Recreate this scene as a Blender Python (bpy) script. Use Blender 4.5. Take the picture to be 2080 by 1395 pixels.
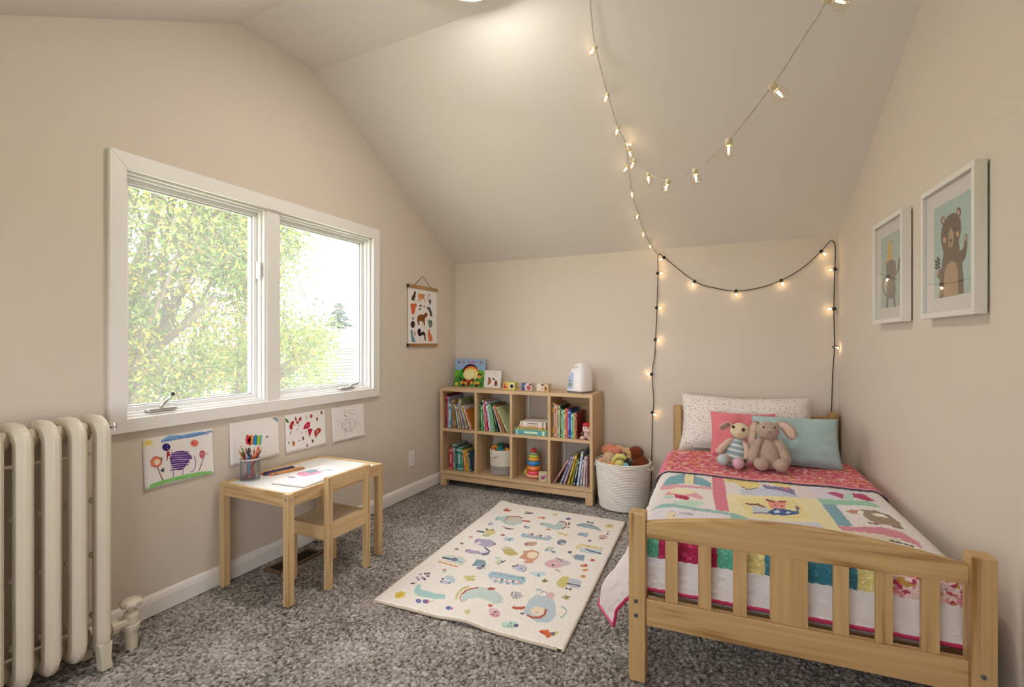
import bpy, math, random
import numpy as np
from mathutils import Vector, Matrix

# ------------------------------------------------------------------ scene, camera, light
for o in list(bpy.data.objects):
    bpy.data.objects.remove(o, do_unlink=True)
SC = bpy.context.scene
COL = SC.collection
PI = math.pi
rnd = random.Random(7)

YAW = math.radians(25.042)
cam_d = bpy.data.cameras.new('camera')
cam = bpy.data.objects.new('camera', cam_d)
COL.objects.link(cam)
cam.location = (0, 0, 1.2)
cam.rotation_euler = (PI / 2, 0, YAW)
cam_d.sensor_width = 36
cam_d.lens = 36 * 1006 / 2080
cam_d.shift_y = -0.0012
cam_d.clip_start = 0.02
cam_d.clip_end = 300
SC.camera = cam

WORLD_STRENGTH = 4.3
world = bpy.data.worlds.new('overcast_sky')
SC.world = world
world.use_nodes = True
bg = world.node_tree.nodes['Background']
bg.inputs[0].default_value = (0.95, 0.98, 1.0, 1)
bg.inputs[1].default_value = WORLD_STRENGTH

pd = bpy.data.lights.new('window_portal', 'AREA')
pd.shape = 'RECTANGLE'
pd.size = 1.55
pd.size_y = 1.1
pd.cycles.is_portal = True
po = bpy.data.objects.new('window_portal', pd)
COL.objects.link(po)
po.location = (-2.56, 1.96, 1.40)
po.rotation_euler = (0, -PI / 2, 0)

# portal for an unseen window, added behind the viewer to light the bed foot
pd2 = bpy.data.lights.new('fill_window_portal', 'AREA')
pd2.shape = 'RECTANGLE'; pd2.size = 1.6; pd2.size_y = 0.85
pd2.cycles.is_portal = True
po2 = bpy.data.objects.new('fill_window_portal', pd2)
COL.objects.link(po2)
po2.location = (-0.75, -0.70, 1.1)
po2.rotation_euler = (PI / 2, 0, PI)

LAMP_STRENGTH = 50.0
BULB_STRENGTH = 40.0
SC.cycles.caustics_reflective = False
SC.cycles.caustics_refractive = False
SC.view_settings.view_transform = 'Standard'
SC.view_settings.look = 'None'
SC.view_settings.gamma = 1.0
SC.view_settings.exposure = 1.2
SC.view_settings.use_curve_mapping = False

# ------------------------------------------------------------------ materials
def lin(c):
    return c / 12.92 if c <= 0.04045 else ((c + 0.055) / 1.055) ** 2.4

def C(h):
    return tuple(lin(int(h[i:i + 2], 16) / 255) for i in (0, 2, 4))

MATS = {}

def nodes_of(name):
    m = bpy.data.materials.new(name)
    m.use_nodes = True
    nt = m.node_tree
    return m, nt, nt.nodes['Principled BSDF']

def mat(name, col, rough=0.6, bump=0.0, bscale=200.0, var=0.0, vscale=8.0, metal=0.0, sheen=0.0, spec=0.35, coat=0.0):
    """plain colour with procedural variation and bump; col is hex or linear tuple"""
    if name in MATS:
        return MATS[name]
    if isinstance(col, str):
        col = C(col)
    m, nt, b = nodes_of(name)
    b.inputs['Base Color'].default_value = (*col, 1)
    b.inputs['Roughness'].default_value = rough
    b.inputs['Metallic'].default_value = metal
    b.inputs['Specular IOR Level'].default_value = spec
    b.inputs['Coat Weight'].default_value = coat
    if sheen:
        b.inputs['Sheen Weight'].default_value = sheen
    tc = nt.nodes.new('ShaderNodeTexCoord')
    n = nt.nodes.new('ShaderNodeTexNoise')
    n.inputs['Scale'].default_value = vscale
    n.inputs['Detail'].default_value = 4
    nt.links.new(tc.outputs['Object'], n.inputs['Vector'])
    r = nt.nodes.new('ShaderNodeMixRGB')
    r.inputs[1].default_value = (*[c * (1 - var) for c in col], 1)
    r.inputs[2].default_value = (*[min(1, c * (1 + var)) for c in col], 1)
    nt.links.new(n.outputs[0], r.inputs[0])
    nt.links.new(r.outputs[0], b.inputs['Base Color'])
    if bump:
        n2 = nt.nodes.new('ShaderNodeTexNoise')
        n2.inputs['Scale'].default_value = bscale
        n2.inputs['Detail'].default_value = 3
        nt.links.new(tc.outputs['Object'], n2.inputs['Vector'])
        bp = nt.nodes.new('ShaderNodeBump')
        bp.inputs['Strength'].default_value = bump
        bp.inputs['Distance'].default_value = 0.004
        nt.links.new(n2.outputs[0], bp.inputs['Height'])
        nt.links.new(bp.outputs[0], b.inputs['Normal'])
    MATS[name] = m
    return m

def vcol_mat(name, rough=0.8, bump=0.0, bscale=300.0, sheen=0.0):
    if name in MATS:
        return MATS[name]
    m, nt, b = nodes_of(name)
    a = nt.nodes.new('ShaderNodeAttribute')
    a.attribute_name = 'Col'
    nt.links.new(a.outputs['Color'], b.inputs['Base Color'])
    b.inputs['Roughness'].default_value = rough
    b.inputs['Specular IOR Level'].default_value = 0.2
    if sheen:
        b.inputs['Sheen Weight'].default_value = sheen
    if bump:
        tc = nt.nodes.new('ShaderNodeTexCoord')
        n2 = nt.nodes.new('ShaderNodeTexNoise')
        n2.inputs['Scale'].default_value = bscale
        n2.inputs['Detail'].default_value = 3
        nt.links.new(tc.outputs['Object'], n2.inputs['Vector'])
        bp = nt.nodes.new('ShaderNodeBump')
        bp.inputs['Strength'].default_value = bump
        bp.inputs['Distance'].default_value = 0.004
        nt.links.new(n2.outputs[0], bp.inputs['Height'])
        nt.links.new(bp.outputs[0], b.inputs['Normal'])
    MATS[name] = m
    return m

def wood(name, light, dark, axis, rough=0.45, contrast=1.0):
    """straight grained timber, grain running along the local axis"""
    key = name + '_' + axis
    if key in MATS:
        return MATS[key]
    m, nt, b = nodes_of(key)
    tc = nt.nodes.new('ShaderNodeTexCoord')
    oi = nt.nodes.new('ShaderNodeObjectInfo')
    mul = nt.nodes.new('ShaderNodeMath'); mul.operation = 'MULTIPLY'; mul.inputs[1].default_value = 37.0
    nt.links.new(oi.outputs['Random'], mul.inputs[0])
    add = nt.nodes.new('ShaderNodeVectorMath'); add.operation = 'ADD'
    nt.links.new(tc.outputs['Object'], add.inputs[0])
    nt.links.new(mul.outputs[0], add.inputs[1])
    out = []
    for k, (ac, al, det) in enumerate(((26, 0.9, 2.0), (120, 2.5, 3.0))):
        mp = nt.nodes.new('ShaderNodeMapping')
        sc = [ac, ac, ac]
        sc['xyz'.index(axis)] = al
        mp.inputs['Scale'].default_value = sc
        nt.links.new(add.outputs[0], mp.inputs['Vector'])
        n = nt.nodes.new('ShaderNodeTexNoise')
        n.inputs['Scale'].default_value = 1.0
        n.inputs['Detail'].default_value = det
        n.inputs['Distortion'].default_value = 0.6
        nt.links.new(mp.outputs[0], n.inputs['Vector'])
        out.append(n)
    # growth rings: long contour lines of a slow noise
    mp = nt.nodes.new('ShaderNodeMapping')
    sc = [9.0, 9.0, 9.0]; sc['xyz'.index(axis)] = 0.75
    mp.inputs['Scale'].default_value = sc
    nt.links.new(add.outputs[0], mp.inputs['Vector'])
    rn = nt.nodes.new('ShaderNodeTexNoise'); rn.inputs['Scale'].default_value = 1.0; rn.inputs['Detail'].default_value = 1.0
    nt.links.new(mp.outputs[0], rn.inputs['Vector'])
    fm = nt.nodes.new('ShaderNodeMath'); fm.operation = 'MULTIPLY'; fm.inputs[1].default_value = 52.0
    nt.links.new(rn.outputs[0], fm.inputs[0])
    sn = nt.nodes.new('ShaderNodeMath'); sn.operation = 'SINE'
    nt.links.new(fm.outputs[0], sn.inputs[0])
    w0 = nt.nodes.new('ShaderNodeMath'); w0.operation = 'MULTIPLY_ADD'
    w0.inputs[1].default_value = 0.35
    nt.links.new(out[1].outputs[0], w0.inputs[0])
    nt.links.new(out[0].outputs[0], w0.inputs[2])
    w = nt.nodes.new('ShaderNodeMath'); w.operation = 'MULTIPLY_ADD'
    w.inputs[1].default_value = 0.10
    nt.links.new(sn.outputs[0], w.inputs[0])
    nt.links.new(w0.outputs[0], w.inputs[2])
    rp = nt.nodes.new('ShaderNodeValToRGB')
    rp.color_ramp.elements[0].position = 0.42
    rp.color_ramp.elements[1].position = 0.86
    L, D = C(light), C(dark)
    D = tuple(l + (d - l) * contrast for l, d in zip(L, D))
    rp.color_ramp.elements[0].color = (*D, 1)
    rp.color_ramp.elements[1].color = (*L, 1)
    e = rp.color_ramp.elements.new(0.58)
    e.color = (*[(l * 0.75 + d * 0.25) for l, d in zip(L, D)], 1)
    nt.links.new(w.outputs[0], rp.inputs[0])
    nt.links.new(rp.outputs[0], b.inputs['Base Color'])
    b.inputs['Roughness'].default_value = rough
    b.inputs['Specular IOR Level'].default_value = 0.3
    bp = nt.nodes.new('ShaderNodeBump')
    bp.inputs['Strength'].default_value = 0.08
    bp.inputs['Distance'].default_value = 0.002
    nt.links.new(w.outputs[0], bp.inputs['Height'])
    nt.links.new(bp.outputs[0], b.inputs['Normal'])
    MATS[key] = m
    return m

def pine(ax): return wood('bed_pine', 'c9a674', '8e6438', ax, 0.42, 1.0)
def oak(ax): return wood('shelf_birch', 'd2b48e', 'ae8a60', ax, 0.5, 0.7)
def kid(ax): return wood('kid_pine', 'd8b98c', 'b48e5e', ax, 0.5, 0.8)

def emit(name, col, strength):
    if name in MATS:
        return MATS[name]
    m = bpy.data.materials.new(name); m.use_nodes = True
    nt = m.node_tree
    nt.nodes.remove(nt.nodes['Principled BSDF'])
    e = nt.nodes.new('ShaderNodeEmission')
    e.inputs[0].default_value = (*col, 1); e.inputs[1].default_value = strength
    nt.links.new(e.outputs[0], nt.nodes['Material Output'].inputs[0])
    MATS[name] = m
    return m

def thin_glass(name, tint=(1, 1, 1), veil=0.0, gloss=0.06):
    """clear thin pane: see-through with a fresnel sheen and, if film > 0, a milky veil that stands in for outdoor glare"""
    if name in MATS:
        return MATS[name]
    m = bpy.data.materials.new(name); m.use_nodes = True
    nt = m.node_tree
    nt.nodes.remove(nt.nodes['Principled BSDF'])
    t = nt.nodes.new('ShaderNodeBsdfTransparent'); t.inputs[0].default_value = (*tint, 1)
    g = nt.nodes.new('ShaderNodeBsdfGlossy'); g.inputs['Roughness'].default_value = 0.02
    lw_ = nt.nodes.new('ShaderNodeLayerWeight'); lw_.inputs[0].default_value = 0.5
    pw = nt.nodes.new('ShaderNodeMath'); pw.operation = 'POWER'; pw.inputs[1].default_value = 5.0
    nt.links.new(lw_.outputs['Facing'], pw.inputs[0])
    mlt = nt.nodes.new('ShaderNodeMath'); mlt.operation = 'MULTIPLY_ADD'; mlt.inputs[1].default_value = 1.0 - gloss; mlt.inputs[2].default_value = gloss
    mlt.use_clamp = True
    nt.links.new(pw.outputs[0], mlt.inputs[0])
    mx = nt.nodes.new('ShaderNodeMixShader')
    nt.links.new(mlt.outputs[0], mx.inputs[0])
    nt.links.new(t.outputs[0], mx.inputs[1]); nt.links.new(g.outputs[0], mx.inputs[2])
    last = mx
    if veil:
        tr = nt.nodes.new('ShaderNodeBsdfTranslucent'); tr.inputs[0].default_value = (0.95, 0.95, 0.95, 1)
        m2 = nt.nodes.new('ShaderNodeMixShader'); m2.inputs[0].default_value = veil
        nt.links.new(mx.outputs[0], m2.inputs[1]); nt.links.new(tr.outputs[0], m2.inputs[2])
        last = m2
    nt.links.new(last.outputs[0], nt.nodes['Material Output'].inputs[0])
    MATS[name] = m
    return m

def dotted(name, base, dots, scale, size, second=None):
    """cloth printed with scattered spots"""
    if name in MATS:
        return MATS[name]
    m, nt, b = nodes_of(name)
    tc = nt.nodes.new('ShaderNodeTexCoord')
    v = nt.nodes.new('ShaderNodeTexVoronoi'); v.inputs['Scale'].default_value = scale
    nt.links.new(tc.outputs['Object'], v.inputs['Vector'])
    lt = nt.nodes.new('ShaderNodeMath'); lt.operation = 'LESS_THAN'; lt.inputs[1].default_value = size
    nt.links.new(v.outputs['Distance'], lt.inputs[0])
    dc = nt.nodes.new('ShaderNodeMixRGB')
    dc.inputs[1].default_value = (*C(dots), 1)
    dc.inputs[2].default_value = (*C(second or dots), 1)
    sp = nt.nodes.new('ShaderNodeSeparateColor')
    nt.links.new(v.outputs['Color'], sp.inputs[0]); nt.links.new(sp.outputs[0], dc.inputs[0])
    mx = nt.nodes.new('ShaderNodeMixRGB')
    mx.inputs[1].default_value = (*C(base), 1)
    nt.links.new(lt.outputs[0], mx.inputs[0]); nt.links.new(dc.outputs[0], mx.inputs[2])
    nt.links.new(mx.outputs[0], b.inputs['Base Color'])
    b.inputs['Roughness'].default_value = 0.85
    b.inputs['Specular IOR Level'].default_value = 0.15
    MATS[name] = m
    return m

WALL = mat('wall_paint', 'dacec1', 0.75, 0.05, 160, 0.015, 1.5, spec=0.25)
CEIL = mat('ceiling_paint', 'e6e0dc', 0.8, 0.04, 140, 0.012, 1.2, spec=0.2)
TRIM = mat('trim_paint', 'eeebe8', 0.35, 0.02, 60, 0.01, 3, spec=0.4)
WHITE = mat('white_paper', 'f1ecea', 0.7, 0, var=0.01)
PRINT = vcol_mat('printed_ink', 0.75)

# ------------------------------------------------------------------ mesh helpers
class MB:
    def __init__(self):
        self.v = []; self.f = []; self.fc = []; self.c = None
    def add(self, vs, fs, M=None):
        n = len(self.v)
        if M is not None:
            vs = [tuple(M @ Vector(p)) for p in vs]
        self.v += [tuple(p) for p in vs]
        self.f += [tuple(i + n for i in f) for f in fs]
        if self.c is not None:
            self.fc += [self.c] * len(fs)
        return self
    def col(self, h):
        self.c = C(h) if isinstance(h, str) else h
        return self
    def box(self, x0, x1, y0, y1, z0, z1, M=None):
        vs = [(x0, y0, z0), (x1, y0, z0), (x1, y1, z0), (x0, y1, z0), (x0, y0, z1), (x1, y0, z1), (x1, y1, z1), (x0, y1, z1)]
        return self.add(vs, [(0, 3, 2, 1), (4, 5, 6, 7), (0, 1, 5, 4), (1, 2, 6, 5), (2, 3, 7, 6), (3, 0, 4, 7)], M)
    def prism(self, poly, a0, a1, axis='x', M=None):
        """poly: 2D points in the plane normal to axis (x:(y,z) y:(x,z) z:(x,y))"""
        def p3(p, a):
            return {'x': (a, p[0], p[1]), 'y': (p[0], a, p[1]), 'z': (p[0], p[1], a)}[axis]
        n = len(poly)
        area = sum(poly[i][0] * poly[(i + 1) % n][1] - poly[(i + 1) % n][0] * poly[i][1] for i in range(n))
        if (area < 0) != (axis == 'y'):
            poly = poly[::-1]
        if a0 > a1:
            a0, a1 = a1, a0
        vs = [p3(p, a0) for p in poly] + [p3(p, a1) for p in poly]
        fs = [tuple(range(n))[::-1], tuple(range(n, 2 * n))]
        fs += [(i, (i + 1) % n, n + (i + 1) % n, n + i) for i in range(n)]
        return self.add(vs, fs, M)
    def tube(self, pts, r, n=8, closed=False, M=None, sy=1.0, up=(0, 0, 1)):
        pts = [Vector(p) for p in pts]
        m = len(pts)
        rs = r if isinstance(r, (list, tuple)) else [r] * m
        vs = []; fs = []
        prev = None
        for i, p in enumerate(pts):
            a = pts[(i - 1) % m] if (closed or i > 0) else p
            b = pts[(i + 1) % m] if (closed or i < m - 1) else p
            t = (b - a).normalized()
            if prev is None:
                u = Vector(up)
                if abs(u.dot(t)) > 0.95:
                    u = Vector((1, 0, 0)) if abs(t.x) < 0.9 else Vector((0, 1, 0))
                s = t.cross(u).normalized()
            else:
                s = (prev - t * prev.dot(t)).normalized()
            prev = s
            w = s.cross(t)
            for k in range(n):
                an = 2 * PI * k / n
                vs.append(tuple(p + s * (math.cos(an) * rs[i]) + w * (math.sin(an) * rs[i] * sy)))
        for i in range(m if closed else m - 1):
            j = (i + 1) % m
            for k in range(n):
                l = (k + 1) % n
                fs.append((i * n + k, i * n + l, j * n + l, j * n + k))
        if not closed:
            fs.append(tuple(range(n))[::-1]); fs.append(tuple((m - 1) * n + k for k in range(n)))
        return self.add(vs, fs, M)
    def lathe(self, prof, n=24, c=(0, 0, 0), sx=1.0, sy=1.0, M=None, cap=True):
        vs = []; fs = []
        for r, z in prof:
            for k in range(n):
                a = 2 * PI * k / n
                vs.append((c[0] + r * sx * math.cos(a), c[1] + r * sy * math.sin(a), c[2] + z))
        for i in range(len(prof) - 1):
            for k in range(n):
                l = (k + 1) % n
                fs.append((i * n + k, i * n + l, (i + 1) * n + l, (i + 1) * n + k))
        if cap:
            fs.append(tuple(range(n))[::-1]); fs.append(tuple((len(prof) - 1) * n + k for k in range(n)))
        return self.add(vs, fs, M)
    def ell(self, c, r, n=16, m=10, M=None, R=None):
        vs = []; fs = []
        for i in range(m + 1):
            th = PI * i / m
            st = max(math.sin(th), 1e-3)
            for k in range(n):
                a = 2 * PI * k / n
                p = Vector((r[0] * st * math.cos(a), r[1] * st * math.sin(a), -r[2] * math.cos(th)))
                if R is not None:
                    p = R @ p
                vs.append((p.x + c[0], p.y + c[1], p.z + c[2]))
        for i in range(m):
            for k in range(n):
                l = (k + 1) % n
                fs.append((i * n + k, i * n + l, (i + 1) * n + l, (i + 1) * n + k))
        return self.add(vs, fs, M)
    def obj(self, name, material, parent=None, smooth=False, bevel=0.0, org=None, label=None, subsurf=0, remesh=0.0, seg=2):
        vs = self.v
        if org is not None:
            vs = [(p[0] - org[0], p[1] - org[1], p[2] - org[2]) for p in vs]
        me = bpy.data.meshes.new(name)
        me.from_pydata(vs, [], self.f)
        if self.fc:
            a = me.color_attributes.new('Col', 'FLOAT_COLOR', 'CORNER')
            arr = []
            for f, c in zip(self.f, self.fc):
                arr += [c[0], c[1], c[2], 1.0] * len(f)
            a.data.foreach_set('color', arr)
        if material is not None:
            me.materials.append(material)
        if smooth:
            me.polygons.foreach_set('use_smooth', [True] * len(me.polygons))
        me.update()
        o = bpy.data.objects.new(name, me)
        COL.objects.link(o)
        if org is not None:
            o.location = org
        if parent is not None:
            o.parent = parent
        if label:
            o['label'] = label
        if remesh:
            md = o.modifiers.new('blend', 'REMESH'); md.mode = 'VOXEL'; md.voxel_size = remesh; md.use_smooth_shade = True
            ms = o.modifiers.new('soften', 'SMOOTH'); ms.iterations = 6; ms.factor = 0.5
        if bevel:
            md = o.modifiers.new('edge', 'BEVEL'); md.width = bevel; md.segments = seg; md.limit_method = 'ANGLE'; md.angle_limit = 0.6
            md.harden_normals = False
        if subsurf:
            md = o.modifiers.new('round', 'SUBSURF'); md.levels = subsurf; md.render_levels = subsurf
        return o

def tag(o, label, cat, group=None, kind=None):
    o['label'] = label; o['category'] = cat
    if group: o['group'] = group
    if kind: o['kind'] = kind
    return o

def thing(name, label, cat, loc=(0, 0, 0), rz=0.0, group=None, rot=None):
    o = bpy.data.objects.new(name, None)
    o.empty_display_size = 0.05
    COL.objects.link(o)
    o.location = loc
    o.rotation_euler = rot if rot else (0, 0, rz)
    return tag(o, label, cat, group)

def struct(o):
    o['kind'] = 'structure'
    return o

def B(*a, **k):
    return MB().box(*a, **k)

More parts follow.
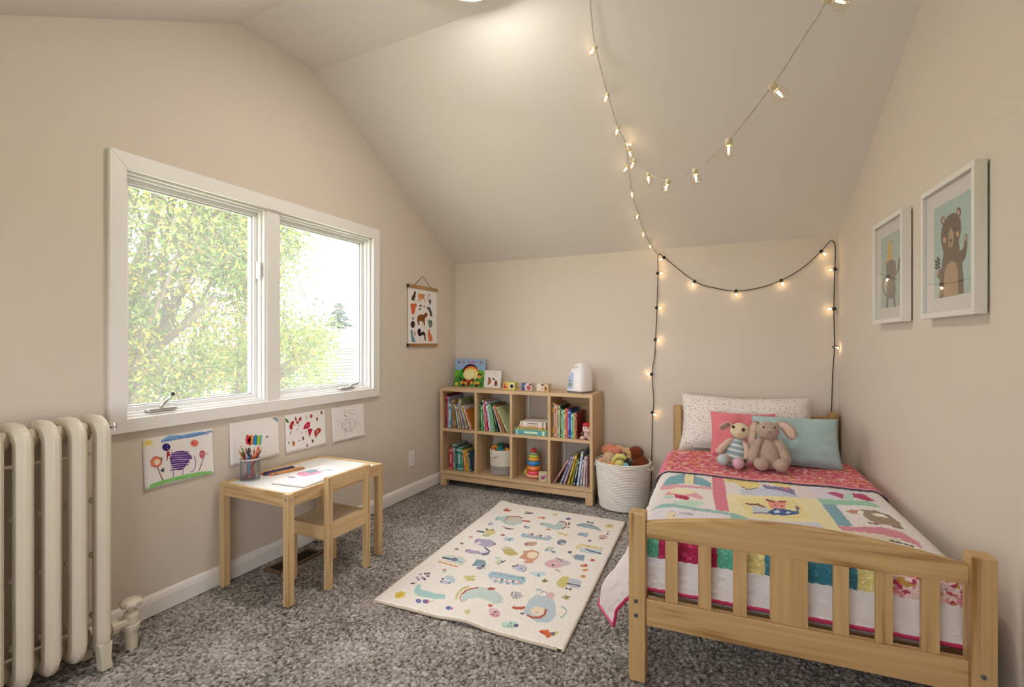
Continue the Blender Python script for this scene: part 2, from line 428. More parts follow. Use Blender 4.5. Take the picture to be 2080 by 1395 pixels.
# printed and drawn designs: colour:x,y,... in the own plane of each sheet
ART = {
    'rug': 'be5a46:86,1325,96,1386,117,1351,145,1359,136,1319,107,1311;55586a:306,1365,306,1360,302,1353,296,1346,286,1339,275,1334,265,1332,255,1330,248,1332,245,1336,245,1342,248,1349,256,1356,265,1363,275,1368,286,1371,295,1372,302,1370;d6c684:271,1380,271,1372,268,1364,262,1359,255,1358,248,1361,243,1368,242,1376,245,1384,252,1389,259,1390,265,1387;d6c684:474,1412,474,1401,469,1391,461,1384,451,1381,441,1385,436,1394,436,1405,440,1416,448,1422,458,1425,468,1421;b4ccc8:125,1139,115,1202,155,1249,231,1257,287,1216,296,1155,260,1093,200,1097,152,1139;8fbcb4:111,1133,98,1194,120,1211,117,1176,129,1124;cfc9be:275,1210,278,1193,276,1174,269,1158,257,1145,241,1137,224,1137,208,1142,195,1152,184,1167,181,1186,182,1204,189,1221,202,1234,217,1241,235,1243,252,1237,265,1226;a65e4c:182,1149,172,1200,191,1234,232,1253,274,1235,270,1251,227,1270,184,1250,164,1211,175,1154;e0b890:191,1148,187,1189,202,1220,235,1236,231,1247,197,1231,180,1198,186,1153;be5a46:283,1214,338,1221,342,1198,289,1188;dcb6bc:220,1057,220,1050,219,1044,215,1040,210,1040,204,1042,200,1047,199,1054,200,1060,204,1064,210,1065,215,1062;7a4a50:243,1043,244,1036,242,1030,238,1026,233,1026,227,1029,224,1034,222,1041,223,1047,227,1051,233,1051,238,1048;55586a:260,1039,261,1032,260,1026,256,1022,251,1022,245,1025,241,1030,240,1037,242,1043,245,1047,251,1047,256,1044;8a5a60:275,1041,276,1034,275,1028,271,1024,266,1024,260,1027,256,1032,255,1039,257,1045,260,1049,266,1049,271,1046;aeb0ba:287,1051,289,1045,287,1039,283,1035,277,1034,272,1037,269,1043,267,1049,269,1055,273,1059,279,1060,283,1057;8a889e:351,1116,353,1105,352,1097,348,1092,343,1093,336,1098,332,1107,329,1117,330,1126,334,1130,340,1130,346,1125;a8b4c0:376,1112,378,1102,376,1092,369,1085,361,1085,354,1090,347,1099,346,1111,348,1121,354,1127,362,1127,370,1122;a0a8bc:122,1053,125,1043,123,1034,119,1029,113,1029,105,1034,100,1043,97,1053,97,1061,102,1067,108,1067,116,1062;c8ccd4:138,1055,141,1047,140,1040,136,1035,130,1035,125,1039,119,1046,116,1055,117,1063,121,1068,127,1068,133,1063;7a86a0:116,1076,118,1070,118,1065,116,1063,113,1063,109,1066,106,1071,105,1077,105,1082,106,1084,109,1084,113,1081;e2b49c:402,1316,402,1304,397,1293,387,1285,375,1283,365,1287,358,1296,358,1308,363,1320,373,1327,385,1329,395,1325;c97a62:413,1311,414,1301,412,1292,406,1286,398,1285,392,1289,386,1298,385,1308,387,1317,393,1323,400,1324,408,1320;c87858:508,1136,509,1129,504,1122,497,1117,489,1115,481,1117,478,1122,477,1129,481,1136,489,1142,498,1144,505,1142;b4ccc8:411,1194,433,1233,471,1233,512,1220,515,1299,542,1316,578,1277,588,1213,558,1155,499,1146,446,1170;8f9aa0:437,1206,437,1198,435,1190,428,1185,421,1184,416,1187,411,1194,410,1203,413,1211,418,1216,425,1217,432,1213;a65e4c:523,1284,553,1288,574,1260,580,1222,567,1179,575,1165,589,1212,580,1267,551,1306,519,1303;ecdfc8:532,1265,556,1266,569,1247,571,1210,577,1205,574,1249,554,1279,529,1279;55586a:595,1284,598,1271,598,1260,596,1255,592,1257,586,1265,582,1279,579,1293,579,1304,581,1309,586,1307,590,1298;55586a:608,1223,609,1217,607,1212,604,1209,600,1209,597,1212,595,1217,594,1222,595,1228,599,1231,603,1231,606,1228;465074:575,1375,575,1364,571,1355,564,1348,555,1347,546,1350,542,1359,542,1369,545,1379,553,1387,562,1388,570,1384;9db6bc:635,1286,662,1330,712,1342,772,1312,811,1252,765,1264,696,1265,651,1268;6a7c8c:640,1276,700,1318,756,1305,804,1257,805,1265,756,1314,699,1327,637,1285;55586a:709,1373,709,1366,706,1359,701,1354,695,1353,689,1357,687,1362,686,1371,689,1378,695,1382,701,1383,706,1380;55586a:735,1371,734,1363,732,1355,727,1350,721,1350,715,1353,712,1359,712,1367,715,1374,720,1378,726,1379,732,1377;d6c684:865,1376,865,1365,863,1353,857,1343,850,1335,841,1331,832,1330,824,1334,817,1342,814,1352,814,1364,816,1376,821,1387,829,1395,837,1399,847,1399,855,1395,861,1388;8a6a4a:846,1368,846,1363,845,1359,843,1356,840,1357,838,1359,836,1363,836,1368,837,1372,839,1375,842,1375,844,1372;e6bea0:862,1277,861,1268,858,1261,852,1256,846,1255,840,1259,836,1265,837,1274,840,1281,846,1286,852,1287,858,1284;d8b4b0:863,1173,864,1160,862,1147,856,1136,849,1128,841,1124,832,1124,823,1129,817,1137,812,1149,811,1162,813,1176,818,1188,826,1196,835,1200,844,1200,852,1194,859,1185;9a7a80:844,1142,844,1136,841,1130,837,1126,832,1125,828,1128,826,1133,826,1141,828,1147,832,1150,836,1151,841,1148;c89a94:852,1191,853,1184,851,1178,848,1175,844,1175,840,1178,837,1184,837,1191,839,1196,842,1200,847,1200,850,1197;5a6c98:861,1230,862,1222,860,1216,856,1212,852,1212,849,1216,846,1223,845,1231,848,1238,851,1241,855,1241,859,1237;8a78a0:786,1077,787,1069,784,1061,779,1057,774,1057,768,1061,766,1068,765,1076,767,1084,772,1088,778,1088,782,1084;4a5668:89,899,140,906,130,928,80,920;d6c684:198,951,203,935,203,920,199,907,192,898,182,893,169,893,157,899,146,909,137,923,132,937,131,952,135,966,143,976,153,981,166,980,178,975,190,965;b0bc98:188,889,190,881,189,874,185,867,179,861,171,857,163,855,154,857,147,862,143,868,141,875,141,883,146,891,152,897,159,900,168,901,176,899,184,895;55586a:140,968,142,962,141,956,136,952,131,952,126,954,122,960,120,966,122,972,125,976,131,977,137,974;55586a:176,981,176,975,175,970,171,967,166,966,160,967,157,971,156,977,158,982,162,985,167,986,172,984;cf9aa0:104,817,106,809,105,802,100,798,93,796,86,799,80,806,78,814,80,821,84,826,91,826,99,823;807c50:97,713,98,707,96,701,91,696,85,695,78,698,73,703,72,709,73,715,78,720,85,721,92,718;b87c68:107,634,109,627,107,620,101,616,94,615,87,617,82,623,80,630,82,636,88,641,95,642,102,640;a06a54:273,933,275,925,273,917,266,912,258,911,252,914,246,921,244,929,247,937,253,942,261,943,268,940;a5bac8:363,960,365,1013,418,1014,533,1039,559,1007,549,965,467,953,391,947;f0e6e0:395,1020,397,1010,397,1002,393,998,388,999,383,1004,378,1012,376,1021,376,1029,379,1034,385,1033,391,1028;e6c4bc:413,1019,416,1010,415,1002,412,998,407,998,402,1003,397,1011,395,1021,396,1029,399,1033,404,1033,410,1027;8a6a78:432,1019,435,1010,434,1002,431,997,426,998,420,1003,416,1011,413,1020,415,1028,418,1032,423,1032,429,1027;f0e6e0:451,1019,454,1010,452,1002,449,998,444,998,439,1003,435,1011,432,1020,434,1028,437,1033,442,1032,448,1027;e6c4bc:470,1018,471,1009,471,1001,468,997,463,998,457,1003,454,1011,451,1020,453,1028,456,1032,461,1032,465,1027;8a6a78:489,1018,490,1009,490,1001,486,997,481,997,476,1002,472,1010,470,1020,470,1027,474,1032,480,1031,484,1026;f0e6e0:507,1017,508,1008,508,1000,505,996,500,997,494,1002,490,1010,489,1019,489,1027,493,1031,497,1031,503,1026;e6c4bc:526,1018,527,1009,526,1001,522,997,517,997,513,1001,508,1009,507,1018,508,1026,511,1031,516,1031,521,1026;b8d0dc:323,897,325,885,322,873,313,866,302,865,292,868,284,878,282,890,286,902,294,909,305,911,316,906;b8d0dc:350,898,352,884,350,872,342,865,332,864,322,870,314,882,311,896,314,907,321,916,332,916,343,910;5a7088:306,853,320,881,335,910,332,915,318,886,303,858;5a7088:332,873,334,866,334,861,332,858,329,858,325,862,322,868,320,875,320,880,321,883,325,883,329,879;dccb90:600,1110,600,1099,596,1090,589,1084,580,1081,571,1085,566,1093,566,1103,569,1113,578,1120,587,1122,594,1118;dccb90:635,1103,636,1093,631,1084,624,1078,615,1076,607,1080,603,1088,602,1098,606,1108,614,1114,623,1115,631,1111;a8bcc8:724,1159,725,1144,719,1130,710,1121,699,1119,688,1126,682,1139,681,1155,686,1169,696,1179,707,1180,717,1173;a8bcc8:752,1150,753,1134,748,1121,740,1113,729,1112,720,1119,713,1132,712,1147,717,1161,726,1169,737,1170,747,1163;55586a:691,1121,717,1144,740,1192,738,1198,715,1150,688,1127;b0a6c0:148,746,133,794,145,814,227,830,270,798,272,761,256,730,205,727,170,735;e4dde6:188,759,190,750,188,743,183,737,174,736,166,739,159,746,157,756,159,764,166,770,174,771,182,767;465074:154,782,156,777,156,773,154,771,151,771,148,774,145,778,144,782,144,786,146,789,148,788,152,786;b0a6c0:149,618,161,657,222,656,265,675,297,656,273,623,239,623,194,610;465074:230,714,282,674,282,652,259,634,268,618,293,638,285,685,228,730;465074:160,643,162,639,161,635,158,632,155,632,151,634,148,637,146,641,148,645,150,648,154,648,158,646;e8e0e8:265,675,267,665,264,655,256,648,245,646,236,650,229,659,227,669,230,679,238,686,248,688,258,684;8a6a70:277,785,279,778,278,772,274,769,269,768,264,771,261,777,259,783,259,789,264,793,269,793,273,790;c4a090:426,854,439,897,488,916,503,888,486,852,452,832;8c6a60:451,865,452,857,451,851,448,847,443,847,438,851,433,857,432,865,433,871,437,875,442,875,447,872;8a8c98:655,987,657,973,657,959,652,947,644,938,636,934,626,935,617,940,608,949,602,962,600,977,601,993,605,1005,612,1014,621,1018,632,1017,641,1011,650,1001;b8c4d0:654,966,655,956,653,948,647,942,640,942,633,946,628,954,627,964,630,973,636,979,644,979,650,975;55586a:620,961,620,954,620,948,617,945,613,944,609,948,607,954,606,961,606,968,609,971,613,971,617,967;55586a:649,999,649,993,647,988,644,985,640,985,636,987,634,993,633,999,634,1004,638,1007,642,1007,646,1004;c9b878:343,730,352,764,394,764,431,733,453,711,415,673,376,685;6a6450:322,759,355,715,356,719,324,763;6a6450:332,762,367,778,397,757,396,762,366,783,330,767;8f854c:382,712,410,705,429,720,427,724,408,710,381,717;cf9a80:470,673,472,733,457,764,477,773,503,804,549,788,566,721,556,659,510,667;efe2c4:553,752,556,737,555,722,552,710,544,702,535,697,524,698,513,703,505,713,498,726,495,740,494,755,499,767,507,776,516,780,527,780,537,774,547,765;cf9a80:508,640,523,683,559,672,561,644,528,629;b9c49a:598,873,599,864,595,856,589,851,582,850,574,853,570,860,569,868,573,877,579,882,587,883,594,880;a8c0cc:591,842,592,831,591,821,584,816,577,815,571,821,565,830,564,841,566,851,572,856,578,856,586,851;55586a:571,843,602,827,608,886,604,890,598,833,570,849;8898a8:632,836,633,828,630,821,624,817,617,815,611,818,608,824,607,832,610,839,616,843,623,844,628,842;55586a:634,826,633,822,632,818,630,815,627,815,624,817,622,821,622,826,623,830,625,832,628,832,631,830;e4d2a4:721,967,735,1008,870,1007,872,978,754,962,744,917,729,921;c0d2dc:742,947,869,973,880,920,832,897,763,897;3c5070:783,938,809,926,841,921,876,918,875,932,839,935,808,942,781,952;c88a58:793,995,792,991,791,987,788,985,785,984,782,986,781,989,781,993,783,997,785,999,788,1000,791,998;c88a58:831,995,832,991,830,987,828,985,825,984,822,986,820,989,820,993,822,997,825,999,828,1000,831,998;c88a58:871,994,871,990,870,986,867,984,864,984,862,985,860,989,860,992,861,996,864,998,867,999,869,997;8fa8b8:728,824,744,850,798,866,809,789,775,791,748,805;50708c:750,848,757,793,761,792,754,847;50708c:761,853,769,798,772,798,764,853;50708c:773,859,782,804,785,804,776,859;50708c:784,864,794,809,797,809,787,864;55586a:720,871,720,862,718,854,713,849,707,848,702,853,697,861,697,870,699,878,704,883,710,883,716,879;d0b6b0:752,829,753,822,750,816,746,812,741,812,736,815,733,821,733,828,734,834,740,838,745,839,749,835;b86c60:864,827,864,819,861,810,854,805,847,804,842,808,838,815,837,824,841,832,847,837,854,838,861,835;d09074:834,743,834,734,829,725,822,719,814,718,807,721,803,729,802,738,807,747,814,753,823,754,830,751;c05c48:840,749,841,739,840,730,836,726,832,727,828,733,824,742,823,752,823,761,828,766,831,765,836,759;d89a60:857,697,856,690,852,682,844,676,835,674,828,676,824,681,825,689,829,697,837,703,846,705,853,703;d89a60:862,626,863,617,858,610,852,604,845,603,838,606,835,613,835,622,838,630,845,635,852,636,858,633;a07040:856,620,856,616,853,613,850,611,847,611,844,612,843,614,843,617,845,620,848,622,851,623,854,622;dcb2ba:617,670,629,717,658,745,699,737,725,706,714,663,677,637,642,642;c8bec6:653,761,698,767,756,738,739,704,723,680,690,716;6a6470:654,756,682,752,704,727,704,735,682,761,652,766;3c3846:675,674,676,669,674,664,671,661,667,661,663,663,661,668,660,674,662,679,665,682,669,682,673,679;c9d6d8:68,511,79,538,184,549,217,516,218,471,131,478;e6c890:91,474,136,468,219,463,218,516,173,553,91,547,94,541,176,548,215,516,215,468,134,474,88,479;444e5c:76,492,121,494,154,495,146,512,112,511,67,509;6a6f98:165,515,167,505,166,496,159,491,150,489,140,493,132,501,130,511,131,520,139,527,148,528,158,524;5a6470:157,503,202,489,201,495,156,509;e8b890:79,441,119,439,165,431,209,433,201,450,157,449,111,457,71,460;b87848:97,450,99,447,98,445,96,443,94,443,91,444,88,446,87,449,88,452,90,454,93,454,96,453;b87848:131,448,132,445,132,443,130,441,127,440,124,442,122,444,121,447,121,450,123,452,126,452,129,451;b87848:164,446,165,443,165,441,163,439,160,438,157,440,155,442,154,445,154,448,156,450,159,450,162,449;b87848:197,444,198,441,197,438,194,437,192,436,190,438,188,440,187,443,187,446,189,447,192,448,194,447;8fa6b4:270,483,259,562,309,566,340,520,313,499,291,486;5a7890:262,556,281,495,285,494,266,555;5a7890:276,558,296,501,299,501,279,558;5a7890:289,561,310,507,313,507,293,561;5a7890:303,563,325,514,328,514,306,564;3c4450:274,482,275,513,270,517,269,486;8a84a0:333,484,335,475,333,467,327,461,319,460,311,464,305,471,303,480,305,488,312,494,320,495,327,491;4c4c60:336,507,337,501,336,495,332,492,326,491,321,493,318,498,316,504,317,510,322,514,327,514,332,512;c8bcb0:349,491,351,485,351,480,347,477,343,477,338,479,334,484,332,490,334,495,337,499,341,499,346,496;c4d8d4:375,629,376,622,372,615,365,610,357,609,350,610,345,615,345,622,348,629,354,634,362,636,370,634;cfdcc8:409,591,411,583,410,574,406,566,400,560,393,557,384,556,376,558,368,563,364,571,361,579,363,588,366,596,372,602,380,606,389,607,397,604,404,599;38404a:393,549,402,584,416,607,411,615,397,591,389,555;38404a:388,609,413,580,413,586,389,615;c8cc90:396,575,397,569,396,563,393,560,389,560,384,563,380,568,379,574,380,580,383,583,387,583,392,580;c6c4d4:478,550,489,589,519,614,550,588,557,548,536,529,506,538;6a4c50:475,557,500,592,495,603,468,567;5a5668:545,590,554,559,542,539,546,533,557,555,548,590;8a88a4:531,566,533,561,532,558,529,555,526,555,523,557,521,561,520,566,521,570,523,572,526,572,529,570;b0b0b4:711,633,711,627,709,622,705,619,700,618,695,620,693,624,693,630,695,635,698,639,703,639,708,637;b8b8bc:727,624,728,619,726,614,722,610,717,610,713,612,710,616,709,622,712,627,716,630,721,631,726,629;c98e6a:171,383,173,377,171,373,166,369,159,367,153,369,148,374,147,379,149,384,154,388,161,389,167,388;bcd0d8:181,366,182,362,180,357,175,354,169,352,163,353,159,356,158,360,160,365,166,369,173,370,178,369;a9c2d2:391,430,396,472,450,480,579,485,597,443,590,408,539,376,471,365,417,395;f2e6e0:444,403,447,396,445,390,443,386,438,386,434,390,430,397,427,404,428,410,431,414,435,414,441,410;e0b8b0:459,406,461,398,461,392,457,389,453,389,449,392,444,399,442,406,443,412,445,416,450,416,455,412;f4ece6:473,408,476,400,475,394,473,391,468,391,463,395,459,401,456,408,457,415,460,418,465,418,470,414;8a7890:489,410,490,403,490,396,487,393,483,393,478,397,473,403,472,410,472,417,475,420,479,420,484,416;f2e6e0:503,412,504,405,504,399,501,395,497,395,492,399,488,405,486,413,486,419,489,422,494,422,499,418;e0b8b0:517,414,519,407,518,401,516,397,511,397,506,401,502,407,501,415,501,421,504,425,508,424,513,421;f4ece6:532,416,533,409,533,403,530,399,526,400,521,403,516,410,515,417,515,423,518,427,523,427,528,423;8a7890:546,418,547,411,547,405,544,402,540,402,535,405,532,412,529,419,530,425,533,429,537,429,542,425;f2e6e0:560,421,562,413,561,407,558,404,554,404,549,408,546,414,544,421,544,427,548,431,552,431,556,427;e0b8b0:574,423,577,415,575,409,572,406,568,406,563,410,560,416,558,423,559,430,562,433,567,433,570,429;9aa6c0:464,374,465,368,464,364,462,361,458,361,454,364,451,368,451,373,451,378,453,381,457,381,461,378;f0e4de:480,377,481,371,480,367,478,364,475,364,471,367,467,371,467,376,467,381,469,384,473,384,477,381;9aa6c0:496,380,498,374,496,370,494,367,491,367,487,370,484,374,483,379,483,384,486,387,489,387,493,384;f0e4de:512,383,514,377,512,373,510,370,506,370,503,373,500,377,499,382,499,387,502,390,505,390,509,387;9aa6c0:528,386,530,380,529,376,526,373,522,373,520,376,516,380,515,385,515,390,519,393,522,393,525,390;f0e4de:544,389,546,383,545,379,543,376,539,376,535,379,532,383,531,388,532,393,535,396,538,396,542,393;5a7c98:573,474,575,470,573,467,572,465,569,465,566,467,565,470,564,475,564,478,566,480,568,480,571,478;7c98ae:401,452,459,458,583,464,582,469,457,463,399,457;c6d8e2:624,552,625,546,623,540,619,535,614,530,607,527,601,526,594,527,589,530,586,534,585,540,587,546,591,552,596,556,603,559,609,561,616,559,621,556;c6d8e2:664,565,664,558,663,551,659,544,654,539,648,536,641,536,634,538,629,542,626,548,624,555,625,562,629,569,635,574,641,577,648,577,655,575,660,571;c6d8e2:647,539,649,529,645,519,638,513,629,512,620,516,614,524,614,534,618,544,625,550,634,552,642,547;465a78:630,558,625,533,644,510,644,536,632,533,635,526,643,532,642,517,629,533,634,553;8c8c58:663,485,672,501,674,517,687,504,701,499,694,484,682,470,675,479;5a5438:688,493,687,490,686,487,684,485,682,484,679,486,677,489,677,492,678,496,680,498,683,498,686,496;b6a6bc:82,254,85,248,84,243,81,239,76,239,71,241,67,246,64,252,64,257,67,260,72,261,78,258;b6a6bc:79,290,81,284,80,279,77,276,72,275,67,278,63,283,60,289,60,294,64,298,69,298,74,295;9a90b0:108,265,109,259,109,254,106,251,101,250,96,253,91,258,89,263,89,269,92,272,97,272,103,270;6a5a80:98,306,101,301,100,296,97,292,92,292,86,295,82,300,79,306,79,311,82,314,89,314,93,311;6a5a80:123,290,126,285,125,279,122,276,117,276,111,278,107,283,105,289,105,294,109,298,114,297,118,294;9a90b0:100,239,103,233,101,228,98,225,94,225,88,227,84,232,82,237,82,243,86,246,91,246,95,244;6a5a80:124,257,127,252,126,247,122,243,118,243,112,245,108,250,106,256,106,261,110,264,115,265,119,262;6a5a80:112,315,113,309,113,304,110,300,105,301,100,304,95,308,93,314,93,319,96,322,101,323,107,320;6a4a44:97,197,97,193,95,189,90,186,84,184,78,185,75,187,73,191,77,196,81,199,87,201,93,200;6a4a44:94,198,98,208,96,211,91,201;bcd0d8:246,326,249,319,248,312,245,305,239,300,230,296,222,295,213,297,207,301,201,307,198,314,200,322,203,329,209,334,217,338,226,339,234,336,241,332;bcd0d8:267,306,271,294,270,282,263,275,253,275,241,280,233,291,228,304,229,315,236,323,247,322,259,316;c4c8d8:253,278,255,273,253,267,248,261,241,256,233,252,224,250,216,250,209,252,205,256,203,262,205,268,210,274,217,279,226,283,235,285,243,285,250,283;465074:208,295,210,290,209,286,206,283,202,283,197,284,194,288,192,293,193,297,196,300,201,300,205,299;6a5a80:212,270,214,265,213,261,211,259,207,259,203,261,200,264,199,269,199,273,201,275,205,275,209,273;8a90ac:258,273,260,269,259,265,255,262,251,261,246,263,244,267,242,271,243,275,246,278,250,279,255,277;d2c684:322,368,323,361,320,353,312,347,302,345,293,347,288,352,286,360,289,368,298,374,307,376,317,374;d2c684:344,383,345,376,340,370,333,364,324,362,316,364,311,368,311,375,314,382,322,387,331,389,338,388;d2c684:356,353,356,348,354,342,350,337,343,332,336,328,328,327,320,327,314,329,310,333,310,338,311,344,315,350,323,354,330,358,338,360,346,359,352,357;8a8450:311,367,330,347,352,349,351,354,329,352,313,370;cfc47c:739,505,746,553,758,582,783,582,803,549,805,506,787,462,759,464;c2c4d4:787,572,824,576,854,565,862,493,822,482,796,502;3a3c48:792,509,813,510,837,510,860,512,859,522,836,520,812,521,790,519;55586a:810,469,810,464,809,459,805,456,801,455,798,457,796,462,795,467,797,471,800,474,804,475,807,473;55586a:830,469,830,464,828,459,823,456,819,455,816,457,813,461,813,467,815,471,819,474,823,475,827,473;dcc04c:70,63,62,86,70,99,82,114,89,101,106,105,110,84,126,76,114,63,108,47,85,47;8a7430:89,62,96,78,107,78,105,82,93,82,85,65;a8cccb:135,128,118,168,115,195,129,204,149,161,197,159,247,155,290,166,306,134,269,113,222,107,175,100;4c5a98:215,71,218,62,218,56,213,51,206,51,199,54,192,61,188,70,189,77,193,82,200,82,208,78;8a90c0:208,69,210,65,210,62,208,60,204,59,201,61,197,64,196,68,196,71,199,73,202,74,206,72;5a68a4:249,81,252,73,251,65,246,60,239,59,230,63,224,70,220,78,221,86,226,91,234,92,243,88;b85a80:253,81,256,75,256,70,253,67,249,67,245,70,240,75,237,80,237,85,240,88,244,88,249,86;8a9aa8:257,81,265,97,263,99,255,83;c5d4d2:380,164,362,209,369,259,403,293,465,301,526,275,558,244,570,205,548,180,503,188,445,196,415,170,408,137;c9bd78:360,150,345,189,343,243,363,273,353,287,332,254,334,195,350,151;efe0c8:378,144,359,178,355,229,375,265,367,274,346,236,352,180,372,142;a8503f:402,137,374,163,365,186,366,234,386,264,409,283,403,293,379,274,358,241,358,190,371,158,400,130;b5503f:451,291,459,313,489,311,491,296,467,282;6a7488:607,295,606,294,604,294,601,295,598,298,597,301,596,304,597,305,599,305,602,303,605,301,606,297;8a94a8:602,284,601,285,598,288,596,292,595,297,596,301,596,302,598,301,599,298,601,293,603,289,603,285;525c74:604,302,603,301,600,303,597,306,595,310,593,315,593,318,594,318,597,315,600,312,602,308,604,304;6a7488:614,284,612,286,610,289,608,294,608,298,609,301,610,302,612,301,612,297,614,293,615,288,615,285;8a94a8:591,287,589,289,587,293,586,298,586,303,586,306,587,306,589,305,590,300,591,296,592,291,592,288;525c74:615,313,615,310,613,309,611,308,608,308,606,310,604,312,604,315,605,316,608,317,611,317,613,315;6a7488:609,284,608,281,607,279,605,278,603,277,600,278,599,280,600,283,601,285,603,287,605,287,608,286;8a94a8:586,307,585,309,584,313,585,316,586,319,589,320,590,319,591,317,591,313,591,309,589,307,588,306;525c74:625,295,624,294,622,294,619,296,616,299,615,303,614,305,615,306,618,306,621,304,624,301,625,298;6a7488:594,280,593,279,591,279,588,280,585,283,583,286,582,290,583,291,585,290,589,288,592,286,594,283;8a94a8:598,320,597,324,598,326,600,328,603,327,605,326,607,324,607,322,605,319,603,318,601,317,598,318;525c74:620,273,618,273,616,276,613,280,612,284,611,288,612,290,613,289,616,287,618,283,619,278,620,275;6a7488:576,298,575,300,576,304,576,307,578,310,579,311,581,310,582,308,583,304,581,300,580,298,578,297;8a94a8:624,305,623,306,620,308,618,313,616,317,616,321,617,323,618,322,621,320,622,315,624,311,625,307;525c74:599,265,597,266,595,270,594,274,594,279,595,282,596,282,597,281,599,277,600,273,600,268,600,265;6a7488:594,323,594,321,592,320,589,320,586,322,584,325,582,327,583,329,585,330,588,329,591,328,593,325;8a94a8:627,282,626,283,625,287,623,291,623,296,623,299,625,299,626,298,628,294,629,290,630,285,629,283;525c74:575,283,574,285,574,289,575,292,577,294,578,295,580,294,581,291,581,288,581,285,578,282,576,282;6a7488:614,318,612,319,611,322,609,327,607,332,607,335,608,337,609,336,612,333,614,328,615,324,616,320;8a94a8:611,263,610,265,609,268,609,273,609,276,611,278,612,278,614,276,615,272,615,268,614,265,612,263;525c74:576,307,574,309,573,312,572,317,572,321,573,324,574,325,576,323,577,319,578,314,578,310,577,307;6a7488:635,308,635,306,634,304,632,303,629,303,626,305,625,307,625,310,626,311,629,312,631,312,634,310;bccbd4:685,172,678,223,671,295,688,348,728,370,765,357,796,301,825,219,822,178,810,148,764,133,725,157;f2ece6:735,383,736,374,735,366,731,358,726,353,719,349,712,349,704,352,698,357,695,365,693,373,694,382,698,389,703,395,711,398,718,398,724,396,730,390;50505c:705,360,704,383,717,389,730,374,732,380,716,396,700,388,701,363;dcb6bc:770,379,773,369,771,360,768,351,763,345,757,342,749,342,742,346,736,353,732,361,729,371,731,381,733,390,738,396,746,399,754,399,760,395,767,388;a8b4c0:668,394,688,407,702,395,676,383;ecdcc4:768,230,770,217,769,204,765,193,756,184,747,180,736,180,726,184,718,193,711,204,708,218,709,231,713,243,722,251,732,256,743,256,753,251,762,242;8a6a50:742,208,742,205,741,203,740,201,738,201,736,202,735,205,734,207,736,210,737,211,739,211,741,210;b5553f:706,159,739,149,770,164,782,200,775,249,764,250,771,206,762,180,735,165,705,175;be5a46:625,190,622,210,647,212,676,235,677,210,672,196,637,186;50405c:692,172,691,168,690,165,686,162,682,161,679,162,676,165,675,169,678,173,681,176,685,176,689,175;f0e8e0:804,292,833,303,861,269,861,229,850,207,826,213;78a8b0:825,294,848,282,860,258,856,231,846,212,850,205,860,225,865,258,850,290,825,304;b0a878:797,376,811,391,814,410,826,398,847,399,837,377,836,359,818,368;7a6c50:834,389,835,385,833,381,830,379,827,379,824,380,823,383,823,387,824,391,826,393,829,393,832,392;6a78b4:376,72,378,64,378,56,373,52,366,51,358,55,351,62,349,71,349,79,354,84,362,85,369,81;c86a98:387,71,389,67,388,63,386,60,382,60,379,63,376,67,374,72,374,75,376,77,380,77,384,75;4a5494:368,70,368,66,368,63,366,61,362,60,359,62,356,65,356,68,356,72,358,74,362,74,365,73;c8cc98:444,60,454,76,470,85,477,65,480,39,466,41;dca8b4:598,122,600,112,601,102,597,93,591,86,584,83,575,83,566,86,558,93,553,102,549,112,549,122,552,132,558,139,566,142,575,142,584,138,591,132;e4c0c6:569,133,572,123,569,115,563,109,555,108,547,112,541,121,539,130,542,139,547,145,555,145,564,140;c95c44:518,164,533,168,543,163,538,149,531,143;5a3a48:577,125,578,121,576,118,574,116,569,115,567,116,564,119,564,122,565,125,568,127,571,128,575,127;6a4450:576,101,576,98,575,96,573,94,571,94,568,95,566,97,567,100,567,102,569,104,572,104,574,103;b07888:594,104,594,101,594,99,592,97,590,97,587,98,585,100,585,102,585,105,587,106,590,107,592,106;b8d4cc:702,81,703,71,701,61,693,51,684,44,672,39,659,37,648,38,640,43,633,50,632,59,634,70,642,79,651,88,663,93,676,95,687,94,696,89;c8e0d8:666,76,668,70,667,64,665,58,660,54,655,52,649,51,643,53,638,56,636,61,634,67,634,73,638,79,642,83,647,86,653,86,659,84,664,81;6a4a80:704,76,704,70,702,64,697,60,692,60,686,62,683,67,681,73,684,79,689,83,694,83,700,81;4c8a84:666,60,666,57,666,54,664,52,662,52,659,53,657,56,658,59,658,61,660,63,662,63,665,62;4c8a84:670,77,670,75,669,73,668,71,666,71,665,72,663,74,663,77,664,79,665,80,667,80,669,79;4c8a84:681,61,681,58,680,56,678,55,676,55,674,56,673,58,673,60,673,62,675,64,677,64,679,63;d8683c:794,70,799,82,827,98,839,85,851,71,851,48,840,41,829,56,813,61;cfc05c:841,81,857,101,873,103,867,72,854,56;6a5a98:862,83,863,77,861,72,857,69,853,68,848,71,846,76,845,82,846,88,851,91,855,91,859,89;c0402c:815,72,815,69,814,66,812,64,809,63,806,65,804,67,804,71,806,74,808,76,811,76,813,75',
